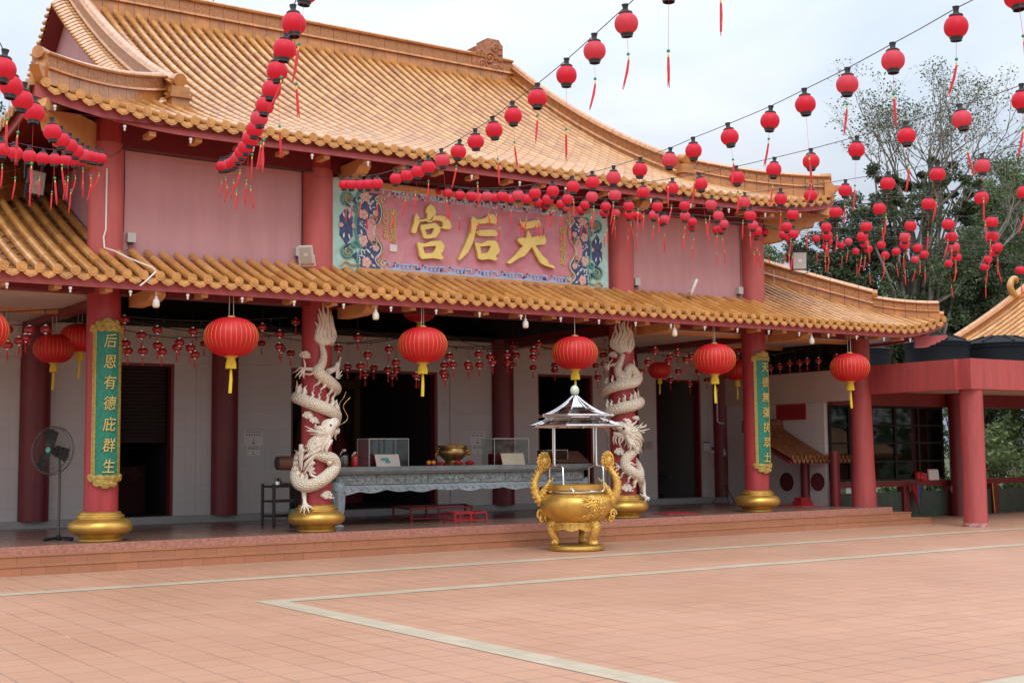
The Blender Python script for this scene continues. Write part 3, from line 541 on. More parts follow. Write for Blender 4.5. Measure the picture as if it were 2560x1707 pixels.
# --- main roof
EX0, EX1, EY0, EY1, RYC = -1.3, 13.946, -1.06, 14.06, 6.5
ZE = 5.835; GX0, GX1 = 1.23, 11.42
def zm(u): return ZE + 0.335 * u + 0.0266 * u * u
def liftm(d, u): return 0.27 * max(0, 1 - abs(d) / 2.3) ** 2 * exp(-max(0, u) / 1.3)
HK = 2.16 / 2.53
roof = thing('main_roof', None, None); roof.location = (0, 0, 0); put(roof, temple)
def dcorner(x): return min(x - EX0, EX1 - x)
def front_row(i):
    x = EX0 + 0.16 + i * (EX1 - EX0 - 0.32) / (NR - 1); d = dcorner(x)
    if GX0 - 0.05 <= x <= GX1 + 0.05: u1 = RYC - EY0 - 0.12
    else: u1 = min(d, 2.53) * HK
    if u1 < 0.12: u1 = 0.12
    return resamp(lambda u: (x, EY0 + u, zm(u) + liftm(d, u)), 0, u1, 0.27)
NR = 67
bar, pan, cap, drip = MB(), MB(), MB(), MB()
slope_rows(bar, pan, cap, drip, front_row, (1, 0, 0), NR, (0, -1, 0))
def side_row(i, sgn):
    n = NS; y = EY0 + 0.16 + i * (EY1 - EY0 - 0.32) / (n - 1); d = min(y - EY0, EY1 - y)
    v1 = min(2.25, d / HK)
    x0 = EX0 if sgn < 0 else EX1
    return resamp(lambda v: (x0 - sgn * v, y, zm(v * HK) + liftm(d, v)), 0, max(0.12, v1), 0.27)
NS = 67
for sg in (-1, 1): slope_rows(bar, pan, cap, drip, lambda i: side_row(i, sg), (0, -sg, 0), NS, (sg, 0, 0))
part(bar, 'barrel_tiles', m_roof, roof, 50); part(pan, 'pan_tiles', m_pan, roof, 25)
part(cap, 'tile_end_caps', m_cap, roof, 30); part(drip, 'drip_tiles', m_cap, roof, 30)
b = MB()   # rear slope (turned from the court)
for k in range(24):
    u0, u1 = 7.56 * k / 24, 7.56 * (k + 1) / 24
    f = lambda u: (EX0 + min(u / HK, 2.53) if u < 2.16 else GX0 - 0.3, EX1 - min(u / HK, 2.53) if u < 2.16 else GX1 + 0.3)
    a, c = f(u0), f(u1)
    b.quad((a[0], EY1 - u0, zm(u0)), (a[1], EY1 - u0, zm(u0)), (c[1], EY1 - u1, zm(u1)), (c[0], EY1 - u1, zm(u1)))
part(b, 'rear_slope', m_roof, roof, 40)
b = MB()   # boarding under the front slope
for k in range(12):
    u0, u1 = 7.5 * k / 12, 7.5 * (k + 1) / 12
    for sgn in (0, 1):
        y0, y1 = (EY0 + u0, EY0 + u1) if not sgn else (EY1 - u0, EY1 - u1)
        xa = lambda u: EX0 + min(u / HK, 2.53); xb = lambda u: EX1 - min(u / HK, 2.53)
        b.quad((xa(u0), y0, zm(u0) - 0.13), (xb(u0), y0, zm(u0) - 0.13), (xb(u1), y1, zm(u1) - 0.13), (xa(u1), y1, zm(u1) - 0.13))
part(b, 'roof_boarding', m_darkred, roof, 40)
def fascia(name, x0, x1, y0, y1, zf, lf, hgt, parent, drop=0.05):
    b = MB(); n = 40
    def strip(pa, pb, out):
        for k in range(n):
            t0, t1 = k / n, (k + 1) / n
            A = Vector(pa).lerp(Vector(pb), t0); C = Vector(pa).lerp(Vector(pb), t1); Ln = (Vector(pb) - Vector(pa)).length
            za = zf + lf(min(t0, 1 - t0) * Ln, 0) - drop; zc = zf + lf(min(t1, 1 - t1) * Ln, 0) - drop
            o = Vector(out) * 0.03
            b._add([A + Vector((0, 0, za)), C + Vector((0, 0, zc)), C + Vector((0, 0, zc - hgt)), A + Vector((0, 0, za - hgt)), A - o + Vector((0, 0, za)), C - o + Vector((0, 0, zc)), C - o + Vector((0, 0, zc - hgt)), A - o + Vector((0, 0, za - hgt))],
                   [(0, 1, 2, 3), (5, 4, 7, 6), (3, 2, 6, 7), (0, 4, 5, 1)])
    strip((x0, y0, 0), (x1, y0, 0), (0, -1, 0)); strip((x0, y0, 0), (x0, y1, 0), (-1, 0, 0)); strip((x1, y0, 0), (x1, y1, 0), (1, 0, 0)); strip((x0, y1, 0), (x1, y1, 0), (0, 1, 0))
    return b.build(name, m_fascia, parent, 30)
fas = fascia('fascia', EX0 + 0.05, EX1 - 0.05, EY0 + 0.05, EY1 - 0.05, ZE, liftm, 0.165, roof)
b = MB()   # soffit
n = 40
for k in range(n):
    for (pa, pb, qa, qb) in (((EX0 + .06, EY0 + .06), (EX1 - .06, EY0 + .06), (0, 0), (12.646, 0)), ((EX0 + .06, EY0 + .06), (EX0 + .06, EY1 - .06), (0, 0), (0, 13)), ((EX1 - .06, EY0 + .06), (EX1 - .06, EY1 - .06), (12.646, 0), (12.646, 13))):
        t0, t1 = k / n, (k + 1) / n; L_ = sqrt((pb[0] - pa[0]) ** 2 + (pb[1] - pa[1]) ** 2)
        g = lambda t: (lerp(pa[0], pb[0], t), lerp(pa[1], pb[1], t), ZE - 0.17 + liftm(min(t, 1 - t) * L_, 0)); h = lambda t: (lerp(qa[0], qb[0], t), lerp(qa[1], qb[1], t), 5.97)
        b.quad(g(t0), g(t1), h(t1), h(t0))
part(b, 'soffit', m_darkred, roof, 40)
raf = MB(); raf.box(-0.048, 0.048, -0.02, 0.26, -0.035, 0.030); raf0 = None
def place_raf(x, y, z, parent, src):
    r = src.copy(); COL.objects.link(r); r.parent = parent; r.matrix_parent_inverse = world_of(parent).inverted(); r.location = (x, y, z); return r
raf_src = raf.build('rafter', m_orange, roof, 0); raf_src.location = (0.35, EY0 + 0.14, ZE - 0.225)
for k in range(1, 19): place_raf(0.35 + k * 0.664, EY0 + 0.14, ZE - 0.225, roof, raf_src)
def bracket(x, y0, y1, z0, z1, w, parent):
    b = MB(); b.prism([[(y0, z1), (y0, z1 - 0.10), (y0 + 0.12, z0 + 0.07), (y0 + 0.3, z0 + 0.05), (y1, z0 + 0.05), (y1, z1)]], (x - w / 2, 0, 0), (0, 1, 0), (0, 0, 1), (w, 0, 0)); return b.build('bracket', m_orange, parent, 0)
for x in (XC[1] + 0.42, XC[2] + 0.0, ): bracket(x, EY0 + 0.25, 0.0, ZE - 0.42, ZE - 0.16, 0.2, roof)
def corner_bracket(cx, cy, sx, z0, parent, s=1.0):
    d = Vector((sx, 1, 0)).normalized(); nrm = Vector((-d.y, d.x, 0)) * 0.13
    pr = [(0.14, 0.02), (0.10, -0.10), (0.22, -0.20), (0.42, -0.22), (0.46, -0.33), (0.68, -0.36), (0.74, -0.46), (1.0, -0.50), (1.06, -0.58), (1.3, -0.62), (1.88, -0.62), (1.88, 0.0)]
    b = MB(); b.prism([[(x * s, y * s) for x, y in pr]], Vector((cx, cy, z0)) - nrm, d, (0, 0, 1), nrm * 2); return b.build('corner_bracket', m_orange if s > 0.9 else m_fascia, parent, 30)
for cx, cy, sx in ((EX0, EY0, 1), (EX1, EY0, -1)): corner_bracket(cx, cy, sx, ZE + 0.02, roof)
# ridges
rp = ridge_parts(); ridge_run(rp, [(1.15, RYC, zm(7.5) - 0.06), (11.35, RYC, zm(7.5) - 0.06)], 0.56, 0.32, 0.10, 0.31, base=0.34); finish_ridge(rp, 'main_ridge', roof)
for gx in (GX0, GX1):
    rp = ridge_parts(); sg = 1 if gx < 5 else -1
    ridge_run(rp, [(gx, EY0 + u, zm(u) + 0.03) for u in [1.62 + 5.85 * k / 20 for k in range(21)]], 0.38, 0.20, 0.070, 0.29)
    rr = finish_ridge(rp, 'descending_ridge', roof)
    b = MB(); p0 = Vector((gx, EY0 + 1.60, zm(1.6) + 0.42)); b.tube([p0 + Vector((0, -0.10, -0.02)), p0 + Vector((0, 0.1, 0.03))], 0.10, 14); b.box(gx - 0.14, gx + 0.14, EY0 + 1.48, EY0 + 1.64, zm(1.6) - 0.15, zm(1.6) + 0.30); b.box(gx - 0.17, gx + 0.17, EY0 + 1.44, EY0 + 1.68, zm(1.6) + 0.12, zm(1.6) + 0.17)
    b.build('ridge_end', m_ridge, rr, 35)
for cx, sx in ((EX0, 1), (EX1, -1)):
    rp = ridge_parts()
    pts = [(cx + sx * (0.10 + 2.3 * k / 14), EY0 + (0.10 + 2.3 * k / 14) * HK, zm((0.1 + 2.3 * k / 14) * HK) + liftm(0.1 + 2.3 * k / 14, 0.0) * 1.0 + 0.04) for k in range(15)]
    ridge_run(rp, pts, 0.36, 0.24, 0.07, 0.24); rr = finish_ridge(rp, 'hip_ridge', roof)
    b = MB(); q = Vector(pts[0]); b.tube([q + Vector((-sx * 0.03, -0.03, 0.34)), q + Vector((sx * 0.12, 0.12, 0.34))], 0.085, 14); b.prism([[(0, -0.1), (-0.16, 0.05), (-0.2, 0.12), (-0.08, 0.13), (0.0, 0.24), (0.1, 0.24), (0.1, -0.1)]], q + Vector((0.08 * sx, -0.08, 0)), Vector((sx, 1, 0)).normalized(), (0, 0, 1), Vector((-1, sx, 0)).normalized() * 0.14)
    b.build('ridge_end', m_ridge, rr, 35)
def chiwen(x, sx):
    b = MB(); o = (x, RYC - 0.17, 9.86)
    b.prism([[(x_ * 0.86, z_ * 0.88) for x_, z_ in ([(0, 0), (0, 0.42), (-0.14, 0.60), (-0.10, 0.72), (-0.28, 0.78), (-0.42, 0.72), (-0.40, 0.95), (-0.50, 1.0), (-0.86, 1.0), (-0.92, 0.90), (-0.98, 0.86), (-0.98, 0.05), (-0.95, 0)] if sx < 0 else [(0, 0), (0.95, 0), (0.98, 0.05), (0.98, 0.86), (0.92, 0.90), (0.86, 1.0), (0.50, 1.0), (0.40, 0.95), (0.42, 0.72), (0.28, 0.78), (0.10, 0.72), (0.14, 0.60), (0, 0.42)])]], o, (1, 0, 0), (0, 0, 1), (0, 0.36, 0))
    s_ = -1 if sx < 0 else 1
    for (cx, cz, r) in ((0.47, 0.40, 0.16), (0.26, 0.22, 0.13), (0.62, 0.66, 0.11), (0.22, 0.48, 0.09), (0.65, 0.18, 0.11)):
        b.tube([(x + s_ * cx + r * (1 - k / 16) * cos(k * 0.75), RYC - 0.18, 9.86 + cz + r * (1 - k / 16) * sin(k * 0.75)) for k in range(15)], 0.03, 6)
    for k in range(5): b.box(x + s_ * 0.76 - 0.05, x + s_ * 0.76 + 0.06, RYC - 0.2, RYC + 0.2, 9.93 + k * 0.15, 9.98 + k * 0.15)
    return b.build('ridge_beast', m_orn, roof, 30)
chiwen(10.22, 1); chiwen(2.3, -1)
# gables with their verge tiles
for gx, sg in ((GX0, -1), (GX1, 1)):
    b = MB(); xg = gx - sg * 0.02
    top = [(y, zm(y - EY0) - 0.12) for y in [0.5 + 6.0 * k / 12 for k in range(13)]]
    poly = [(0.5, zm(1.5) - 0.35)] + top + [(2 * RYC - y, z) for y, z in reversed(top[:-1])] + [(2 * RYC - 0.5, zm(1.5) - 0.35)]
    b.prism([poly], (xg - 0.06, 0, 0), (0, 1, 0), (0, 0, 1), (0.12, 0, 0)); gb = b.build('gable_wall', m_pink, roof, 0)
    b = MB(); e0 = xg + sg * 0.06; e1 = gx + sg * 0.33
    for half in (0, 1):
        pr = [(y, zm(y - EY0)) for y in [0.45 + 6.05 * k / 16 for k in range(17)]]
        if half: pr = [(2 * RYC - y, z) for y, z in pr]
        for (y0, z0), (y1, z1) in zip(pr[:-1], pr[1:]):
            b._add([(x, y, z - dz) for x in (e0, e1) for (y, z) in ((y0, z0), (y1, z1)) for dz in (0.11, 0.17)], [(0, 1, 3, 2), (4, 6, 7, 5), (1, 5, 7, 3), (0, 2, 6, 4), (0, 4, 5, 1), (2, 3, 7, 6)])
    b.build('bargeboard', m_darkred, roof, 30)
    b = MB(); bp = MB()
    for half in (0, 1):
        s_ = 0.0; y = 0.62
        while y < RYC - 0.05:
            z = zm(y - EY0); yy = y if not half else 2 * RYC - y
            xs_ = [gx + sg * 0.05, gx + sg * 0.13, gx + sg * 0.21, gx + sg * 0.29, gx + sg * 0.38]; zs = [0.05, 0.045, 0.035, -0.01, -0.075]
            for q in range(4): b.tube([(xs_[q], yy, z + zs[q]), (xs_[q + 1], yy, z + zs[q + 1])], [0.052, 0.046], 8)
            b.ball((xs_[4], yy, z + zs[4]), 0.05, 8, sz=0.9)
            dy = 0.165 / sqrt(1 + (0.335 + 0.0532 * (y - EY0)) ** 2)
            y2 = y + dy; z2 = zm(y2 - EY0); yy2 = y2 if not half else 2 * RYC - y2
            bp._add([(x, yv, zv + dz) for (yv, zv) in ((yy, z), (yy2, z2)) for x, dz in ((gx + sg * 0.05, 0.0), (gx + sg * 0.22, -0.02), (gx + sg * 0.36, -0.10))], [(0, 1, 4, 3), (1, 2, 5, 4)])
            y = y2
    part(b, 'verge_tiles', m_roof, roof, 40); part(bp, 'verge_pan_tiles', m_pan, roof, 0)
# --- lower roof
LX0, LX1, LY0, LY1 = -4.30, 16.944, -1.26, 14.3
ZL = 3.585
def zl(u): return ZL + 0.385 * u + 0.020 * u * u
def liftl(d, u): return 0.29 * max(0, 1 - abs(d) / 1.5) ** 2 * exp(-max(0, u) / 1.0)
lroof = thing('lower_roof', None, None); put(lroof, temple)
NL = 94
def lfront(i):
    x = LX0 + 0.16 + i * (LX1 - LX0 - 0.32) / (NL - 1); d = min(x - LX0, LX1 - x)
    u1 = 1.2 if -0.05 < x < 12.69 else max(0.12, min(d, 4.2))
    return resamp(lambda u: (x, LY0 + u, zl(u) + liftl(d, u)), 0, u1, 0.27)
bar, pan, cap, drip = MB(), MB(), MB(), MB()
slope_rows(bar, pan, cap, drip, lfront, (1, 0, 0), NL, (0, -1, 0))
def lside(i, sgn):
    y = LY0 + 0.16 + i * 0.2275; d = y - LY0; x0 = LX0 if sgn < 0 else LX1
    return resamp(lambda v: (x0 - sgn * v, y, zl(v) + liftl(d, v)), 0, max(0.12, min(4.2, d)), 0.27)
for sg in (-1, 1): slope_rows(bar, pan, cap, drip, lambda i: lside(i, sg), (0, -sg, 0), 62, (sg, 0, 0))
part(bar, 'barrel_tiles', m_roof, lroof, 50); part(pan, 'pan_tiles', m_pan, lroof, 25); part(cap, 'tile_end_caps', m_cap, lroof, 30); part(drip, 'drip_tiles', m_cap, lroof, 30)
fascia('fascia', LX0 + 0.05, LX1 - 0.05, LY0 + 0.05, LY1 - 1.5, ZL, liftl, 0.145, lroof)
b = MB(); n = 48
for k in range(n):
    for (pa, pb, qa, qb) in (((LX0 + .06, LY0 + .06), (LX1 - .06, LY0 + .06), (-3.04, 0), (15.684, 0)), ((LX1 - .06, LY0 + .06), (LX1 - .06, 12.7), (15.684, 0), (15.684, 12)), ((LX0 + .06, LY0 + .06), (LX0 + .06, 12.7), (-3.04, 0), (-3.04, 12))):
        t0, t1 = k / n, (k + 1) / n; L_ = sqrt((pb[0] - pa[0]) ** 2 + (pb[1] - pa[1]) ** 2)
        g = lambda t: (lerp(pa[0], pb[0], t), lerp(pa[1], pb[1], t), ZL - 0.15 + liftl(min(t, 1 - t) * L_, 0)); h = lambda t: (lerp(qa[0], qb[0], t), lerp(qa[1], qb[1], t), 3.71)
        b.quad(g(t0), g(t1), h(t1), h(t0))
part(b, 'soffit', m_darkred, lroof, 40)
for k in range(30): place_raf(-3.6 + k * 0.664, LY0 + 0.14, ZL - 0.2, lroof, raf_src).name = 'rafter'
for x in (0.42, XC[1] + 0.40, XC[2] + 0.38, XC[3] + 0.40): bracket(x, LY0 + 0.2, -0.1, ZL - 0.36, ZL - 0.14, 0.2, lroof)
for cx, sx in ((LX1, -1), (LX0, 1)): corner_bracket(cx, LY0, sx, ZL - 0.10, lroof, 0.36)
for cx, sx in ((LX1, -1), (LX0, 1)):
    rp = ridge_parts(); S = [1.05 + (3.0) * k / 14 for k in range(15)]
    ridge_run(rp, [(cx + sx * s, LY0 + s, zl(s) + 0.04) for s in S], 0.40, 0.25, 0.08, 0.3); rr = finish_ridge(rp, 'hip_ridge', lroof)
    rp = ridge_parts(); S = [0.12 + 0.95 * k / 8 for k in range(9)]
    ridge_run(rp, [(cx + sx * s, LY0 + s, zl(s) + 0.02 + liftl(s, 0)) for s in S], 0.27, 0.22, 0.065, 0.24); finish_ridge(rp, 'hip_ridge_tail', lroof)
    b = MB(); s = 1.05; q = Vector((cx + sx * s, LY0 + s, zl(s) + 0.38)); d = Vector((sx, 1, 0)).normalized(); b.tube([q - d * 0.1, q + d * 0.1], 0.095, 14); q2 = Vector((cx + sx * 0.1, LY0 + 0.1, ZL + 0.34)); b.tube([q2 - d * 0.06, q2 + d * 0.08], 0.07, 12); b.build('ridge_end', m_ridge, rr, 35)
# walls of the side aisle behind the lower roof's ends

m_redst_ = M('altar_red_silk', (0.20, 0.015, 0.015), 0.7); m_dimgilt = M('shade_tinted_gilding', (0.12, 0.07, 0.02), 0.6)  # m_dimgilt: gilding with the hall's inner shade put into its colour
ma = thing('main_altar', 'dim red and gold main altar deep inside the wide middle doorway', 'altar', (6.3, 8.0, 0.13))
b = MB(); b.box(5.0, 7.7, 6.9, 7.28, 0.135, 1.05); b.build('altar_cloth', m_darkred, ma, 0)
b = MB()
for x in (5.0, 5.85, 6.8, 7.65): b.box(x - 0.07, x + 0.07, 7.05, 7.25, 1.05, 2.9)
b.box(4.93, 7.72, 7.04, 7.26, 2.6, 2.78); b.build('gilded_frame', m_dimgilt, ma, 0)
for x in (5.42, 6.32, 7.22):
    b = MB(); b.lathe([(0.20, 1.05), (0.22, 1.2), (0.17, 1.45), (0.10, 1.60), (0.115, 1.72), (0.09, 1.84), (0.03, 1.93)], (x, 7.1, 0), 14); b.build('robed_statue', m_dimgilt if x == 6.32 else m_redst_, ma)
# ================================================================ HANGING LANTERNS
ORD = ['first', 'second', 'third', 'fourth', 'fifth', 'sixth', 'seventh', 'eighth', 'ninth', 'tenth', 'eleventh', 'twelfth', 'thirteenth', 'fourteenth', 'fifteenth', 'sixteenth', 'seventeenth', 'eighteenth', 'nineteenth', 'twentieth', 'twenty-first', 'twenty-second', 'twenty-third']
def small_lantern(shade):
    root = thing('string_lantern', 'x', 'lantern', (0, 0, 0), 'small globe lanterns strung over the courtyard')
    b = MB(); pr = []
    for k in range(13):
        a = -pi / 2 * 0.80 + pi * 0.80 * k / 12
        pr.append((0.0775 * (cos(a) ** 0.80 if cos(a) > 0 else 0), 0.0665 * sin(a) / sin(pi / 2 * 0.8)))
    b.lathe(pr, n=20); b.build('shade', shade, root)
    b = MB(); b.lathe([(0.02, 0.060), (0.044, 0.062), (0.046, 0.070), (0.04, 0.078), (0.021, 0.082), (0.017, 0.10), (0.024, 0.126), (0.004, 0.127)], n=14); b.build('cap', m_black, root)
    b = MB(); b.lathe([(0.030, -0.060), (0.042, -0.062), (0.043, -0.070), (0.037, -0.075), (0.037, -0.088), (0.032, -0.090), (0.031, -0.066)], n=16); b.build('collar', m_black, root)
    return root
def tassel_mesh(L, lean, spread):
    b = MB(); b.tube([(0, 0, -0.07), (0, 0, -0.09 - L)], 0.0012, 4); m = b
    b.cur = 1; z = -0.105 - L
    b.lathe([(0.004, z - 0.012), (0.0055, z - 0.02), (0.0055, z - 0.036), (0.004, z - 0.04)], n=8)
    b.cur = 0
    for k in range(7):
        a = k * 0.9; r = spread * (0.3 + 0.7 * ((k * 37) % 10) / 10)
        ln = 0.15 + 0.02 * ((k * 53) % 3)
        b.tube([(0.003 * cos(a), 0.003 * sin(a), z - 0.036), (0.005 * cos(a) + lean * 0.4 * ln, 0.005 * sin(a), z - 0.036 - ln * 0.5), (r * cos(a) + lean * ln, r * sin(a), z - 0.036 - ln)], [0.0042, 0.0045, 0.0022], 5)
    return b
def make_variant(shade, L, lean, spread):
    r = small_lantern(shade)
    t = tassel_mesh(L, lean, spread).build('tassel', [m_tas, m_goldth], r, 30)
    b = MB(); b.ball((0, 0, -0.10 - L), 0.0112, 10); b.build('bead', m_bead, t)
    return r
VAR = []
for shade in (m_lan, m_lanf):
    for L, lean, sp in ((0.05, -0.10, 0.010), (0.10, -0.28, 0.012), (0.16, -0.16, 0.009), (0.22, -0.05, 0.011), (0.30, 0.03, 0.012), (0.13, 0.10, 0.010)):
        VAR.append(make_variant(shade, L, lean, sp))
SDESC = {'s1': 'the string climbing to the far left', 's2': 'the low string under left roof corner', 's3': 'the steep string before left pink wall', 's4': 'the string rising from the signboard', 's5': 'the string climbing highest at right', 's5b': 'the extra string at top right edge', 's6': 'the second highest string at right', 's7': 'the third highest string at right', 's8': 'the fourth highest string at right', 's9': 'the fifth highest string at right', 's10': 'the sixth highest string at right', 's11': 'the seventh highest string at right', 's12': 'the low string past the roof corner', 's13': 'the lower far string before dark trees', 's14': 'the lowest far string before dark trees'}
m_cable = M("black_cable", (0.06, 0.06, 0.065), 0.5)
used = set(); rl = random.Random(3)
for key, pts in STRINGS.items():
    P = sorted([Vector(p) for p in pts], key=lambda p: -p.y)
    for i, p in enumerate(P):
        vi = rl.randrange(6) + (6 if rl.random() < 0.22 else 0)
        if vi in used: o = copy_tree(VAR[vi])
        else: o = VAR[vi]; used.add(vi)
        o.location = p; o.rotation_euler = (rl.uniform(-.12, .12), rl.uniform(-.12, .12), rl.uniform(-0.9, 0.5)); q_ = rl.uniform(0.96, 1.04); o.scale = (q_, q_, rl.uniform(0.97, 1.03))
        faded = 'faded ' if vi >= 6 else ''
        last = ', outermost' if i == len(P) - 1 else ''
        o['label'] = f"{faded}red lantern, {ORD[i]} from the wall on {SDESC[key]}"
    top = [p + Vector((0, 0, 0.118)) for p in P]
    d = (P[-1] - P[0]) if len(P) > 2 else Vector((-0.6, -3.0, 0)); d.z = 0; d.normalize()
    a0 = Vector((P[0].x + d.x * 0.4, -0.20, 5.60)) if P[0].y < -0.5 else P[0] + Vector((-d.x * .15, 0.05, 0.22))
    if key == 's5b': a0 = Vector((9.0, -19.5, 6.0))
    if key == 's1' or key == 's2': a0 = Vector((0.12, -0.27, 5.48))
    if key == 's3': a0 = Vector((1.55, -0.19, 5.52))
    last = top[-1]; e1 = last + d * 2.5 + Vector((0, 0, 0.10)); e2 = last + d * max(3.5, (21 + last.y)) + Vector((0, 0, 1.2))
    if key == 's5b': e1 = Vector((0.2, -15.6, 4.5)); e2 = Vector((-1.0, -17.5, 5.4))
    mid = [a0.lerp(top[0], 0.5) + Vector((0, 0, -0.10))]
    if key == 's5b': mid = [Vector((4.2, -16.6, 4.9))]; top = top[::-1]
    b = MB(); b.tube(catmull([a0] + mid + top + [e1, e2], 3), 0.0036, 5)
    tag(b.build('lantern_cable', m_cable), f"thin dark cable carrying the lanterns of {SDESC[key]}", 'cable', 'cables of the lantern strings')
# ---- small lacquered lanterns under the porch
def indoor_lantern(foil):
    root = thing('porch_lantern', 'x', 'lantern', (0, 0, 0), 'small shiny lanterns under the porch')
    b = MB(); b.lathe([(max(0.018, 0.074 * cos(-1.35 + 2.7 * k / 10) ** 0.75), 0.053 * sin(-1.35 + 2.7 * k / 10)) for k in range(11)], n=18); b.build('shade', m_shiny, root)
    for z0, z1 in ((0.050, 0.066), (-0.066, -0.050)):
        b = MB(); b.lathe([(0.022, z0), (0.027, z0 + 0.001), (0.027, z1 - 0.001), (0.022, z1)], n=14); b.build('foil_cap', foil, root)
    b = MB(); b.tube([(0, 0, 0.06), (0, 0, 0.30)], 0.0018, 4); b.build('thread', m_cable, root)
    b = MB()
    for k in range(5): b.tube([(0.003 * cos(k), 0.003 * sin(k), -0.06), (0.006 * cos(k * 1.3), 0.006 * sin(k * 1.3), -0.13), (0.012 * cos(k * 1.3) + 0.006, 0.012 * sin(k * 1.3), -0.21)], [0.003, 0.004, 0.003], 5)
    b.build('tassel', m_tas, root)
    return root
IV = [indoor_lantern(m_foil), indoor_lantern(m_foils)]
BAYS = [(-9, -0.1, 'left of the green couplet column'), (-0.1, 1.5, 'beside the left doorway'), (1.5, 3.6, 'left of the left dragon column'), (3.6, 5.3, 'just right of the left dragon column'), (5.3, 7.0, 'over the long altar table'), (7.0, 9.0, 'left of the right dragon column'), (9.0, 11.4, 'right of the right dragon column'), (11.4, 14.6, 'left of the right couplet column'), (14.6, 99, 'before the high right windows')]
order = {}
for p in INDOOR:
    for k, (a, c, d) in enumerate(BAYS):
        if a <= p[0] < c: order.setdefault(k, []).append(p)
ui = set(); k_all = 0
for k, L in order.items():
    L.sort(key=lambda p: (p[0] + 5.5) / (p[1] + 18.5))
    for i, p in enumerate(L):
        v = (k_all * 7 // 3) % 2; k_all += 1
        if v in ui: o = copy_tree(IV[v])
        else: o = IV[v]; ui.add(v)
        o.location = p; o.rotation_euler = (0, 0, rl.uniform(0, 6)); w = 'silver' if v else 'gold'
        o['label'] = f"shiny red lantern with {w} caps, {ORD[i]} from left, {BAYS[k][2]}"
for j, (y, z, x0, x1, dip) in enumerate(((0.9, 3.34, -3.6, 3.1, 0.12), (1.7, 3.36, 0.2, 9.2, 0.30), (2.4, 3.38, -3.5, 9.3, 0.22), (3.1, 3.38, 3.4, 12.6, 0.2), (1.2, 3.36, 9.5, 15.4, 0.22), (2.2, 3.36, 9.4, 15.4, 0.16), (3.3, 3.36, 9.6, 15.4, 0.12))):
    b = MB(); pts = []
    for k in range(25):
        t = k / 24; pts.append((lerp(x0, x1, t), y + 0.25 * sin(t * 5 + j), z - dip * abs(sin(t * pi * (2 if x1 - x0 < 7 else 3)))))
    b.tube(pts, 0.0075, 4)
    for k in range(1, 24, 2): q = pts[k]; b.tube([(q[0], q[1], q[2] + 0.01), (q[0], q[1], q[2] - 0.05)], 0.011, 5)
    tag(b.build('porch_cable', m_cable), f"black bulb cable sagging under the porch ceiling, {ORD[j]} of seven counted rightward", 'cable', 'sagging cables under the porch')
# ---- big cloth lanterns
def big_lantern():
    root = thing('big_lantern', 'x', 'lantern', (0, 0, 0), 'big red cloth lanterns of the porch')
    n = 64; prof = []
    for k in range(23):
        a = -1.36 + 2.72 * k / 22; prof.append((0.385 * cos(a) ** 0.80, 0.272 * sin(a) / sin(1.36)))
    b = MB(); vs = []; fs = []
    for (r, z) in prof:
        for k in range(n): rr = r * (1 - 0.016 * (k % 2)); an = 2 * pi * k / n; vs.append((rr * cos(an), rr * sin(an), z))
    for i in range(len(prof) - 1):
        for k in range(n): fs.append((i * n + k, i * n + (k + 1) % n, (i + 1) * n + (k + 1) % n, (i + 1) * n + k))
    b._add(vs, fs); sh = b.build('shade', m_biglan, root, 60)
    b = MB()
    for k in range(32):
        an = 2 * pi * (2 * k + 1) / n
        b.tube([((r * 0.988) * cos(an), (r * 0.988) * sin(an), z) for r, z in prof[5:18]], [0.0004, 0.0009, 0.0012, 0.0016, 0.0019, 0.002, 0.0021, 0.0022, 0.0022, 0.002, 0.0016, 0.001, 0.0006], 5)
    b.build('gold_rib', m_goldth, sh)
    b = MB(); b.lathe([(0.04, 0.262), (0.055, 0.268), (0.055, 0.295), (0.04, 0.30)], n=18); b.build('top_cap', m_goldth, root)
    b = MB(); b.lathe([(0.10, -0.262), (0.105, -0.268), (0.06, -0.30), (0.055, -0.325), (0.05, -0.33)], n=18); b.build('bottom_cap', m_goldth, root)
    b = MB()
    for k in range(26): an = 2 * pi * k / 26; b.tube([(0.052 * cos(an), 0.052 * sin(an), -0.32), (0.066 * cos(an), 0.066 * sin(an), -0.38), (0.068 * cos(an), 0.068 * sin(an), -0.445)], 0.0085, 5)
    b.build('fringe', m_yel, root)
    b = MB(); b.tube([(0, 0, -0.36), (0.0, 0, -0.46)], 0.012, 6)
    for k in range(7): an = 2 * pi * k / 7; b.tube([(0.008 * cos(an), 0.008 * sin(an), -0.45), (0.014 * cos(an), 0.014 * sin(an), -0.6), (0.017 * cos(an) - 0.014, 0.017 * sin(an), -0.79)], [0.008, 0.010, 0.008], 5)
    b.build('tassel', m_yel, root)
    b = MB(); b.tube([(0.04, 0, 0.29), (0.035, 0, 0.62)], 0.004, 4); b.tube([(-0.04, 0, 0.29), (-0.035, 0, 0.62)], 0.004, 4); b.build('cord', m_white, root)
    return root
bl = big_lantern()
BL = ['big red lantern cut by the left edge of the picture', 'big red lantern between green couplet column and left dragon column', 'big red lantern just right of the left dragon column', 'big red lantern above the golden incense burner', 'big red lantern left of the right couplet column', 'big red lantern before the plain rightmost porch column']
for i, p in enumerate(BIG):
    o = bl if i == 0 else copy_tree(bl); o.location = p; o.rotation_euler = (0, 0, 0.3 * i); o['label'] = BL[i]
BI = ['dim big lantern deep behind the left couplet column, lower one', 'dim big lantern half hidden by the left couplet column', 'dim big lantern high above the altar table, cut off by beam', 'dim big lantern right of the right dragon column', 'dim big lantern half hidden behind the right couplet column']
for i, p in enumerate(BIGIN):
    o = copy_tree(bl); o.location = p; s = (0.80, 0.8, 0.8, 0.62, 0.8)[i]; o.scale = (s, s, s); o['label'] = BI[i]
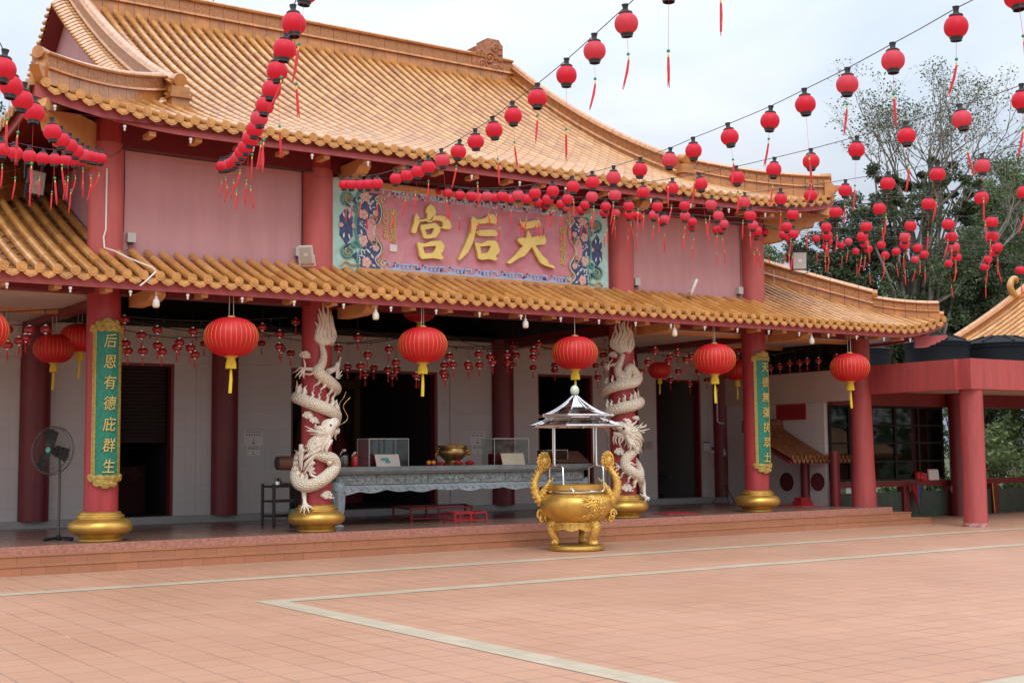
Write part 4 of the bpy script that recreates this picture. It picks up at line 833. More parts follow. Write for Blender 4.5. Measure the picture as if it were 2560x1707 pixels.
# ---- sockets and bulbs along the eaves
def socket():
    root = thing('bulb_socket', 'x', 'light socket', (0, 0, 0)); b = MB()
    b.lathe([(0.022, 0.0), (0.022, -0.03), (0.014, -0.034), (0.013, -0.052), (0.017, -0.056), (0.010, -0.075)], n=10); b.build('socket_body', m_white, root); return root
sk = socket(); first = True
for row, (z0, y0, x0, x1, stp, lf, nm, gx0, gx1) in enumerate(((ZE - 0.245, EY0 + 0.03, -1.0, 13.5, 0.93, liftm, 'upper', EX0, EX1), (ZL - 0.215, LY0 + 0.03, -1.6, 16.4, 0.79, liftl, 'lower', LX0, LX1))):
    x = x0; i = 0
    while x < x1:
        if first: o = sk; first = False
        else: o = copy_tree(sk)
        o.location = (x, y0, z0 + lf(min(x - gx0, gx1 - x), 0)); o['group'] = f'empty bulb sockets under the {nm} eave'
        o['label'] = f"white empty bulb socket under the {nm} eave, {ORD[i]} from left"
        x += stp; i += 1
def led():
    root = thing('led_bulb', 'x', 'light bulb', (0, 0, 0), 'screw bulbs hanging under the lower eave'); b = MB()
    b.tube([(0, 0, 0.10), (0, 0, 0)], 0.012, 6); b.lathe([(0.02, 0.01), (0.026, 0), (0.03, -0.03), (0.05, -0.05), (0.056, -0.08), (0.058, -0.115)], n=16); b.build('ribbed_base', m_white, root)
    b = MB(); b.lathe([(0.058, -0.115), (0.058, -0.135), (0.05, -0.16), (0.03, -0.172), (0.004, -0.175)], n=16); b.build('diffuser', M("warm_white_diffuser", (0.78, 0.70, 0.52), 0.4), root); return root
lb = led()
for i, (x, d) in enumerate(((0.36, 'by the left couplet column'), (3.72, 'right of the left dragon column'), (6.45, 'between the two dragon columns, above the altar'), (9.62, 'right of the right dragon column'), (13.05, 'right of the right couplet column'))):
    o = lb if i == 0 else copy_tree(lb); o.location = (x, LY0 + 0.12, ZL - 0.27); o.scale = (0.85, 0.85, 0.85); o['label'] = 'white screw bulb hanging under the lower eave ' + d
# ================================================================ SIGNBOARD
YB = -0.16
m_turq = M("pale_turquoise_paint", (0.42, 0.66, 0.60), 0.55, var=0.12, vs=5); m_navy = M("navy_paint", (0.05, 0.075, 0.185), 0.5, var=0.3, vs=14); m_rose = M("rose_board_paint", (0.61, 0.205, 0.27), 0.55, var=0.10, vs=3, col2=(0.66, 0.32, 0.37))
m_petal = M("petal_pink", (0.70, 0.42, 0.36), 0.6, var=0.2, vs=25); m_teal = M("teal_paint", (0.09, 0.34, 0.30), 0.5, var=0.2, vs=12); m_pale = M("pale_blue_paint", (0.52, 0.60, 0.72), 0.55, var=0.1, vs=9); m_leaf = M("white_leaf_paint", (0.66, 0.72, 0.68), 0.55)
m_oline = M("ochre_outline", (0.55, 0.33, 0.14), 0.5, var=0.15, vs=20); m_fan = M("shell_pink", (0.64, 0.34, 0.36), 0.55, var=0.15, vs=30); m_sky2 = M("powder_blue_paint", (0.36, 0.50, 0.76), 0.55, var=0.12, vs=9)
sb = thing('signboard', 'wide painted signboard with three gold characters between the upper columns', 'signboard', (6.22, YB, 4.05))
b = MB(); b.box(3.49, 8.96, YB + 0.03, YB + 0.13, 4.03, 5.50); b.build('backboard', m_turq, sb, 0)
b = MB(); b.box(4.08, 8.37, YB + 0.012, YB + 0.03, 4.10, 5.42); b.build('rose_panel', m_rose, sb, 0)
b = MB(); b.box(3.93, 8.52, YB - 0.02, YB + 0.03, 4.035, 4.10); b.build('lower_rail', m_orange, sb, 0)
b = MB(); b.box(3.93, 8.52, YB - 0.02, YB + 0.03, 5.395, 5.49); b.build('upper_rail', m_orange, sb, 0)
def S(px, py):                       # sign drawing units -> board coordinates (x, z)
    return (3.475 + (px - 32) * 0.002405 + max(0, 0) , 5.4855 - (py - 45) * 0.00193)
mir = lambda p: (12.45 - p[0], p[1])
def flat(polys, name, mat, y0, th, parent, both=True):
    b = MB()
    for lp in polys:
        b.prism([[S(*p) for p in lp]], (0, y0, 0), (1, 0, 0), (0, 0, 1), (0, -th, 0))
        if both: b.prism([[mir(S(*p)) for p in lp]], (0, y0, 0), (1, 0, 0), (0, 0, 1), (0, -th, 0))
    return b.build(name, mat, parent, 0)
Rg = [(440, 140), (395, 150), (365, 180), (400, 230), (412, 300), (395, 370), (360, 420), (355, 480), (385, 530), (410, 580), (400, 630), (365, 680), (385, 730), (440, 768)]
Lf = [(235, 768), (215, 680), (240, 600), (215, 520), (205, 430), (215, 330), (240, 260), (215, 200), (235, 135)]
flat([Rg + Lf], 'navy_border', m_navy, YB + 0.012, 0.008, sb)
def tubes(lines, name, mat, r, y, both=True):
    b = MB()
    for ln in lines:
        q = catmull([(S(*p)[0], y, S(*p)[1]) for p in ln], 4); b.tube(q, r, 6)
        if both: b.tube([(12.45 - p.x, p.y, p.z) for p in q], r, 6)
    return b.build(name, mat, sb)
def spiral(cx, cy, r, a0, turns, d=1): return [(cx + r * (1 - 0.8 * k / 10) * cos(a0 + d * turns * 2 * pi * k / 10), cy + r * (1 - 0.8 * k / 10) * 1.2 * sin(a0 + d * turns * 2 * pi * k / 10)) for k in range(11)]
tubes([Rg, spiral(400, 175, 40, 0, 1.1), spiral(400, 715, 42, 0, -1.1), spiral(345, 360, 38, 0.5, 1.2), spiral(345, 540, 38, -0.5, -1.2)], 'ochre_scroll', m_oline, 0.012, YB)
tubes([[(x - 14, y) for x, y in Rg], spiral(412, 180, 26, 1, 1.0), spiral(412, 712, 26, -1, -1.0), spiral(235, 195, 34, 1, 1.2), spiral(238, 645, 34, 0, -1.2)], 'white_scroll', m_leaf, 0.010, YB + 0.004)
tubes([Lf, spiral(150, 200, 52, 2, 1.3), spiral(150, 640, 52, -2, -1.3), spiral(205, 270, 30, 0, 1.1), spiral(200, 580, 30, 0, -1.1)], 'teal_scroll', m_teal, 0.018, YB + 0.006)
tubes([spiral(150, 200, 30, 1, 1.1), spiral(150, 640, 30, -1, -1.1), [(95, 760), (130, 720), (175, 745), (215, 735)], [(95, 790), (140, 765), (190, 790)]], 'ochre_scroll', m_oline, 0.012, YB + 0.004)
tubes([[(160, 215), (130, 240), (165, 265)], [(225, 180), (190, 205), (215, 235)], [(160, 610), (130, 600), (165, 575)], [(225, 690), (190, 670), (215, 640)]], 'blue_scroll', m_navy, 0.016, YB + 0.008)
flat([[(110 + 45 * cos(t / 12 * 2 * pi) * (1 + 0.25 * (t % 2)) + 30, 430 + 130 * sin(t / 12 * 2 * pi) * (1 + 0.2 * (t % 2))) for t in range(12)]], 'navy_motif', m_navy, YB + 0.028, 0.006, sb)
fan = [(320 + 38 * cos(a), 440 + 100 * sin(a)) for a in [2 * pi * k / 18 for k in range(18)]]
flat([fan], 'shell_fan', m_fan, YB + 0.004, 0.006, sb)
def flower(cx, cy, r): return [[(cx + r * cos(2 * pi * k / 5) * 0.55 + r * 0.48 * cos(a), cy + 1.25 * (r * sin(2 * pi * k / 5) * 0.55 + r * 0.48 * sin(a))) for a in [2 * pi * j / 9 for j in range(9)]] for k in range(5)]
FL = flower(282, 172, 34) + flower(262, 320, 34) + flower(352, 300, 22) + flower(258, 540, 36) + flower(355, 590, 24) + flower(285, 715, 36) + flower(100, 425, 16) + flower(190, 425, 16)
b = MB()
for i, lp in enumerate(FL):
    for f in (lambda p: p, mir): b.prism([[f(S(*p)) for p in lp]], (0, YB + 0.005 + 0.0004 * (i % 5), 0), (1, 0, 0), (0, 0, 1), (0, -0.006, 0))
b.build('blossom', m_petal, sb, 0)
lv = []
for (cx, cy, a, l) in ((310, 225, 0.4, 40), (240, 240, 2.2, 40), (315, 260, 1.2, 36), (245, 395, 2.5, 44), (285, 440, 0.3, 34), (250, 470, 1.4, 44), (300, 620, 0.8, 44), (245, 625, 2.4, 36), (330, 660, 1.0, 40), (330, 210, 2.4, 36), (120, 340, 1.4, 40), (160, 345, 1.8, 40), (120, 510, 1.7, 40), (160, 515, 1.3, 40), (340, 735, 0.5, 34), (230, 735, 2.2, 34)):
    lv.append([(cx + l * (t * cos(a)) - w * 9 * sin(a), cy + 1.2 * (l * t * sin(a) + w * 9 * cos(a))) for t, w in ((-0.5, 0), (-0.2, 1), (0.2, 0.8), (0.5, 0), (0.15, -0.5), (-0.2, -0.4))])
rq = random.Random(9)
for _ in range(46):
    cy = rq.uniform(150, 760); cx = rq.uniform(228, 345); a = rq.uniform(0, 3.1); l = rq.uniform(16, 30)
    lv.append([(cx + l * (t * cos(a)) - w * 6 * sin(a), cy + 1.2 * (l * t * sin(a) + w * 6 * cos(a))) for t, w in ((-0.5, 0), (-0.2, 1), (0.2, 0.8), (0.5, 0), (0.15, -0.5), (-0.2, -0.4))])
flat(lv, 'leaf_scroll', m_leaf, YB + 0.006, 0.006, sb)
def fret(y, flip):
    b = MB(); x = 4.37
    h = 0.10 * (1 if flip else -1)
    k = 0
    b.box(4.33, 8.12, YB - 0.003, YB + 0.012, *(sorted((y, y - h * 0.22))))
    while x < 8.02:
        w = 0.16; z0, z1 = sorted((y, y + h))
        def seg(xa, xb, ta, tb):
            za, zb = sorted((y + h * ta, y + h * tb)); b.box(xa, xb, YB - 0.002, YB + 0.011, za, zb)
        if k % 3 == 0: seg(x, x + 0.025, 0, 0.8); seg(x, x + w * 0.7, 0.72, 1.0); seg(x + w * 0.7, x + w * 0.7 + 0.025, 0.3, 1.0)
        elif k % 3 == 1: seg(x, x + w, 0.0, 0.25); seg(x + w * 0.3, x + w * 0.3 + 0.025, 0.25, 1.0); seg(x + w * 0.3, x + w * 0.9, 0.8, 1.0); seg(x + w * 0.8, x + w * 0.95, 0.3, 0.8)
        else: seg(x + 0.02, x + 0.06, 0.1, 0.7); seg(x + 0.09, x + 0.13, 0.1, 0.7); seg(x, x + w, 0.62, 0.9)
        x += w + 0.012; k += 1
    return b
fret(5.385, False).build('key_fret', m_pale, sb, 0); fret(4.125, True).build('key_fret', m_sky2, sb, 0)
b = MB()
for k in range(9):
    for z in (5.345, 4.16): b.ball((4.6 + k * 0.42, YB + 0.008, z), 0.035, 8, sx=1.5, sy=0.25, sz=0.7)
b.build('blue_boss', m_navy, sb)
for key, nm in (('gong', 'left'), ('hou', 'middle'), ('tian', 'right')):
    b = MB()
    for shape in CHARS[key]: b.prism(shape, (0, YB - 0.005, 0), (1, 0, 0), (0, 0, 1), (0, -0.055, 0))
    b.build('gold_character', m_goldy, sb, 0)
def text_mesh(txt, size, mat, name, parent, loc, width=0.0, depth=0.01, shear=0.0, sx=1.0):
    cu = bpy.data.curves.new('text', 'FONT'); cu.body = txt; cu.size = size; cu.align_x = 'CENTER'; cu.align_y = 'CENTER'; cu.extrude = depth; cu.offset = width; cu.shear = shear; cu.resolution_u = 3
    ob = bpy.data.objects.new('text', cu); COL.objects.link(ob)
    dg = bpy.context.evaluated_depsgraph_get(); me = bpy.data.meshes.new_from_object(ob.evaluated_get(dg)); bpy.data.objects.remove(ob); bpy.data.curves.remove(cu)
    me.materials.clear(); me.materials.append(mat)
    me.transform(Matrix.Diagonal((sx, 1, 1, 1))); me.transform(Matrix.Rotation(pi / 2, 4, 'X')); me.transform(Matrix.Translation(loc))
    o = bpy.data.objects.new(name, me); COL.objects.link(o); put(o, parent); return o
def column_text(txt, x, z0, z1, size, mat, name, parent, y, **k):
    n = len(txt)
    for i, ch in enumerate(txt): text_mesh(ch, size, mat, name, parent, (x, y, lerp(z0, z1, i / (n - 1))), **k)
column_text("狮城隆根題", 4.557, 5.018, 4.60, 0.125, m_goldy, 'inscription_character', sb, YB, width=-0.001)
column_text("二〇〇三年春", 4.418, 5.035, 4.63, 0.095, m_goldy, 'inscription_character', sb, YB, width=-0.001)
column_text("關丹海南會館", 7.94, 5.038, 4.474, 0.125, m_goldy, 'inscription_character', sb, YB, width=-0.001)
b = MB(); b.box(4.50, 4.63, YB - 0.006, YB + 0.012, 4.40, 4.51); b.build('seal', m_white, sb, 0)
# ================================================================ COUPLET BOARDS
m_couplet_gold = M('couplet_gold', (0.68, 0.51, 0.15), 0.45, metal=0.2, var=0.1, vs=12)
def couplet(xc, txt, label):
    root = thing('couplet_board', label, 'couplet board', (xc, -0.26, 1.9), 'green couplet boards on the columns')
    z0, z1 = 0.86, 2.96; R = 0.262
    def arc(a0, a1, za, zb, r0, r1, mb, n=10):
        vs = []
        for k in range(n + 1):
            a = radians(lerp(a0, a1, k / n))
            for r in (r0, r1):
                for z in (za, zb): vs.append((xc + r * sin(a), -r * cos(a), z))
        fs = []
        for k in range(n):
            o = k * 4; p = o + 4; fs += [(o + 2, p + 2, p + 3, o + 3), (o, o + 1, p + 1, p), (o + 1, o + 3, p + 3, p + 1), (o, p, p + 2, o + 2)]
        fs += [(0, 2, 3, 1), (n * 4, n * 4 + 1, n * 4 + 3, n * 4 + 2)]
        mb._add(vs, fs)
    b = MB(); arc(-36, 36, z0, z1, R - 0.02, R, b); b.build('green_panel', m_green, root, 40)
    for s in (-1, 1):
        b = MB(); arc(36 * s, 38 * s, z0, z1, R - 0.02, R + 0.012, b, 2); arc(44.5 * s, 47 * s, z0, z1, R - 0.02, R + 0.012, b, 2); arc(38 * s, 44.5 * s, z0, z1, R - 0.02, R + 0.002, b, 3)
        z = z0 + 0.02
        while z < z1 - 0.06:
            arc(38.4 * s, 44 * s, z, z + 0.008, R, R + 0.010, b, 2); arc(38.4 * s, 39.8 * s, z + 0.008, z + 0.042, R, R + 0.010, b, 1); arc(42.8 * s, 44 * s, z + 0.018, z + 0.05, R, R + 0.010, b, 1); arc(39.8 * s, 42.8 * s, z + 0.026, z + 0.033, R, R + 0.01, b, 1); z += 0.056
        b.build('fret_border', m_crest, root, 30)
    for top in (1, 0):
        b = MB(); rr = random.Random(4)
        zb = z1 if top else z0; sg = 1 if top else -1
        for (a, dz, r) in ((-42, 0.01, .062), (-22, 0.015, .072), (0, 0.02, .075), (22, 0.015, .072), (42, 0.01, .062), (-27, 0.075, .058), (-5, 0.10, .066), (18, 0.085, .06), (-48, -0.02, .04), (48, -0.02, .04)):
            ca = radians(a); c = Vector((xc + (R) * sin(ca), -(R) * cos(ca), zb + sg * (dz - 0.02))); tx = Vector((cos(ca), sin(ca), 0))
            nn = Vector((sin(ca), -cos(ca), 0))
            b.prism([[(r * cos(2 * pi * k / 14), r * 0.72 * sin(2 * pi * k / 14)) for k in range(14)]], c - nn * 0.02, tx, (0, 0, 1), nn * 0.035)
            for q in range(3):
                f = 0.92 - 0.3 * q; b.tube([c + nn * (0.015 + 0.006 * q) + tx * (r * f * cos(t)) + Vector((0, 0, r * f * 0.72 * sin(t))) for t in [2 * pi * k / 12 for k in range(13)]], 0.009, 5)
        b.build('cloud_crest', m_crest, root, 40)
    n = len(txt)
    for i, ch in enumerate(txt): text_mesh(ch, 0.208, m_couplet_gold, 'gold_character', root, (xc + 0.012, -R - 0.008, lerp(z1 - 0.19, z0 + 0.17, i / (n - 1)) - 0.01), width=0.0, depth=0.008, shear=0.13, sx=0.86)
    return root
couplet(XC[0], "后恩有德庇群生", 'green couplet board with seven gold characters on the leftmost column, beside the fan')
couplet(XC[3], "天德無彊扶眾士", 'green couplet board with seven gold characters on the right column, near the tripod')
# ================================================================ COLUMN DRAGONS
class Wrap:
    """draws on the skin of a column seen from the court: x to the right, z up, off = stand-off from the shaft"""
    def __init__(s, cx, r, t, R=RC): s.c = Vector((cx, 0, 0)); s.r = Vector((r[0], r[1], 0)); s.t = Vector((t[0], t[1], 0)); s.R = R
    def p(s, a, z, off=0.03):
        rho = s.R + off; b = sqrt(max(0.0, rho * rho - a * a)) if abs(a) < rho else -0.4 * (abs(a) - rho)
        return s.c + s.r * a + s.t * b + Vector((0, 0, z))
    def ph(s, deg, z, rho): return s.c + s.r * (rho * sin(radians(deg))) + s.t * (rho * cos(radians(deg))) + Vector((0, 0, z))
    def n(s, a):
        q = max(-0.98, min(0.98, a / (s.R + 0.03))); return (s.r * q + s.t * sqrt(1 - q * q)).normalized()
def dragon(W, conv, path, fins, name_label, tail, head_fn, limbs, clouds, xcol):
    root = thing('dragon_sculpture', name_label, 'dragon sculpture', (W.c.x, 0, 0.41), 'cream dragons coiled round the columns')
    P = [W.ph(d, z, W.R + off) for d, z, r, off in path]; rad = [r for d, z, r, off in path]
    C = catmull(P, 6); Rr = [r * 1.06 for r in resample(rad, 6)]
    b = MB(); b.tube(C, Rr, 14); b.build('scaly_body', m_scale, root, 60)
    b = MB()
    for (i0, i1, dirz) in fins:
        L_ = 0.0; nxt = 0.0
        for i in range(i0 * 6, min(i1 * 6, len(C) - 1)):
            L_ += (C[i + 1] - C[i]).length
            if L_ >= nxt:
                nxt += 0.115; c = C[i]; out = Vector((c.x - W.c.x, c.y, 0)).normalized(); t = (C[i + 1] - C[i]).normalized()
                side = t.cross(out).normalized(); side = side if side.z * dirz > 0 else -side
                h = 0.12 + 0.05 * ((int(nxt * 100) * 7) % 3) / 2
                q0 = c + side * Rr[i] * 0.7; b.tube(catmull([q0, q0 + side * h * 0.45 + t * 0.01, q0 + side * h * 0.8 - t * 0.02, q0 + side * h * 1.15 + t * 0.012], 3), [0.056, 0.054, 0.05, 0.045, 0.039, 0.033, 0.026, 0.018, 0.010, 0.003], 6, flat=0.4)
    b.build('fin', m_dragon, root)
    X = lambda x, y, off=0.03: W.p(*conv(x, y), off)
    def flames(ls, r0, off, name, mb=None):
        m = mb or MB()
        for ln in ls:
            q = catmull([X(*pt[:2], (pt[2] if len(pt) > 2 else off)) for pt in ln], 4); n_ = len(q)
            m.tube(q, [r0 * (1 - 0.9 * (k / (n_ - 1)) ** 1.4) for k in range(n_)], 7, flat=0.7)
        return m if mb else m.build(name, m_dragon, root)
    flames(tail, 0.068, 0.03, 'tail_plume')
    for j, (arm, r0, fingers) in enumerate(limbs):
        m = MB(); q = catmull([X(*p) for p in arm], 5); n_ = len(q)
        m.tube(q, [lerp(r0, r0 * 0.55, k / (n_ - 1)) for k in range(n_)], 10)
        e = q[-1]; m.ball(e, r0 * 0.85, 10)
        for f in fingers:
            qq = catmull([e] + [X(*p) for p in f], 3); k_ = len(qq); m.tube(qq, [lerp(r0 * 0.5, 0.006, k / (k_ - 1)) for k in range(k_)], 7)
            m.ball(qq[k_ // 2], r0 * 0.46, 7)
        m.build('clawed_leg', m_dragon, root)
    for (x, y, w) in clouds:
        m = MB()
        for dx, dy, rr in ((0, 0, 0.55), (-0.55, 0.12, 0.40), (0.55, 0.10, 0.42), (0.2, -0.30, 0.42), (-0.25, -0.28, 0.36), (-0.1, 0.42, 0.42), (0.55, 0.55, 0.3), (0.95, 0.62, 0.14)):
            c = X(x + dx * w, y + dy * w, 0.035); nn = W.n(conv(x + dx * w, y)[0]); r_ = rr * w * xcol
            tx = Vector((0, 0, 1)).cross(nn)
            m.tube([c - nn * 0.03, c + nn * 0.012, c + nn * 0.028], [r_, r_ * 0.92, r_ * 0.5], 12)
            m.tube([c + nn * 0.03 + tx * (r_ * (0.85 - 0.07 * k) * cos(k * 0.7)) + Vector((0, 0, r_ * (0.85 - 0.07 * k) * sin(k * 0.7))) for k in range(11)], 0.008, 5)
        m.build('cloud', m_dragon, root)
    head_fn(root, X, W, flames)
    return root
m_eye = M("dark_eye", (0.02, 0.02, 0.03), 0.2)
def head(root, X, W, flames, sk, snout, jaw, brow, horns, mane, beard, eye, whisk, r=0.115, fan=None):
    m = MB(); q = catmull([X(*p) for p in sk], 4); m.tube(q, [lerp(r * 0.95, r * 1.05, k / (len(q) - 1)) for k in range(len(q))], 12); m.ball(q[-1], r * 1.05, 12); m.ball(q[0], r * .95, 12)
    q = catmull([X(*p) for p in snout], 5); n_ = len(q); m.tube(q, [lerp(r * 0.88, r * 0.42, k / (n_ - 1)) for k in range(n_)], 12); m.ball(q[-1], r * 0.48, 10)
    m.ball(q[-1] + Vector((0, 0, r * 0.35)), r * 0.36, 8)
    q = catmull([X(*p) for p in jaw], 4); n_ = len(q); m.tube(q, [lerp(r * 0.55, r * 0.25, k / (n_ - 1)) for k in range(n_)], 10); m.ball(q[-1], r * 0.27, 8)
    for p in brow: m.ball(X(*p), r * 0.40, 8)
    hd = m.build('head', m_dragon, root, 60)
    jm = [X(*p) for p in jaw]; sm = [X(*p) for p in snout]
    b = MB(); b.tube([jm[0].lerp(sm[0], 0.5), jm[-2].lerp(sm[-2], 0.5)], [r * 0.5, r * 0.28], 8); b.build('mouth', m_darkred, hd)
    b = MB()
    for k in range(4): q0 = sm[1].lerp(sm[-1], k / 3.2) + Vector((0, 0, -r * 0.42)); b.tube([q0, q0 + Vector((0, 0, -r * 0.3))], [r * 0.10, r * 0.02], 5)
    b.build('teeth', m_white, hd)
    b = MB(); b.ball(X(eye[0], eye[1], eye[2] + 0.035), r * 0.22, 8); b.build('eye', m_eye, hd)
    flames(horns, 0.034, 0.09, 'horn'); flames([[(x, y, (o[0] if o else 0.08) + 0.06) for x, y, *o in ln] for ln in mane] + [[(x + rx, y + ry, (o[0] if o else 0.08) + 0.07) for x, y, *o in ln] for ln in mane for rx, ry in ((10, 26),)], 0.050, 0.14, 'mane'); flames(beard, 0.032, 0.08, 'beard')
    if fan:
        cx, cy, a0, a1, L_, sg = fan; FL_ = []
        for k in range(15):
            a = radians(lerp(a0, a1, k / 14)); l = L_ * (0.75 + 0.35 * ((k * 37) % 7) / 7)
            FL_.append([(cx + l * t * cos(a) + sg * 9 * sin(t * 5 + k), cy + l * t * sin(a) + 16 * t * t + 7 * cos(t * 6 + k), 0.25 - 0.13 * t) for t in (0.15, 0.4, 0.7, 1.0)])
        flames(FL_, 0.034, 0.08, 'mane')
    if whisk:
        m = MB()
        for ln in whisk: m.tube(catmull([X(*p) for p in ln], 5), 0.006, 5)
        m.build('whisker', m_goldr, root)
# left dragon
WL = Wrap(3.3, (0.902, -0.432), (-0.432, -0.902))
cvL = lambda x, y: ((x - 197) * 0.00231, 0.39 + (1365 - y) * 0.00231)
pathL = [(14, 2.86, 0.032, 0.04), (22, 2.70, 0.050, 0.05), (16, 2.55, 0.062, 0.06), (4, 2.44, 0.085, 0.07), (22, 2.34, 0.088, 0.07), (55, 2.24, 0.085, 0.06), (95, 2.17, 0.082, 0.06), (150, 2.13, 0.082, 0.06), (210, 2.10, 0.082, 0.06), (260, 2.06, 0.085, 0.07), (300, 2.03, 0.090, 0.075), (335, 1.97, 0.092, 0.075), (370, 1.90, 0.092, 0.075), (405, 1.83, 0.088, 0.075), (440, 1.76, 0.084, 0.07), (485, 1.60, 0.08, 0.05), (540, 1.35, 0.08, 0.05), (590, 1.08, 0.08, 0.05), (628, 0.88, 0.088, 0.075), (662, 0.745, 0.095, 0.08), (695, 0.70, 0.095, 0.08), (728, 0.76, 0.095, 0.085), (760, 0.88, 0.095, 0.085), (780, 0.99, 0.092, 0.085), (768, 1.10, 0.088, 0.09), (738, 1.15, 0.084, 0.09), (712, 1.22, 0.08, 0.09), (708, 1.31, 0.075, 0.09), (722, 1.40, 0.075, 0.10), (742, 1.47, 0.075, 0.11)]
def headL(root, X, W, flames):
    head(root, X, W, flames, [(245, 905, .10), (262, 870, .12), (275, 845, .12)], [(275, 850, .12), (300, 830, .13), (318, 812, .12), (330, 822, .10)], [(275, 880, .11), (305, 875, .12), (332, 878, .11), (338, 862, .1)], [(262, 826, .16), (284, 815, .17), (300, 808, .16)],
         [[(235, 880), (200, 885), (175, 868), (150, 855), (118, 838)], [(205, 882), (195, 850), (186, 825)], [(165, 862), (150, 872), (130, 868)], [(255, 845), (240, 815), (270, 800)]],
         [[(240, 900, .10), (200, 925, .09), (165, 925, .06), (140, 945, .05)], [(225, 930, .1), (180, 950, .08), (140, 965, .06), (118, 978, .04)], [(215, 960, .1), (170, 990, .08), (130, 1000, .05), (108, 1012, .04)], [(190, 1000, .08), (150, 1030, .06), (120, 1050, .05), (106, 1070, .04)], [(170, 1050, .07), (140, 1080, .06), (120, 1110, .05), (112, 1130, .04)], [(165, 1085, .07), (150, 1130, .06), (195, 1150, .06)], [(98, 960, .0), (92, 1030, .02), (90, 1110, .03)], [(260, 900, .12), (230, 950, .12), (220, 1000, .10)], [(280, 905, .12), (255, 960, .12), (250, 1010, .1)], [(250, 870, .13), (215, 905, .11), (190, 925, .09)]],
         [[(300, 890, .12), (290, 925, .10), (300, 960, .08)], [(320, 885, .11), (318, 915, .09), (328, 930, .07)], [(285, 900, .12), (270, 940, .11), (275, 980, .09)]],
         (288, 838, .185), [[(325, 785, .10), (352, 745, .12), (348, 690, .14), (375, 650, .15), (392, 608, .16)], [(338, 830, .1), (375, 818, .12), (404, 780, .14), (375, 715, .15), (388, 680, .16), (420, 648, .17)]], fan=(262, 872, 100, 215, 105, -1))
dragon(WL, cvL, pathL, [(9, 15, 1), (17, 20, 1), (3, 6, -1)], 'cream dragon coiled round the column left of the stone altar table, with long whiskers',
       [[(262, 300), (240, 230), (255, 150), (238, 80), (236, 20)], [(255, 290), (215, 240), (235, 160), (222, 100), (208, 58)], [(250, 290), (200, 230), (215, 165), (203, 95)], [(268, 290), (270, 210), (262, 130), (270, 70), (262, 45)], [(278, 290), (295, 220), (282, 140), (290, 70)], [(285, 290), (308, 230), (300, 170), (298, 100)], [(245, 300), (195, 260), (205, 190), (183, 150)]],
       headL,
       [([(210, 470, .06), (165, 466, .05), (115, 462, .07)], 0.040, [[(90, 455, .10), (60, 475, .1), (38, 480, .1)], [(90, 480, .12), (65, 505, .12), (55, 515, .1)], [(100, 490, .12), (85, 515, .12), (85, 528, .1)], [(112, 490, .1), (112, 515, .1), (115, 525, .08)], [(120, 450, .1), (118, 420, .1), (110, 400, .1)]]),
        ([(275, 480, .08), (315, 460, .08), (335, 430, .10)], 0.05, [[(345, 410, .1), (358, 375, .1)], [(345, 490, .1), (365, 465, .12)], [(340, 505, .1), (368, 495, .12)], [(330, 515, .1), (355, 518, .12)]]),
        ([(115, 1225, .09), (118, 1290, .06), (122, 1345, .10)], 0.045, [[(105, 1370, .14), (92, 1405, .15)], [(120, 1380, .16), (118, 1415, .17)], [(140, 1375, .16), (150, 1405, .17)], [(155, 1365, .15), (180, 1378, .16)]]),
        ([(270, 1085, .13), (300, 1070, .13), (318, 1068, .13)], 0.035, [[(325, 1050, .13), (338, 1042, .13)], [(335, 1068, .13), (345, 1062, .13)], [(335, 1090, .13), (348, 1098, .13)]])],
       [(140, 765, 36), (180, 800, 30), (118, 365, 34), (262, 1290, 38), (280, 1035, 18)], 0.00231)
# right dragon
WR = Wrap(9.346, (0.778, -0.628), (-0.628, -0.778))
cvR = lambda x, y: ((x - (217 + y * 0.011)) * 0.00252, 0.39 + (1325 - y) * 0.00252)
def zR(y): return 0.39 + (1325 - y) * 0.00252
pathR = [(6, zR(325), .035, .04), (-4, zR(375), .055, .05), (-14, zR(430), .068, .06), (-6, zR(480), .075, .06), (15, zR(500), .08, .06), (22, zR(440), .07, .06), (34, zR(420), .07, .06), (55, zR(460), .078, .06), (75, zR(490), .084, .065), (45, zR(525), .088, .085), (10, zR(540), .090, .09), (-25, zR(555), .092, .09), (-60, zR(575), .092, .085), (-95, zR(600), .088, .075), (-140, zR(620), .084, .06), (-200, zR(640), .084, .06), (-255, zR(655), .088, .07), (-290, zR(670), .092, .08), (-325, zR(690), .095, .085), (-360, zR(705), .095, .085), (-395, zR(725), .092, .08), (-430, zR(760), .086, .07), (-480, zR(860), .08, .05), (-545, zR(1000), .08, .05), (-605, zR(1130), .085, .05), (-655, zR(1200), .088, .07), (-668, zR(1185), .09, .08), (-690, zR(1160), .092, .085), (-712, zR(1120), .092, .085), (-712, zR(1070), .088, .085), (-698, zR(1035), .084, .09), (-682, zR(1000), .08, .1), (-680, zR(960), .078, .10), (-690, zR(915), .076, .11)]
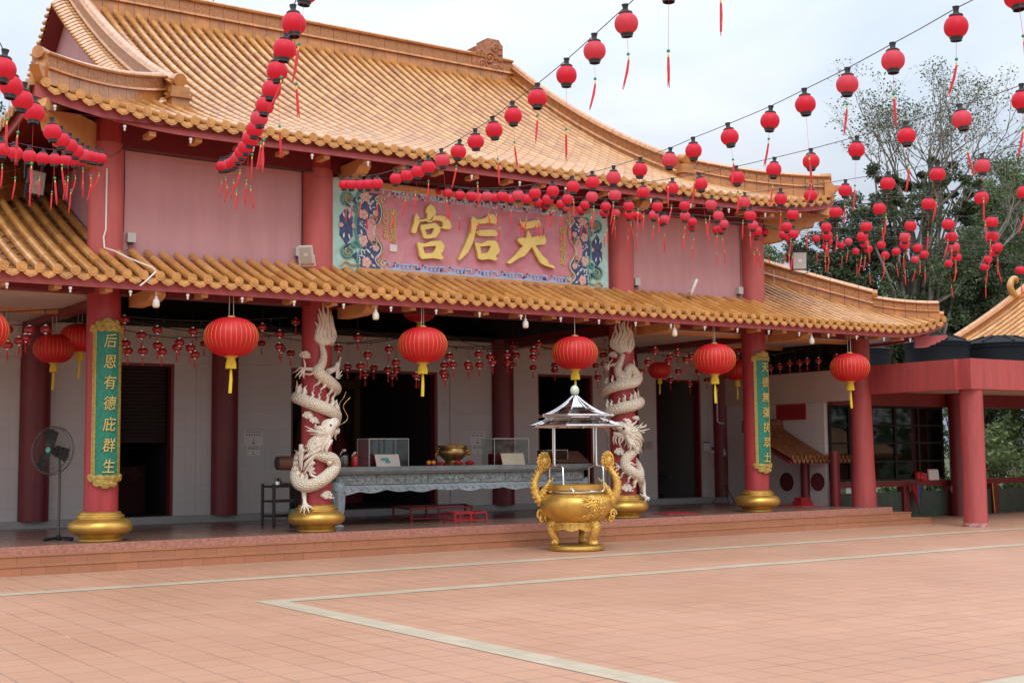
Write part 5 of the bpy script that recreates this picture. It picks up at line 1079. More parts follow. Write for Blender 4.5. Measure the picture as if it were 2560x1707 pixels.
def headR(root, X, W, flames):
    head(root, X, W, flames, [(285, 905, .12), (262, 870, .14), (245, 850, .14)], [(245, 850, .14), (215, 842, .15), (185, 828, .14), (168, 835, .12)], [(250, 890, .12), (215, 893, .12), (185, 890, .12), (170, 885, .11)], [(235, 825, .17), (255, 815, .18), (215, 820, .17)],
         [[(285, 860), (330, 850), (350, 830), (370, 808)], [(300, 862), (345, 870), (385, 862), (420, 852)], [(345, 868), (370, 880), (385, 875)], [(330, 850), (385, 835), (390, 818)], [(275, 830), (310, 815), (330, 790)]],
         [[(290, 890, .13), (325, 905, .1), (345, 930, .08), (340, 960, .06)], [(280, 910, .13), (315, 940, .1), (335, 970, .08), (350, 1000, .06)], [(270, 930, .14), (300, 960, .12), (310, 990, .1), (335, 1000, .07)], [(300, 870, .13), (345, 895, .1), (365, 920, .07)], [(255, 805, .15), (240, 790, .14), (225, 795, .13)], [(275, 815, .14), (265, 795, .14), (250, 790, .13)], [(250, 900, .14), (270, 950, .13), (260, 995, .1)]],
         [[(215, 900, .13), (225, 930, .12), (205, 960, .09)], [(190, 895, .12), (175, 930, .1), (185, 965, .07)], [(235, 905, .14), (250, 945, .12), (235, 980, .09)], [(175, 890, .12), (160, 925, .1), (165, 965, .06)], [(205, 905, .13), (200, 950, .1), (215, 985, .08)]],
         (233, 853, .215), None, fan=(270, 870, -70, 105, 88, 1))
dragon(WR, cvR, pathR, [(10, 14, 1), (17, 21, 1), (25, 29, -1)], 'cream dragon coiled round the column right of the incense burner, horned head facing left',
       [[(242, 310), (210, 250), (240, 170), (240, 100), (268, 45)], [(235, 310), (185, 250), (215, 175), (205, 120), (214, 72)], [(230, 310), (165, 250), (190, 190), (178, 140), (188, 102)], [(228, 315), (152, 260), (160, 200), (182, 130)], [(250, 310), (240, 240), (270, 180), (262, 130), (272, 80)], [(258, 310), (275, 240), (292, 190), (282, 145), (292, 120)], [(262, 310), (300, 260), (300, 200)], [(245, 310), (222, 240), (250, 190), (225, 120), (245, 85)]],
       headR,
       [([(200, 400, .07), (160, 400, .07), (125, 405, .09)], 0.040, [[(105, 385, .1), (78, 382, .1)], [(105, 400, .12), (72, 405, .12)], [(110, 415, .12), (82, 430, .12)], [(120, 425, .12), (105, 445, .12)], [(130, 425, .1), (128, 445, .1)], [(135, 385, .1), (158, 362, .1)]]),
        ([(300, 500, .09), (330, 485, .08), (345, 488, .10)], 0.045, [[(355, 470, .1), (372, 450, .1)], [(335, 450, .1), (328, 425, .1)], [(320, 440, .1), (305, 365, .1)], [(352, 495, .1), (360, 505, .1)]]),
        ([(345, 1195, .10), (368, 1230, .09), (372, 1290, .08), (378, 1335, .10)], 0.05, [[(360, 1325, .12), (345, 1312, .13)], [(385, 1355, .13), (385, 1368, .15)], [(398, 1350, .13), (405, 1365, .15)], [(405, 1342, .13), (416, 1355, .15)]]),
        ([(245, 1140, .11), (215, 1125, .08), (195, 1120, .08)], 0.035, [[(185, 1105, .1), (172, 1092, .1)], [(180, 1120, .1), (165, 1125, .1)], [(190, 1140, .1), (178, 1150, .1)]])],
       [(160, 325, 30), (200, 1010, 38), (250, 1265, 40), (315, 775, 20)], 0.00252)
# ================================================================ GOLDEN INCENSE BURNER
BX, BY = 6.665, -2.15
br_ = thing('incense_burner', 'golden dragon-handled incense burner with steel canopy standing on the paving', 'incense burner', (BX, BY, GZ))
def at(dx, dy, z): return Vector((BX + dx, BY + dy, z))
b = MB(); b.lathe([(0.50, GZ), (0.535, GZ + 0.012), (0.545, GZ + 0.04), (0.535, GZ + 0.075), (0.50, GZ + 0.09), (0.42, GZ + 0.088), (0.02, GZ + 0.088)], (BX, BY, 0), 48); b.build('base_disc', m_gold, br_)
b = MB(); b.lathe([(0.05, 0.08), (0.40, 0.09), (0.47, 0.12), (0.57, 0.18), (0.665, 0.27), (0.705, 0.36), (0.695, 0.44), (0.64, 0.505), (0.56, 0.54), (0.535, 0.545), (0.515, 0.56), (0.515, 0.60), (0.525, 0.605), (0.525, 0.685), (0.505, 0.692), (0.49, 0.685), (0.48, 0.58), (0.10, 0.56), (0.01, 0.56)], (BX, BY, 0), 56); bowl = b.build('bowl', m_gold, br_, 50)
m_ash = M("incense_ash", (0.30, 0.27, 0.24), 0.95, var=0.3, vs=30, bump=0.4, bs=60)
b = MB(); b.lathe([(0.478, 0.60), (0.3, 0.625), (0.01, 0.635)], (BX, BY, 0), 24); b.build('ash', m_ash, br_)
b = MB()
for k in range(7): b.tube([at(0.1 * cos(k * 2.4) * k / 4, 0.1 * sin(k * 2.4) * k / 4, 0.62), at(0.1 * cos(k * 2.4) * k / 4 + 0.01, 0.1 * sin(k * 2.4) * k / 4, 0.85)], 0.005, 4)
b.build('joss_stick', m_darkred, br_)
# relief dragon on the bowl, towards the court's right
b = MB(); rr = random.Random(11)
def on_bowl(az, z, o=0.0):
    prof = [(0.47, 0.12), (0.57, 0.18), (0.665, 0.27), (0.705, 0.36), (0.695, 0.44), (0.64, 0.505), (0.56, 0.54)]
    for (r0, z0), (r1, z1) in zip(prof[:-1], prof[1:]):
        if z0 <= z <= z1: r = lerp(r0, r1, (z - z0) / (z1 - z0)); break
    else: r = 0.6
    return at((r + o) * cos(az), (r + o) * sin(az), z)
A0 = radians(-100)
for k in range(5):
    for e in range(7):
        a = A0 + 0.05 + 0.28 * k / 4; z = 0.22 + 0.04 * e; c = on_bowl(a + 0.03 * (e % 2), z, 0.01); b.ball(c, 0.026 + 0.012 * rr.random(), 7)
hc = on_bowl(A0 + 0.22, 0.40, 0.03)
for dx, dz, r in ((0, 0, .06), (0.05, 0.02, .035), (-0.05, 0.02, .035), (0, -0.06, .045), (0.0, 0.05, .04)): b.ball(hc + Vector((dx, 0, dz)), r, 9)
for k in range(26):
    a = A0 + rr.uniform(-0.05, 0.42); z = rr.uniform(0.19, 0.50); l = rr.uniform(0.2, 0.42); dz = rr.uniform(-0.05, 0.05)
    b.tube(catmull([on_bowl(a - l * t, max(0.14, min(0.53, z + dz * t + 0.018 * sin(t * 9 + k))), 0.012) for t in (0, 0.3, 0.6, 1.0)], 3), [0.022, 0.021, 0.02, 0.018, 0.016, 0.014, 0.012, 0.009, 0.006, 0.003], 6)
for k in range(5): b.tube([on_bowl(A0 - 0.1 + 0.5 * t, 0.2 + 0.05 * k + 0.03 * sin(t * 12 + k), 0.008) for t in [j / 12 for j in range(13)]], 0.016, 6)
b.build('relief_dragon', m_goldr, bowl, 60)
for k, az in enumerate((158.2, -81.8, 38.2)):
    az = radians(az); ca, sa = cos(az), sin(az); R = lambda r, z: at(r * ca, r * sa, z)
    b = MB(); q = catmull([R(0.43, 0.10), R(0.50, 0.04), R(0.475, -0.06), R(0.41, -0.14), R(0.40, -0.20)], 4); n_ = len(q)
    b.tube(q, [lerp(0.105, 0.062, k2 / (n_ - 1)) if k2 < n_ - 3 else 0.062 for k2 in range(n_)], 12)
    b.ball(R(0.42, -0.205), 0.085, 12, sz=0.55)
    tx = Vector((-sa, ca, 0))
    for f in (-1.2, -0.4, 0.4, 1.2): b.tube([R(0.42, -0.19) + tx * 0.03 * f, R(0.475, -0.185) + tx * 0.042 * f, R(0.50, -0.225) + tx * 0.046 * f], [0.03, 0.028, 0.018], 7)
    for (u, z, r) in ((0, 0.05, .055), (-.05, 0.085, .03), (.05, 0.085, .03), (0, 0.0, .04), (-.045, 0.02, .028), (.045, .02, .028), (-.09, .06, .03), (.09, .06, .03)): b.ball(R(0.535, z) + tx * u, r, 8)
    b.build('lion_leg', m_goldr, br_, 60)
b = MB()
n = 60
vs = []
for k in range(n):
    a = 2 * pi * k / n; zlow = 0.015 - 0.035 * abs(sin(a * 4.5))
    for r, z in ((0.47, 0.115), (0.475, zlow), (0.45, zlow), (0.44, 0.115)): vs.append(at(r * cos(a), r * sin(a), z))
b._add(vs, [f for k in range(n) for f in ((k * 4, ((k + 1) % n) * 4, ((k + 1) % n) * 4 + 1, k * 4 + 1), (k * 4 + 1, ((k + 1) % n) * 4 + 1, ((k + 1) % n) * 4 + 2, k * 4 + 2), (k * 4 + 2, ((k + 1) % n) * 4 + 2, ((k + 1) % n) * 4 + 3, k * 4 + 3))])
for k in range(18):
    a = 2 * pi * k / 18; b.tube([at((0.478) * cos(a + 0.14 * (1 - t / 9) * cos(t * 0.8) * 1.0), 0.478 * sin(a + 0.14 * (1 - t / 9) * cos(t * 0.8)), 0.062 + 0.032 * (1 - t / 9) * sin(t * 0.8)) for t in range(9)], 0.010, 5)
b.build('apron', m_goldr, br_, 40)
for s in (-1, 1):
    H = lambda x, z, y=0.0: at(s * x * 0.8 - 0.599 * (0.03 - y), -s * x * 0.599 - 0.8 * (0.03 - y), z)
    b = MB(); q = catmull([H(0.60, 0.26), H(0.57, 0.36), H(0.67, 0.42), H(0.77, 0.55), H(0.795, 0.70), H(0.74, 0.83), H(0.66, 0.93), H(0.63, 1.02)], 5); n_ = len(q)
    b.tube(q, [0.05 + 0.035 * sin(pi * min(1, k / (n_ * 0.75))) if k < n_ * 0.8 else 0.055 for k in range(n_)], 10)
    for k in range(2, n_ - 2, 2):
        t = (q[k + 1] - q[k - 1]).normalized(); o = Vector((t.z * s, 0, -t.x * s)).normalized(); o = o if (o.x * s) > 0 else -o
        b.tube([q[k] + o * 0.06, q[k] + o * 0.115 + t * 0.02], [0.024, 0.004], 6)
    c = H(0.615, 1.05)
    for k in range(15):
        a = 2 * pi * k / 15; b.tube([c + Vector((0.07 * cos(a), 0, 0.07 * sin(a))), c + Vector((0.135 * cos(a + 0.1), -0.01, 0.135 * sin(a + 0.1))), c + Vector((0.165 * cos(a + 0.35), 0, 0.165 * sin(a + 0.35)))], [0.034, 0.026, 0.006], 6)
    b.tube([c + Vector((0, -0.055, 0)), c + Vector((0, 0.055, 0))], [0.115, 0.115], 16); b.ball(c + Vector((0, -0.05, 0)), 0.075, 12, sy=0.6)
    for k in range(9): b.tube([c + Vector((0.1 * cos(t), -0.062, 0.1 * sin(t))) for t in (2 * pi * k / 9, 2 * pi * k / 9 + 0.35)], 0.015, 5)
    # inward dragon head and curls
    q = catmull([H(0.66, 0.50), H(0.60, 0.60), H(0.55, 0.66), H(0.49, 0.76)], 4); b.tube(q, [0.075, 0.08, 0.082, 0.08, 0.075, 0.07, 0.065, 0.06, 0.055, 0.05, 0.045, 0.04, 0.03], 10)
    b.tube([H(0.57, 0.60), H(0.50, 0.61), H(0.44, 0.66)], [0.055, 0.04, 0.02], 8)
    for k in range(7): b.tube(catmull([H(0.62, 0.62 - k * 0.03, -0.05), H(0.55 + 0.02 * k, 0.70 - 0.03 * k, -0.07), H(0.47 + 0.03 * k, 0.74 - 0.05 * k, -0.06), H(0.43 + 0.035 * k, 0.80 - 0.06 * k, -0.04)], 3), [0.022] * 4 + [0.018, 0.016, 0.014, 0.011, 0.008, 0.004], 6)
    for (x, z, r) in ((0.60, 0.27, .10), (0.70, 0.22, .085), (0.56, 0.17, .07), (0.66, 0.14, .065)):
        cc = H(x, z, -0.03); b.tube([cc + Vector((r * (1 - k / 13) * cos(k * 0.75 * s), 0, r * (1 - k / 13) * sin(k * 0.75))) for k in range(12)], 0.028, 7)
    for k in range(5): b.ball(H(0.62 + 0.03 * (k % 2), 0.36 + 0.05 * k, -0.05), 0.045, 8)
    b.build('dragon_handle', m_goldr, br_, 60)
# canopy
VB = lambda a, t, z: at(0.8 * a - 0.599 * t, -0.599 * a - 0.8 * t, z)
for P in ([(-.40, .12, 1.6), (-.40, .12, 1.0), (-.385, .14, .975), (-.26, .30, .97), (-.245, .32, .945), (-.235, .40, .66), (-.225, .42, .635), (-.07, .515, .625), (-.05, .53, .60), (-.045, .54, .578)],
          [(.40, .12, 1.6), (.40, .12, 1.0), (.415, .13, .975), (.50, .2, .97), (.525, .22, .945), (.53, .24, .66), (.54, .24, .62), (.525, .2, .59), (.50, .2, .578)],
          [(.355, -.14, 1.6), (.355, -.14, 1.0), (.34, -.16, .975), (.27, -.26, .97), (.255, -.28, .945), (.25, -.36, .66), (.25, -.46, .63), (.25, -.48, .578)],
          [(-.435, -.12, 1.6), (-.435, -.12, 1.0), (-.45, -.13, .975), (-.50, -.18, .97), (-.51, -.19, .945), (-.515, -.2, .66), (-.52, -.2, .60), (-.50, -.2, .578)]):
    b = MB(); b.tube([VB(*p) for p in P], 0.019, 10); b.build('canopy_post', m_steel, br_)
b = MB(); b.lathe([(0.535, 0.562), (0.548, 0.572), (0.548, 0.588), (0.535, 0.598), (0.522, 0.588), (0.522, 0.572)], (BX, BY, 0), 40); b.build('steel_ring', m_steel, br_)
NC = 8; ph0 = radians(-136.8)
def canopy(r0, z0, r1, z1, sag, tr):
    g = MB(); f = MB()
    C0 = [at(r0 * cos(ph0 + 2 * pi * k / NC), r0 * sin(ph0 + 2 * pi * k / NC), z0) for k in range(NC)]; C1 = [at(r1 * cos(ph0 + 2 * pi * k / NC), r1 * sin(ph0 + 2 * pi * k / NC), z1) for k in range(NC)]
    mid = lambda a, c, t: a.lerp(c, t) - Vector((0, 0, sag * 4 * t * (1 - t)))
    for k in range(NC):
        a, c, d, e = C0[k], C0[(k + 1) % NC], C1[(k + 1) % NC], C1[k]
        for j in range(5): t0, t1 = j / 5, (j + 1) / 5; g.quad(mid(a, e, t0), mid(c, d, t0), mid(c, d, t1), mid(a, e, t1))
        f.tube([mid(a, e, j / 6) for j in range(7)], tr, 8); f.tube([a, c], tr, 8); f.ball(a, tr * 1.5, 8)
        if r1 > 0.1: f.tube([e, d], tr * 0.7, 6)
    fo = f.build('canopy_frame', m_steel, br_); g.build('canopy_glass', m_canglass, br_, 60)
canopy(0.90, 1.60, 0.50, 1.73, 0.0, 0.017); canopy(0.73, 1.76, 0.03, 2.08, 0.06, 0.019)
b = MB()
for k in range(NC): b.tube([at(0.50 * cos(ph0 + 2 * pi * k / NC), 0.50 * sin(ph0 + 2 * pi * k / NC), 1.70), at(0.66 * cos(ph0 + 2 * pi * k / NC), 0.66 * sin(ph0 + 2 * pi * k / NC), 1.78)], 0.012, 6)
for k in range(4): a = pi / 4 + k * pi / 2; b.tube([at(0.42 * cos(a), 0.12 * (1 if sin(a) > 0 else -1), 1.58), at(0.62 * cos(a), 0.62 * sin(a), 1.62)], 0.014, 6)
b.build('canopy_brace', m_steel, br_)
b = MB(); b.ball(at(0, 0, 2.155), 0.088, 20); b.lathe([(0.05, 2.05), (0.035, 2.075), (0.03, 2.09)], (BX, BY, 0), 12); b.build('ball_finial', M("pale_jade_glass", (0.62, 0.72, 0.60), 0.15, coat=0.4), br_)
b = MB(); b.lathe([(0.10, 1.66), (0.07, 1.72), (0.10, 1.80), (0.06, 1.88), (0.045, 1.98)], (BX, BY, 0), 12); b.build('inner_finial', M("pale_green_lamp", (0.45, 0.52, 0.42), 0.4), br_)

br_.scale = (0.80, 0.80, 0.985)
# ================================================================ FURNITURE ON THE PLATFORM
# stone altar table
tb = thing('altar_table', 'long grey carved stone altar table with scalloped apron on the platform', 'altar table', (6.55, 1.15, 0))
TX0, TX1, TY0, TY1, TZ = 3.96, 9.13, 0.70, 1.62, 0.965
b = MB(); b.box(TX0 - 0.03, TX1, TY0 - 0.05, TY1, 0.885, TZ); b.box(TX0, TX1 - 0.03, TY0 - 0.02, TY1 - 0.02, 0.85, 0.885); b.build('table_top', m_stone, tb, 0)
b = MB(); b.box(TX0 + 0.06, TX1 - 0.1, TY0 + 0.06, TY1 - 0.08, 0.66, 0.85); fz = b.build('frieze', m_stone, tb, 0)
b = MB(); xs = [TX0 + 0.07, 4.74, 5.72, 7.28, 8.2, TX1 - 0.12]
for a, c in zip(xs[:-1], xs[1:]):
    y = TY0 + 0.045; b.box(a + 0.02, c - 0.02, y, TY0 + 0.06, 0.68, 0.835)
    x = a + 0.10; k = 0
    while x < c - 0.12:
        b.tube(catmull([(x - 0.05, y, 0.72 + 0.06 * (k % 2)), (x, y - 0.004, 0.80 - 0.06 * (k % 2)), (x + 0.05, y, 0.73 + 0.04 * (k % 2)), (x + 0.09, y - 0.004, 0.79 - 0.06 * (k % 2))], 3), 0.012, 5); b.ball((x + 0.04, y, 0.75 + 0.03 * ((k * 7) % 3 - 1)), 0.03, 7, sy=0.4); x += 0.105; k += 1
b.build('carved_panel', m_stonec, fz, 40)
b = MB(); n = 90
def scal(x): t = (x - TX0) / (TX1 - TX0); e = min(x - TX0, TX1 - x); return 0.595 - 0.035 * abs(sin(t * pi * 11)) - 0.03 * abs(sin(t * pi * 5)) - (0.09 * exp(-(e / 0.22) ** 2))
up = [(lerp(TX0 + 0.05, TX1 - 0.09, k / n), 0.66) for k in (0, n)]; lowp = [(lerp(TX0 + 0.05, TX1 - 0.09, k / n), scal(lerp(TX0 + 0.05, TX1 - 0.09, k / n))) for k in range(n, -1, -1)]
b.prism([[up[0], up[1]] + lowp], (0, TY0 + 0.03, 0), (1, 0, 0), (0, 0, 1), (0, 0.05, 0)); b.prism([[up[0], up[1]] + lowp], (0, TY1 - 0.1, 0), (1, 0, 0), (0, 0, 1), (0, 0.05, 0))
for k in range(34): x = TX0 + 0.2 + k * 0.145; b.tube([(x - 0.05, TY0 + 0.028, 0.63), (x, TY0 + 0.02, 0.60 - 0.02 * (k % 2)), (x + 0.06, TY0 + 0.028, 0.635)], [0.006, 0.012, 0.006], 5)
b.build('scalloped_apron', m_stonel, tb, 40)
for x, y in ((TX0 + 0.10, TY0 + 0.06), (TX1 - 0.16, TY0 + 0.06), (TX0 + 0.10, TY1 - 0.12), (TX1 - 0.16, TY1 - 0.12)):
    s = -1 if x < 6 else 1; b = MB(); q = catmull([(x + s * 0.0, y, 0.66), (x + s * 0.03, y - 0.02, 0.58), (x - s * 0.0, y - 0.01, 0.40), (x + s * 0.01, y, 0.2), (x + s * 0.05, y - 0.02, 0.08), (x + s * 0.09, y - 0.03, 0.05)], 4); m_ = len(q)
    b.tube(q, [lerp(0.125, 0.068, k / (m_ * 0.7)) if k < m_ * 0.7 else 0.068 for k in range(m_)], 14)
    for k in range(9): a = 2 * pi * k / 9; b.tube([(p.x + r * cos(a), p.y + r * sin(a), p.z) for p, r in ((q[2], .115), (q[6], .105), (q[10], .085), (q[13], .07))], 0.012, 5)
    b.ball((x + s * 0.09, y - 0.04, 0.085), 0.085, 12); b.tube([(x + s * (0.09 + 0.06 * cos(t * 0.7)), y - 0.10, 0.10 + 0.06 * sin(t * 0.7)) for t in range(9)], 0.02, 6)
    for k in range(4): b.ball((x + s * 0.02 + 0.05 * (k - 1.5), y - 0.09, 0.60 - 0.02 * (k % 2)), 0.04, 8)
    b.lathe([(0.11, 0), (0.12, 0.02), (0.09, 0.04)], (x + s * 0.04, y - 0.02, 0), 14)
    b.build('leg', m_stonel, tb, 60)
# glass cases and book stands on it
m_redbox = M("red_cloth", (0.35, 0.02, 0.03), 0.7, var=0.15)
def case(label, x0, x1, y0, y1, h):
    root = thing('glass_case', label, 'glass case', ((x0 + x1) / 2, (y0 + y1) / 2, TZ)); b = MB(); z0 = TZ + 0.002
    b.quad((x0, y0, z0), (x1, y0, z0), (x1, y0, z0 + h), (x0, y0, z0 + h)); b.quad((x0, y1, z0), (x1, y1, z0), (x1, y1, z0 + h), (x0, y1, z0 + h)); b.quad((x0, y0, z0), (x0, y1, z0), (x0, y1, z0 + h), (x0, y0, z0 + h)); b.quad((x1, y0, z0), (x1, y1, z0), (x1, y1, z0 + h), (x1, y0, z0 + h))
    b.build('glass_pane', m_glass, root, 0); b = MB()
    for (xa, ya) in ((x0, y0), (x1, y0), (x0, y1), (x1, y1)): b.tube([(xa, ya, z0), (xa, ya, z0 + h)], 0.005, 5)
    for z in (z0 + h,): b.tube([(x0, y0, z), (x1, y0, z), (x1, y1, z), (x0, y1, z), (x0, y0, z)], 0.005, 5)
    b.build('edge', m_white, root)
    b = MB(); b.box(x0 + 0.1, x1 - 0.12, y1 - 0.3, y1 - 0.08, z0, z0 + h * 0.42); b.build('offering_box', m_redbox, root, 0)
    return root
case('clear glass case nearest the left dragon column on the stone altar table', 4.74, 5.48, 0.98, 1.42, 0.46)
case('clear glass case right of the brass censer on the stone altar table', 7.22, 7.96, 0.98, 1.42, 0.46)
case('small glass case on the right end of the altar, behind the burner canopy', 8.47, 8.92, 1.1, 1.45, 0.25)
def card(label, x0, x1, mat, mark):
    root = thing('book_stand', label, 'open book', ((x0 + x1) / 2, 0.9, TZ)); b = MB(); w = (x1 - x0) / 2; cx = (x0 + x1) / 2
    for s in (-1, 1): b.obox((cx + s * w / 2, 0.86, TZ + 0.10), (w / 2, 0.012 * s, 0), (0, 0.006, 0), (0, 0.035, 0.10))
    b.build('page', mat, root, 0)
    if mark: b = MB(); b.prism([[(0, 0.02), (0.12, 0.03), (0.14, 0.0), (0.17, -0.06), (0.08, -0.07), (0.07, -0.02), (0.0, -0.02)]], (cx - 0.13, 0.842, TZ + 0.12), (1, 0.03, 0), (0, 0.33, 0.95), (0, -0.004, 0)); b.build('green_print', m_teal, root, 0)
card('open white book with green picture propped before the left glass case', 4.79, 5.24, M("book_page", (0.66, 0.62, 0.55), 0.7, var=0.05), True)
card('open cream book propped before the right glass case', 7.30, 7.78, M("cream_page", (0.60, 0.52, 0.38), 0.7, var=0.08), False)
b = MB(); b.obox((9.0, 1.2, TZ + 0.12), (0.36, 0.0, 0.0), (0, 0.18, 0.10), (0, -0.006, 0.01)); o = b.build('music_stand', M("brown_board", (0.16, 0.075, 0.05), 0.5, var=0.2), None, 0); tag(o, 'tilted brown board leaning on the right end of the altar table', 'board')
# brass censer
cs = thing('brass_censer', 'brass censer with lion-head handles and joss sticks on the stone altar table', 'censer', (6.43, 1.1, TZ))
b = MB(); b.lathe([(0.17, TZ), (0.175, TZ + .02), (0.14, TZ + .06), (0.13, TZ + .08), (0.20, TZ + .14), (0.245, TZ + .20), (0.25, TZ + .24), (0.23, TZ + .275), (0.225, TZ + .295), (0.255, TZ + .31), (0.26, TZ + .34), (0.245, TZ + .345), (0.22, TZ + .30), (0.01, TZ + .30)], (6.43, 1.1, 0), 36); b.build('bowl', m_brass, cs, 50)
for s in (-1, 1):
    b = MB(); c = Vector((6.43 + s * 0.26 * 0.83, 1.1 - s * 0.26 * 0.56, TZ + 0.23))
    for k in range(8): b.ball(c + Vector((0.02 * cos(k * 2.2), 0.02 * sin(k), 0.035 * sin(k * 1.7))), 0.032, 7)
    b.build('lion_head', m_brass, cs, 60); b = MB(); b.tube([c + Vector((s * (0.02 + 0.02 * sin(t)), 0, -0.06 - 0.055 * cos(t))) for t in [2 * pi * k / 14 for k in range(15)]], 0.008, 6); b.build('ring', m_brass, cs)
b = MB(); b.lathe([(0.22, TZ + .325), (0.01, TZ + .335)], (6.43, 1.1, 0), 20); b.build('ash', m_ash, cs)
b = MB()
for k in range(8): b.tube([(6.43 + 0.09 * cos(k * 2.4), 1.1 + 0.06 * sin(k * 2.4), TZ + 0.32), (6.43 + 0.11 * cos(k * 2.4), 1.1 + 0.07 * sin(k * 2.4), TZ + 0.42 + 0.03 * (k % 3))], 0.003, 4)
b.build('joss_stick', m_tas, cs)
# oranges, bowls and bottles
m_or = M("orange_peel", (0.80, 0.28, 0.03), 0.5, bump=0.2, bs=90); pl = thing('orange_plate', 'red plate of oranges on the altar left of the brass censer', 'plate of oranges', (5.87, 0.9, TZ))
b = MB(); b.lathe([(0.05, TZ), (0.095, TZ + 0.018), (0.10, TZ + 0.022), (0.04, TZ + 0.012)], (5.87, 0.9, 0), 18); b.build('plate', m_redbox, pl)
for dx, dy in ((-0.045, 0), (0.04, -0.02), (0.0, 0.05)): b = MB(); b.ball((5.87 + dx, 0.9 + dy, TZ + 0.052), 0.04, 12); b.build('orange', m_or, pl)
def rbowl(x, y, r, label):
    b = MB(); b.lathe([(r * 0.5, TZ), (r * 0.9, TZ + 0.03), (r, TZ + 0.055), (r * 0.9, TZ + 0.055), (r * 0.4, TZ + 0.02)], (x, y, 0), 16); b.ball((x, y, TZ + 0.05), r * 0.7, 10, sz=0.6); tag(b.build('offering_bowl', M("red_plastic_bowl", (0.50, 0.02, 0.03), 0.35), None), label, 'bowl')
rbowl(6.03, 0.85, 0.055, 'small red bowl between the oranges and the brass censer'); rbowl(6.37, 0.82, 0.085, 'low red dish in front of the brass censer'); rbowl(6.62, 0.85, 0.095, 'larger red bowl right of the brass censer')
m_clear = glass_mat("clear_plastic", (0.70, 0.74, 0.72), 0.08, 0.12); m_redliq = M("red_oil", (0.45, 0.01, 0.012), 0.2, coat=0.5)
def bottle(x, y, r, h, mat, cap, label, liq=None):
    root = thing('oil_bottle', label, 'bottle', (x, y, TZ)); b = MB(); z = TZ; b.lathe([(r * 0.9, z), (r, z + 0.02), (r, z + h * 0.58), (r * 0.85, z + h * 0.70), (r * 0.35, z + h * 0.84), (r * 0.32, z + h * 0.92)], (x, y, 0), 20); b.build('bottle_body', mat, root)
    b = MB(); b.lathe([(r * 0.42, z + h * 0.90), (r * 0.42, z + h), (0.01, z + h)], (x, y, 0), 14); b.tube([(x - r * 0.4, y, z + h * 0.86), (x - r * 0.7, y, z + h * 0.80), (x - r * 0.85, y, z + h * 0.66)], 0.008, 6); b.build('screw_cap', cap, root)
    if liq: b = MB(); b.lathe([(r * 0.88, z + 0.006), (r * 0.93, z + 0.02), (r * 0.93, z + h * 0.3), (0.01, z + h * 0.3)], (x, y, 0), 18); b.build('liquid', liq, root)
bottle(4.25, 0.95, 0.078, 0.29, m_clear, m_white, 'large clear plastic bottle beside the left dragon column, on altar', M("tea_oil", (0.30, 0.12, 0.05), 0.3))
bottle(4.43, 0.92, 0.058, 0.245, m_redliq, m_white, 'red oil bottle with white cap on the altar, left of glass case'); bottle(4.10, 1.05, 0.045, 0.22, M("dark_bottle", (0.03, 0.05, 0.04), 0.15), m_black, 'small dark bottle behind the clear bottle, at altar left end')
# wooden drum behind the left dragon column
dr = thing('wooden_drum', 'brown wooden drum lying on a stand left of the left dragon column', 'drum', (3.42, 1.2, 0))
b = MB(); b.tube([(3.18, 1.2, 1.04), (3.24, 1.2, 1.04), (3.95, 1.2, 1.03)], [0.10, 0.115, 0.115], 20); b.build('drum_body', M("brown_drum_wood", (0.22, 0.10, 0.06), 0.4, var=0.25, vs=5, streak=(1, 6, 6)), dr)
b = MB(); b.tube([(3.165, 1.2, 1.04), (3.18, 1.2, 1.04)], [0.09, 0.112], 20); b.build('drum_skin', M("dark_drum_rim", (0.05, 0.035, 0.03), 0.4), dr)
b = MB()
for x in (3.55, 3.85): b.tube([(x, 1.08, 0), (x, 1.14, 0.94)], 0.02, 6); b.tube([(x, 1.32, 0), (x, 1.26, 0.94)], 0.02, 6)
b.build('stand', m_frame_d, dr)
# trolley with kettle
m_dkwood = M("dark_brown_wood", (0.035, 0.022, 0.02), 0.45, var=0.2)
tr = thing('serving_trolley', 'dark brown three-shelf trolley left of the left dragon column', 'trolley', (3.5, 1.75, 0))
for z in (0.16, 0.40, 0.64): b = MB(); b.box(3.25, 3.80, 1.50, 2.0, z, z + 0.03); b.box(3.25, 3.80, 1.495, 1.51, z + 0.03, z + 0.05); b.build('shelf', m_dkwood, tr, 0)
for x in (3.27, 3.78):
    for y in (1.52, 1.98): b = MB(); b.tube([(x, y, 0.06), (x, y, 0.70)], 0.026, 6); lg = b.build('leg', m_dkwood, tr); b = MB(); b.tube([(x - 0.012, y, 0.03), (x + 0.012, y, 0.03)], 0.03, 12); b.build('caster', m_black, lg)
kt = thing('kettle', 'small steel kettle on top of the dark trolley', 'kettle', (3.42, 1.7, 0.69)); b = MB(); b.lathe([(0.045, .67), (0.055, .68), (0.05, .74), (0.02, .765), (0.012, .78), (0.002, .785)], (3.42, 1.7, 0), 16); b.tube([(3.46, 1.7, .70), (3.51, 1.7, .74)], 0.01, 6); b.build('kettle_body', m_steel, kt); b = MB(); b.tube([(3.37, 1.7, .75), (3.37, 1.7, .79), (3.47, 1.7, .79), (3.47, 1.7, .75)], 0.006, 5); b.build('handle', m_black, kt)
b = MB(); b.box(3.55, 3.75, 1.6, 1.85, 0.673, 0.70); b.box(3.57, 3.73, 1.62, 1.8, 0.70, 0.712); tag(b.build('tea_tray', M("tea_tray", (0.20, 0.10, 0.06), 0.4), None, 0), 'brown tea tray beside the kettle on the dark trolley', 'tray')
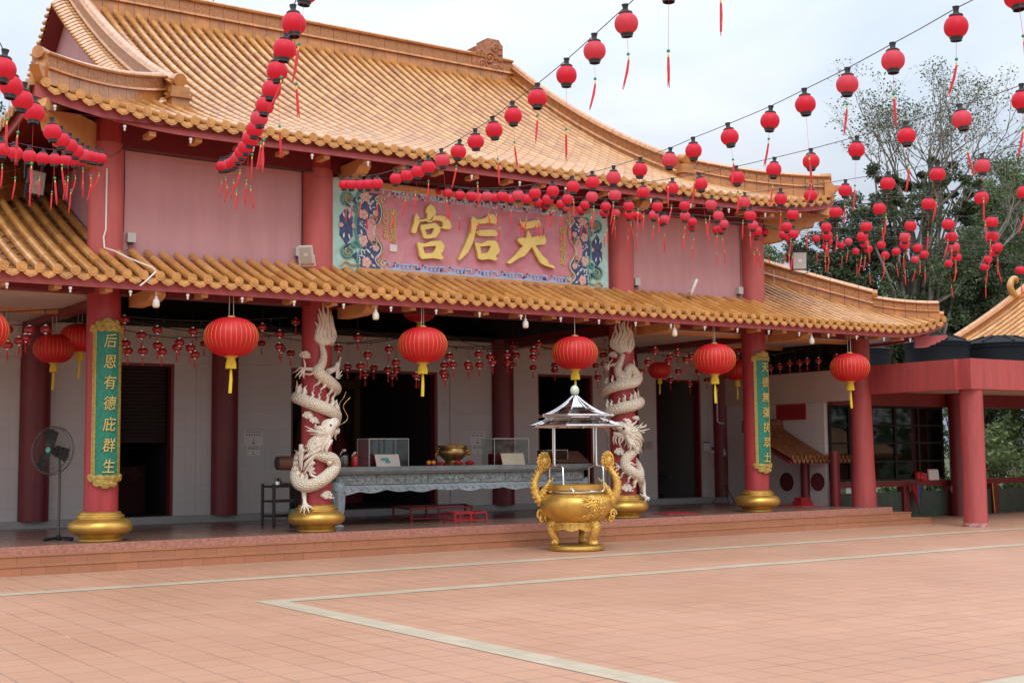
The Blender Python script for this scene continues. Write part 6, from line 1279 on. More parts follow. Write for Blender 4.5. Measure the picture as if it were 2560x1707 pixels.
bn = thing('waste_bin', 'dark bin with a green bag liner left of the left gold column base', 'bin', (3.52, 1.1, 0)); b = MB(); b.lathe([(0.13, 0.0), (0.16, 0.28), (0.15, 0.28), (0.12, 0.02)], (3.52, 1.12, 0), 18); b.build('bin_body', m_dkwood, bn)
b = MB(); b.lathe([(0.165, 0.22), (0.172, 0.25), (0.166, 0.295), (0.13, 0.30), (0.11, 0.24)], (3.52, 1.12, 0), 14); b.build('bag_liner', M("green_bag", (0.10, 0.26, 0.18), 0.4, var=0.3, vs=20, bump=0.8, bs=25), bn)
# red steel frames
m_redst = M("red_steel_paint", (0.36, 0.018, 0.025), 0.4)
def redframe(pts, h, label, mids):
    root = thing('low_red_frame', label, 'metal frame', ((pts[0][0] + pts[2][0]) / 2, (pts[0][1] + pts[2][1]) / 2, 0)); b = MB(); w = 0.016
    P = [Vector((x, y, 0)) for x, y in pts]
    for i in range(4):
        a, c = P[i], P[(i + 1) % 4]; d = (c - a); b.obox((a + c) / 2 + Vector((0, 0, h - w)), d / 2, d.cross(Vector((0, 0, 1))).normalized() * w, Vector((0, 0, w)))
        b.obox((a + c) / 2 + Vector((0, 0, 0.05)), d / 2, d.cross(Vector((0, 0, 1))).normalized() * w * 0.7, Vector((0, 0, w * 0.7)))
    b.build('rail', m_redst, root, 0)
    for p in P + [P[0].lerp(P[1], t) for t in mids] + [P[3].lerp(P[2], t) for t in mids]: b = MB(); b.box(p.x - w, p.x + w, p.y - w, p.y + w, 0, h - 2 * w); b.build('leg', m_redst, root, 0)
redframe([(5.80, 1.47), (7.02, 1.42), (7.62, 2.60), (6.08, 2.60)], 0.235, 'longer low red steel frame under the altar table', (0.45,)); redframe([(6.03, 0.40), (6.66, 0.40), (6.72, 0.85), (6.10, 0.85)], 0.185, 'smaller low red steel frame near the platform edge before the altar', (0.5,))
# pedestal fan
fn = thing('pedestal_fan', 'tall grey pedestal fan left of the left couplet column', 'fan', (-0.40, 0.62, 0)); fx, fy = -0.40, 0.62
m_fan2 = M("grey_fan_metal", (0.10, 0.10, 0.095), 0.4, metal=0.4)
b = MB(); b.lathe([(0.045, 0.0), (0.05, 0.04), (0.03, 0.06), (0.02, 0.08)], (fx, fy, 0), 14)
for k in range(4): a = k * pi / 2 + 0.5; b.tube([(fx, fy, 0.04), (fx + 0.27 * cos(a), fy + 0.27 * sin(a), 0.012)], 0.018, 6)
b.build('base', m_frame_d, fn); b = MB(); b.tube([(fx, fy, 0.05), (fx, fy, 1.16)], 0.02, 10); b.build('pole', m_fan2, fn)
ax = Vector((-0.80, -0.58, 0.12)).normalized(); ctr = Vector((fx, fy, 1.24)) + ax * 0.16; u_ = ax.orthogonal().normalized(); v_ = ax.cross(u_)
b = MB(); b.tube([Vector((fx, fy, 1.14)), Vector((fx, fy, 1.24))], 0.025, 8); b.tube([Vector((fx, fy, 1.24)) - ax * 0.12, Vector((fx, fy, 1.24)) + ax * 0.06], [0.07, 0.085], 14); b.build('motor', m_frame_d, fn)
b = MB(); RG = 0.345
for q in (0.0, 0.05, -0.05): rr_ = RG - abs(q) * 0.4; b.tube([ctr + ax * q + (u_ * cos(t) + v_ * sin(t)) * rr_ for t in [2 * pi * k / 40 for k in range(41)]], 0.0055, 5)
for k in range(44):
    d = u_ * cos(2 * pi * k / 44) + v_ * sin(2 * pi * k / 44)
    for s in (1, -1): b.tube([ctr + ax * s * 0.09 + d * 0.05, ctr + ax * s * 0.085 + d * 0.22, ctr + d * RG], 0.0018, 4)
for rr_ in (0.13, 0.21, 0.28): b.tube([ctr + ax * 0.085 + (u_ * cos(t) + v_ * sin(t)) * rr_ for t in [2 * pi * k / 32 for k in range(33)]], 0.0018, 4)
b.build('guard', m_fan2, fn)
b = MB()
for k in range(3):
    a = 2 * pi * k / 3 + 0.4; d = u_ * cos(a) + v_ * sin(a); e = ax.cross(d); b._add([ctr + d * 0.05 + e * 0.03, ctr + d * 0.30 + e * 0.13 + ax * 0.03, ctr + d * 0.31 - e * 0.02, ctr + d * 0.24 - e * 0.10 - ax * 0.03, ctr + d * 0.05 - e * 0.03], [(0, 1, 2, 3, 4)])
b.tube([ctr - ax * 0.05, ctr + ax * 0.06], 0.055, 14); b.build('blade', m_frame_d, fn, 0); b = MB(); b.tube([ctr + ax * 0.085, ctr + ax * 0.10], 0.04, 14); b.build('badge', m_teal, fn)
# phone tripod, mats, papers
tp = thing('phone_tripod', 'thin black tripod holding a white phone by the right red wall column', 'tripod', (15.3, 3.6, 0)); px_, py_ = 15.05, 3.45
b = MB(); b.tube([(px_, py_, 0.38), (px_, py_, 1.08)], 0.011, 6); b.build('pole', m_black, tp)
for k in range(3): a = k * 2 * pi / 3 + 0.6; b = MB(); b.tube([(px_, py_, 0.42), (px_ + 0.30 * cos(a), py_ + 0.30 * sin(a), 0.0)], 0.010, 6); b.build('leg', m_black, tp)
b = MB(); b.obox((px_, py_ - 0.02, 1.14), (0.055, 0.03, 0), (0.004, -0.008, 0), (0, 0, 0.075)); b.build('phone', m_white, tp, 0); b = MB(); b.obox((px_ - 0.01, py_ - 0.04, 1.17), (0.016, 0, 0), (0, 0.006, 0), (0, 0, 0.02)); b.build('lens', m_black, tp, 0)
b = MB(); b.obox((10.95, 0.45, 0.006), (0.36, -0.02, 0), (0.03, 0.26, 0), (0, 0, 0.006)); tag(b.build('red_mat', M("red_door_mat", (0.45, 0.015, 0.03), 0.9, bump=0.4, bs=200), None, 0), 'thin red mat on the platform right of the right dragon column', 'mat')
b = MB(); b.obox((15.0, 1.3, 0.006), (0.30, 0, 0), (0, 0.55, 0), (0, 0, 0.006)); tag(b.build('red_mat', M("faded_red_mat", (0.50, 0.06, 0.08), 0.9), None, 0), 'pale red mat by the small shrine with moon windows', 'mat')
m_ink = M("grey_ink", (0.16, 0.15, 0.17), 0.8)
def notice(x0, x1, z0, z1, label, mat=m_paper, mark='cal', y=WY - 0.036):
    root = thing('wall_notice', label, 'paper notice', (x0, y, z0)); b = MB(); b.box(x0, x1, y, y + 0.003, z0, z1); b.build('sheet', mat, root, 0); b = MB(); w, h = x1 - x0, z1 - z0; yy = y - 0.0015
    if mark == 'cal':
        b.box(x0 + 0.1 * w, x1 - 0.1 * w, yy, y, z1 - 0.10 * h, z1 - 0.06 * h)
        for i in range(6): xx = x0 + 0.12 * w + i * 0.135 * w; b.box(xx, xx + 0.02, yy, y, z1 - 0.34 * h, z1 - 0.2 * h)
        b.box(x0 + 0.44 * w, x0 + 0.56 * w, yy, y, z0 + 0.12 * h, z0 + 0.22 * h); b.box(x0 + 0.47 * w, x0 + 0.53 * w, yy, y, z0 + 0.32 * h, z0 + 0.42 * h)
    elif mark == 'lines':
        for i in range(7): b.box(x0 + 0.12 * w, x1 - (0.12 + 0.2 * (i % 3 == 2)) * w, yy, y, z1 - (0.16 + 0.11 * i) * h, z1 - (0.12 + 0.11 * i) * h)
    b.build('print', m_ink, root, 0); return root
notice(3.80, 4.17, 1.35, 1.62, 'white paper notice on the pale wall left of the left dragon column, upper sheet'); notice(3.85, 4.12, 1.165, 1.345, 'white paper notice on the pale wall left of the left dragon, lower sheet')
notice(8.65, 9.03, 1.34, 1.61, 'white paper notice on the wall right of the brass censer, upper sheet'); notice(8.70, 8.98, 1.155, 1.335, 'white paper notice on the wall right of the brass censer, lower sheet')
notice(13.22, 13.50, 1.22, 1.41, 'cream paper notice on the wall right of the right dragon column', m_cream, 'lines')
pn = notice(14.99, 15.17, 1.14, 1.39, 'white payment poster on the wall beside the phone tripod', m_paper, 'none'); b = MB(); b.box(14.99, 15.17, WY - 0.0375, WY - 0.036, 1.36, 1.39); b.box(15.01, 15.15, WY - 0.0375, WY - 0.036, 1.16, 1.175); b.build('dark_band', m_navy, pn, 0)
pn = notice(15.22, 15.40, 1.13, 1.39, 'blue and green picture poster on the wall beside the phone tripod', m_paper, 'none'); b = MB(); b.box(15.23, 15.39, WY - 0.0375, WY - 0.036, 1.28, 1.38); b.build('blue_band', m_sky2, pn, 0); b = MB(); b.box(15.23, 15.39, WY - 0.0375, WY - 0.036, 1.20, 1.27); b.build('green_band', m_dado, pn, 0)
# things in the doorways
al = thing('inner_altar', 'dim cloth-covered altar inside the left doorway with three black characters', 'altar', (2.0, 6.0, 0.13)); b = MB(); b.box(1.55, 2.6, 5.6, 6.4, 0.13, 1.0); b.build('altar_cloth', M("dark_maroon_cloth", (0.055, 0.010, 0.012), 0.8), al, 0)
for i, ch in enumerate("春接福"):
    x = 1.70 + i * 0.30; b = MB(); b.prism([[(0, 0.13), (0.13, 0), (0, -0.13), (-0.13, 0)]], (x, 5.597, 0.85), (1, 0, 0), (0, 0, 1), (0, -0.004, 0)); b.build('red_diamond', M("red_diamond_paper", (0.16, 0.02, 0.015), 0.7) if i == 0 else bpy.data.materials["red_diamond_paper"], al, 0); text_mesh(ch, 0.15, m_void, 'character', al, (x, 5.585, 0.85), depth=0.002)
oc = thing('office_chair', 'yellow-backed office chair inside the right doorway', 'chair', (14.35, 5.2, 0.13)); b = MB(); b.obox((14.35, 5.35, 0.95), (0.24, 0, 0), (0, 0.04, 0), (0, 0.03, 0.24)); b.build('backrest', M("mustard_jacket", (0.42, 0.24, 0.04), 0.8, var=0.2), oc, 0); b = MB(); b.box(14.1, 14.6, 4.9, 5.35, 0.58, 0.66); b.build('seat', m_black, oc, 0); b = MB(); b.tube([(14.35, 5.1, 0.2), (14.35, 5.1, 0.6)], 0.03, 8); b.build('post', m_black, oc)
b = MB()
for k in range(5): a = k * 2 * pi / 5; b.tube([(14.35, 5.1, 0.22), (14.35 + 0.28 * cos(a), 5.1 + 0.28 * sin(a), 0.16)], 0.02, 6)
b.build('star_base', m_black, oc)
for i, x in enumerate((14.05, 14.75)):
    b = MB()
    for k in range(8): b.tube([(x - 0.14 + k * 0.04, 6.6, 0.75), (x - 0.14 + k * 0.04, 6.58 + 0.03 * (k % 2), 1.5)], 0.026, 6)
    tag(b.build('red_curtain', m_redbox, None), f'red curtain deep inside the right doorway, {"left" if i == 0 else "right"} of the chair', 'curtain')
m_green_out = M("leafy_outdoors", (0.08, 0.12, 0.05), 0.8, var=0.6, vs=8)
# boxes, floodlights, conduit, cables on the walls and roof
def jbox(x, z, label, y=0.005, h=0.13):
    root = thing('junction_box', label, 'junction box', (x, y, z), 'grey junction boxes on the upper wall'); b = MB(); b.box(x - 0.055, x + 0.055, y - 0.07, y + 0.014, z, z + h); b.box(x - 0.06, x + 0.06, y - 0.078, y - 0.07, z - 0.003, z + h + 0.003); b.build('box', M("grey_box_plastic", (0.52, 0.51, 0.50), 0.5) if 'grey_box_plastic' not in bpy.data.materials else bpy.data.materials['grey_box_plastic'], root, 0)
    b = MB()
    for dx in (-0.025, 0.02): b.tube([(x + dx, y - 0.03, z), (x + dx, y - 0.03, z - 0.035)], 0.012, 6); b.tube(catmull([(x + dx, y - 0.03, z - 0.03), (x + dx - 0.01, y - 0.03, z - 0.10), (x + dx - 0.06, y - 0.01, z - 0.13)], 3), 0.005, 4)
    b.build('gland', m_cable, root)
jbox(0.36, 4.22, 'grey junction box on the pink wall beside the far left upper column'); jbox(2.97, 4.22, 'grey junction box on the pink wall left of the signboard'); jbox(9.70, 4.20, 'grey junction box on the pink wall right of the signboard'); jbox(12.28, 4.20, 'grey junction box beside the rightmost upper column')
for nm, pts in (('left', [(0.16, -0.10, 5.56), (0.19, -0.19, 5.52), (1.5, -0.185, 5.50), (3.0, -0.185, 5.53), (3.1, -0.19, 5.55)]), ('middle', [(3.52, -0.19, 5.56), (4.6, -0.185, 5.58), (6.3, -0.185, 5.6), (9.0, -0.185, 5.58)]), ('right', [(9.6, -0.185, 5.58), (11.0, -0.185, 5.56), (12.4, -0.185, 5.55)])):
    b = MB(); b.tube(catmull(pts, 5), 0.011, 5)
    if nm != 'middle':
        xx = 0.30 if nm == 'left' else 12.40
        for xv in ((0.26, 3.04) if nm == 'left' else (9.66, 12.36)): b.tube([(xv, 0.006, 5.56), (xv + 0.006, 0.006, 5.0), (xv, 0.006, 4.36)], 0.008, 4)
    tag(b.build('wall_cable', m_cable, None), f'black cable pinned along the top of the {nm} upper wall', 'cable')
b = MB(); b.tube([(-0.07, -0.26, 5.2), (-0.07, -0.26, 4.33), (-0.11, -0.30, 4.22), (-0.11, -0.34, 4.06), (-0.02, -0.55, 3.99), (0.06, -0.80, 3.88), (0.28, -1.22, 3.70), (0.30, -1.30, 3.64), (0.16, -1.31, 3.50), (0.08, -1.31, 3.43)], 0.012, 6); tag(b.build('conduit_pipe', m_white, None), 'thin white conduit running down the left upper column and over the eave', 'pipe')
def flood(loc, rz, tilt, mat, label, sc=0.8):
    root = thing('floodlight', label, 'floodlight', loc); L_ = Vector(loc); Rm = Matrix.Rotation(rz, 3, 'Z') @ Matrix.Rotation(tilt, 3, 'X')
    def ob_(c, a): b = MB(); c = Rm @ Vector(c) * sc + L_; b.obox(c, Rm @ Vector((a[0], 0, 0)) * sc, Rm @ Vector((0, a[1], 0)) * sc, Rm @ Vector((0, 0, a[2])) * sc); return b
    ob_((0, 0, 0.24), (0.135, 0.03, 0.17)).build('housing', mat, root, 0); ob_((0, -0.034, 0.24), (0.115, 0.004, 0.145)).build('glass_front', M("lamp_glass", (0.50, 0.50, 0.48), 0.15) if 'lamp_glass' not in bpy.data.materials else bpy.data.materials['lamp_glass'], root, 0); ob_((0, -0.04, 0.24), (0.035, 0.004, 0.03)).build('led_chip', m_white, root, 0)
    b = MB(); b.tube([L_ + Rm @ Vector((-0.15, 0, 0.22)) * sc, L_ + Rm @ Vector((-0.15, 0.0, 0.02)) * sc, L_ + Rm @ Vector((0, 0.02, 0.0)) * sc, L_ + Rm @ Vector((0.15, 0, 0.02)) * sc, L_ + Rm @ Vector((0.15, 0, 0.22)) * sc], 0.012, 6); b.build('yoke', mat, root)
    return root
flood((2.98, -0.34, 4.02), -0.75, 0.42, m_white, 'white floodlight on the lower roof left of the signboard'); flood((10.62, -0.42, 4.02), 1.10, 0.42, m_white, 'white floodlight seen edge-on on the lower roof right of the signboard')
def hangflood(loc, rz, label):
    r = flood(loc, rz, 0.15, m_black, label, 1.1); L_ = Vector(loc); b = MB(); R3 = Matrix.Rotation(rz, 3, 'Z')
    for s in (-1, 1): b.tube(catmull([L_ + R3 @ Vector((s * 0.16, 0, 0.30)), L_ + R3 @ Vector((s * 0.16, 0.0, 0.58)), L_ + R3 @ Vector((s * 0.12, 0.05, 0.72))], 3), 0.014, 6)
    b.build('hanger', m_black, r)
hangflood((13.50, -0.45, 4.62), -0.62, 'black floodlight hung under the right corner of the upper roof'); hangflood((-0.85, 0.6, 4.80), 0.5, 'black floodlight hung under the left corner of the upper roof')
m_spk = m_frame_d
b = MB(); b.box(15.36, 15.46, 2.62, 2.85, 2.50, 2.78); tag(b.build('wall_speaker', m_spk, None, 20), 'small black speaker on the beam behind the right couplet column', 'speaker')
b = MB(); b.tube(catmull([(15.30, 3.9, 2.62), (15.28, 3.9, 1.95), (15.3, 3.88, 1.83), (15.4, 3.8, 1.80)], 4), 0.02, 7); tag(b.build('drain_pipe', m_white, None), 'white bent pipe on the wall behind the right couplet column', 'pipe')
pq = thing('red_plaque', 'dark red plaque over the small shrine roof', 'plaque', (XW - 0.05, 1.79, 1.83)); b = MB(); b.box(XW - 0.03, XW, 1.36, 2.22, 1.83, 2.17); b.build('board', m_redst, pq, 0)
b = MB()
for k in range(3):
    for j in range(7): b.box(XW - 0.034, XW - 0.03, 1.44 + j * 0.105, 1.49 + j * 0.105, 1.88 + k * 0.09, 1.94 + k * 0.09)
b.build('raised_marks', m_darkred, pq, 0)
b = MB(); b.tube([(0, 0, 0)] * 1 + [(6.3, RYC, 10.3), (6.3, RYC, 11.2)] if False else [(4.15, RYC + 0.2, 10.2), (4.15, RYC + 0.2, 11.6)], 0.012, 6); tag(b.build('lightning_rod', m_fan2, None), 'thin metal rod standing on the main roof ridge', 'lightning rod')
b = MB(); b._add([(11.9, -7.6, GZ + 0.004), (12.0, -7.62, GZ + 0.02), (12.08, -7.56, GZ + 0.05), (12.05, -7.52, GZ + 0.012)], [(0, 1, 3), (1, 2, 3)]); tag(b.build('fallen_leaf', m_dkwood, None, 0), 'single dry curled leaf on the open paving at right', 'leaf')
# ================================================================ SHRINE CORNER, WALKWAY, TANKS
sh = thing('small_shrine', 'small tile-roofed shrine on red posts at the right end of the porch', 'shrine', (15.2, 1.2, 0))
bar, pan, cap, drip = MB(), MB(), MB(), MB()
def shr(i):
    x = 14.42 + i * 0.125
    return resamp(lambda u: (x, 0.78 + u * 1.0, 1.02 + 0.42 * u + 0.06 * u * u), 0, 1.32, 0.2)
_SP = SP; SP = 0.12
slope_rows(bar, pan, cap, drip, shr, (1, 0, 0), 15, (0, -1, 0), br=0.036)
SP = _SP
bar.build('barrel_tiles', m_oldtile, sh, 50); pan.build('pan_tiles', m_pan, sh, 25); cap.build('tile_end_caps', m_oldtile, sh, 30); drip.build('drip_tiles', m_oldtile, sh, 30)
rp = ridge_parts(); ridge_run(rp, [(14.4, 2.12, 1.66), (15.9, 2.12, 1.66)], 0.16, 0.14, 0.05, 0.2); rm_ = (m_ridge, m_frieze, m_ridgecap); m_ridge = m_frieze = m_ridgecap = m_oldtile; finish_ridge(rp, 'ridge', sh); m_ridge, m_frieze, m_ridgecap = rm_
b = MB(); b._add([(14.37, 0.80, 0.98), (16.2, 0.80, 0.98), (16.2, 2.1, 1.6), (14.37, 2.1, 1.6), (14.37, 0.80, 0.90), (16.2, 0.80, 0.90), (16.2, 2.1, 1.5), (14.37, 2.1, 1.5)], [(0, 1, 5, 4), (3, 7, 6, 2), (0, 4, 7, 3), (4, 5, 6, 7)]); b.build('roof_board', m_darkred, sh, 0)
b = MB(); b.box(14.95, 15.3, 1.05, 1.3, 0, 0.10); b.box(15.0, 15.25, 1.1, 1.3, 0.10, 0.18); b.build('red_step', m_redst, sh, 0)
# covered walkway to the right
wk = thing('covered_walkway', 'flat-roofed red covered walkway at the right with round pillars', 'walkway', (20, 1, GZ))
b = MB(); b.box(15.82, 27, -2.60, -2.32, 2.31, 2.90); b.box(15.70, 15.98, -2.32, 0.0, 2.31, 2.895); b.box(26.7, 27, -2.3, 0.98, 2.31, 2.89); b.build('edge_beam', m_walk, wk, 0)
b = MB(); b.box(15.985, 21.4, -2.315, 4.6, 2.42, 2.86); b.box(21.401, 26.7, -2.315, 0.98, 2.42, 2.859); b.build('roof_slab', m_cream, wk, 0)
b = MB(); b.box(15.62, 26.7, 0.72, 0.98, 2.12, 2.415); b.box(15.99, 21.4, 4.3, 4.5, 2.12, 2.415); b.build('cross_beam', m_darkred, wk, 0)
for x, y, r, m in ((16.12, -2.36, 0.222, m_walk), (19.50, 0.55, 0.20, m_darkred), (22.6, -2.36, 0.24, m_walk), (23.5, 0.6, 0.2, m_darkred)):
    b = MB(); b.lathe([(r * 1.03, GZ), (r * 1.03, GZ + 0.02), (r, GZ + 0.04), (r * 0.985, 2.32 if y < 0 else 2.415)], (x, y, 0), 28); b.build('pillar', m, wk)
b = MB(); b.lathe([(0.2305, GZ + 0.001), (0.2305, GZ + 0.075)], (16.12, -2.36, 0), 28); b.build('worn_foot', M("peeling_paint", (0.45, 0.09, 0.10), 0.7, var=0.3, vs=12, col2=(0.60, 0.42, 0.40), bump=0.4, bs=30), wk)
gw = thing('window_wall', 'black framed window wall of the walkway room with dark panes', 'window wall', (17.5, 0.85, 0.5))
b = MB(); X0, X1, Y0, Z0, Z1 = 15.64, 19.36, 0.85, 0.49, 2.12
vx = [15.64, 16.24, 16.95, 17.72, 18.50, 19.32]
for k, x in enumerate(vx): b.box(x - 0.035, x + 0.035, Y0 - 0.03, Y0 + 0.03, Z0, Z1)
for a, c in zip(vx[:-1], vx[1:]):
    for z in (Z0 + 0.03, 0.91, 1.31, 1.70, Z1 - 0.03): b.box(a + 0.035, c - 0.035, Y0 - 0.025, Y0 + 0.025, z - 0.022, z + 0.022)
b.build('frame', m_frame_d, gw, 0)
for a, c in zip(vx[:-1], vx[1:]): b = MB(); b.box(a + 0.03, c - 0.03, Y0 - 0.004, Y0 + 0.004, Z0, Z1); b.build('pane', m_winglass, gw, 0)
rl_ = thing('railing', 'dark red railing with dull green panels under the window wall', 'railing', (19.5, 0.85, GZ))
b = MB(); b.box(15.62, 25, 0.78, 0.92, 0.36, 0.485); b.build('top_rail', m_darkred, rl_, 0)
for x in (15.72, 17.95, 19.5, 21.1, 22.7, 24.3): b = MB(); b.box(x - 0.10, x + 0.10, 0.76, 0.94, GZ, 0.36); b.build('post', m_darkred, rl_, 0)
for a, c in ((15.82, 17.85), (18.05, 19.4), (19.6, 21.0), (21.2, 22.6), (22.8, 24.2)):
    b = MB(); b.box(a, c, 0.82, 0.88, GZ, 0.24); b.box(a + 0.08, c - 0.08, 0.81, 0.82, GZ + 0.08, 0.16); b.build('green_panel', m_dado, rl_, 0)
b = MB(); b.tube([(20.96, 0.74, 0.37), (20.96, 0.73, 0.1), (21.0, 0.73, GZ + 0.02)], 0.012, 5); b.build('yellow_hose', m_yel, rl_)
# folded umbrella hung on the rail
um = thing('folded_umbrella', 'folded red and blue umbrella hanging on the railing', 'umbrella', (18.15, 0.70, 0.1))
for k in range(10):
    a0, a1 = 2 * pi * k / 10, 2 * pi * (k + 1) / 10; b = MB()
    top = Vector((18.15, 0.66, 0.40)); tipp = Vector((18.21, 0.66, -0.17)); f = lambda a, r, z: Vector((18.15 + (0.40 - z) * 0.1 + r * cos(a), 0.66 + r * sin(a) * 0.6, z))
    b._add([f(a0, .15, .38), f(a1, .15, .38), f(a1, .105, .15), f(a0, .105, .15), f((a0 + a1) / 2, .185, .35), tipp], [(0, 4, 1), (0, 4, 3), (4, 1, 2), (4, 2, 3), (3, 2, 5)])
    b.build('cloth_panel', [m_redst, M("umbrella_blue", (0.02, 0.10, 0.28), 0.6)][0] if k % 10 in (4, 5, 6) else (bpy.data.materials.get("umbrella_blue") or M("umbrella_blue", (0.02, 0.10, 0.28), 0.6)) if k % 2 else (bpy.data.materials.get("umbrella_navy") or M("umbrella_navy", (0.015, 0.03, 0.08), 0.6)), um, 0)
b = MB(); b.tube([(18.15, 0.66, 0.48), (18.22, 0.66, -0.24)], 0.010, 6); b.build('shaft', m_black, um)
b = MB(); b.obox((18.92, 0.80, 0.60), (0.17, 0, 0), (0, 0.02, 0.01), (0, 0.01, 0.11)); tag(b.build('table_sign', m_paper, None, 0), 'white card standing on the rail before the window wall', 'card')
b = MB(); rr = random.Random(2)
for k in range(9): b.ball((18.5 + rr.uniform(-.14, .14), 0.78 + rr.uniform(-.02, .04), 0.55 + rr.uniform(-0.04, .09)), 0.07, 8)
tag(b.build('red_bag', M("red_plastic_bag", (0.50, 0.03, 0.03), 0.4, var=0.3, vs=14, bump=0.8, bs=18), None), 'crumpled red plastic bag on the rail beside the white card', 'bag')
# water tanks on the walkway roof
def tank(x, y, r, label, first=[None]):
    root = thing('water_tank', label, 'water tank', (x, y, 2.90), 'black water tanks on the walkway roof'); b = MB(); z = 2.86
    b.lathe([(r * 0.97, z), (r * 0.985, z + 0.18), (r, z + 0.2), (r, z + 0.23), (r * 0.99, z + 0.25), (r * 1.0, z + 0.58), (r * 1.03, z + 0.60), (r * 1.03, z + 0.66), (r * 1.0, z + 0.68), (r * 0.96, z + 0.69)], (x, y, 0), 40); b.build('tank_body', m_tank, root)
    b = MB(); b.lathe([(r * 1.04, z + 0.655), (r * 1.05, z + 0.69), (r * 0.98, z + 0.72), (r * 0.40, z + 0.86), (r * 0.36, z + 0.89), (r * 0.05, z + 0.91), (0.01, z + 0.91)], (x, y, 0), 40)
    for k in range(8): a = 2 * pi * k / 8 + 0.2; b.tube([(x + r * 0.98 * cos(a), y + r * 0.98 * sin(a), z + 0.715), (x + r * 0.4 * cos(a), y + r * 0.4 * sin(a), z + 0.87)], 0.035, 6)
    b.build('lid', m_tank, root, 40)
tank(18.95, 0.6, 0.70, 'black water tank, middle one on the walkway roof'); tank(20.68, 0.2, 0.86, 'largest black water tank on the walkway roof, at the right edge'); tank(19.0, 2.8, 0.66, 'black water tank farthest back, just right of the temple eave')
# ================================================================ OTHER HALLS
h2 = thing('side_hall', 'amber-roofed side hall at the right edge with carved roof finial', 'hall', (31, 2, GZ))
VX0, VZ0, VX1, VZ1 = 25.8, 3.75, 31.6, 6.75
bar, pan, cap, drip = MB(), MB(), MB(), MB()
def hs(i):
    y = 6.0 - 0.1 - i * 0.26
    return resamp(lambda u: (VX0 + u, y, VZ0 + 0.40 * u + 0.018 * u * u + 0.25 * exp(-u * 1.2) * max(0, 1 - i / 5) ** 2), 0, VX1 - VX0, 0.4)
slope_rows(bar, pan, cap, drip, hs, (0, 1, 0), 50, (-1, 0, 0), br=0.075)
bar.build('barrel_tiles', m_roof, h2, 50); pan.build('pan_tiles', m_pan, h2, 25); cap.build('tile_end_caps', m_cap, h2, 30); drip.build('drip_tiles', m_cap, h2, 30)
rp = ridge_parts(); ridge_run(rp, [(VX0 + 0.2 + u, 6.05, VZ0 + 0.40 * u + 0.018 * u * u + 0.05) for u in [5.6 * k / 12 for k in range(13)]], 0.34, 0.3, 0.09, 0.4); finish_ridge(rp, 'descending_ridge', h2)
rp = ridge_parts(); ridge_run(rp, [(VX1, 6.2, VZ1 - 0.05), (VX1, -7, VZ1 - 0.05)], 0.5, 0.3, 0.1, 0.4); finish_ridge(rp, 'main_ridge', h2)
b = MB()
fz0 = Vector((29.75, 6.0, 5.66))
b.tube(catmull([fz0 + Vector((0.45, 0, 0.0)), fz0 + Vector((0.2, 0, 0.06)), fz0 + Vector((-0.1, 0, 0.22)), fz0 + Vector((-0.26, 0, 0.45)), fz0 + Vector((-0.16, 0, 0.68)), fz0 + Vector((0.05, 0, 0.72)), fz0 + Vector((0.08, 0, 0.58))], 4), [0.13, 0.13, 0.12, 0.12, 0.12, 0.12, 0.12, 0.11, 0.11, 0.1, 0.1, 0.1, 0.1, 0.1, 0.1, 0.09, 0.09, 0.09, 0.09, 0.08, 0.08, 0.07, 0.06, 0.05, 0.03], 10)
b.ball(fz0 + Vector((0.15, 0, 0.18)), 0.17, 10, sx=1.4); b.ball(fz0 + Vector((0.38, 0, 0.28)), 0.12, 10)
b.build('roof_finial', m_roof, h2, 60)
b = MB(); b.box(28, 36, -7, 2.5, GZ - 0.9, 4.2); b.build('hall_wall', m_pink, h2, 0)
b = MB(); b._add([(VX0 + 0.3, -7, VZ0 - 0.12), (VX0 + 0.3, 6.0, VZ0 - 0.12), (VX1, 6.0, VZ1 - 0.35), (VX1, -7, VZ1 - 0.35), (37.4, 6.0, VZ0 - 0.12), (37.4, -7, VZ0 - 0.12)], [(0, 1, 2, 3), (3, 2, 4, 5), (1, 4, 2)]); b.build('roof_board', m_darkred, h2, 0)
h3 = thing('low_hall', 'low amber-roofed hall across the court, mirrored in the dark window wall', 'hall', (32, -14, -1.2))
bar, pan, cap, drip = MB(), MB(), MB(), MB()
slope_rows(bar, pan, cap, drip, lambda i: resamp(lambda u: (28.6 + i * 0.25, -11.9 - u, 1.0 + 0.42 * u + 0.02 * u * u), 0, max(0.3, min(3.0, (20 - i) * 0.3 + 0.6)), 0.4), (1, 0, 0), 20, (0, 1, 0), br=0.075)
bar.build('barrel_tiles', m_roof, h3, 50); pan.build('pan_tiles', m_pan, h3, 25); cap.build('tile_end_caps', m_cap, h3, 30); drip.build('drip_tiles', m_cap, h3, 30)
rp = ridge_parts(); ridge_run(rp, [(28.5, -14.9, 2.35), (31.6, -14.9, 2.35)], 0.3, 0.25, 0.08, 0.4); finish_ridge(rp, 'main_ridge', h3)
b = MB(); b.box(28.7, 33.0, -16.2, -12.6, -1.25, 1.3); b.build('hall_wall', m_pink, h3, 0)
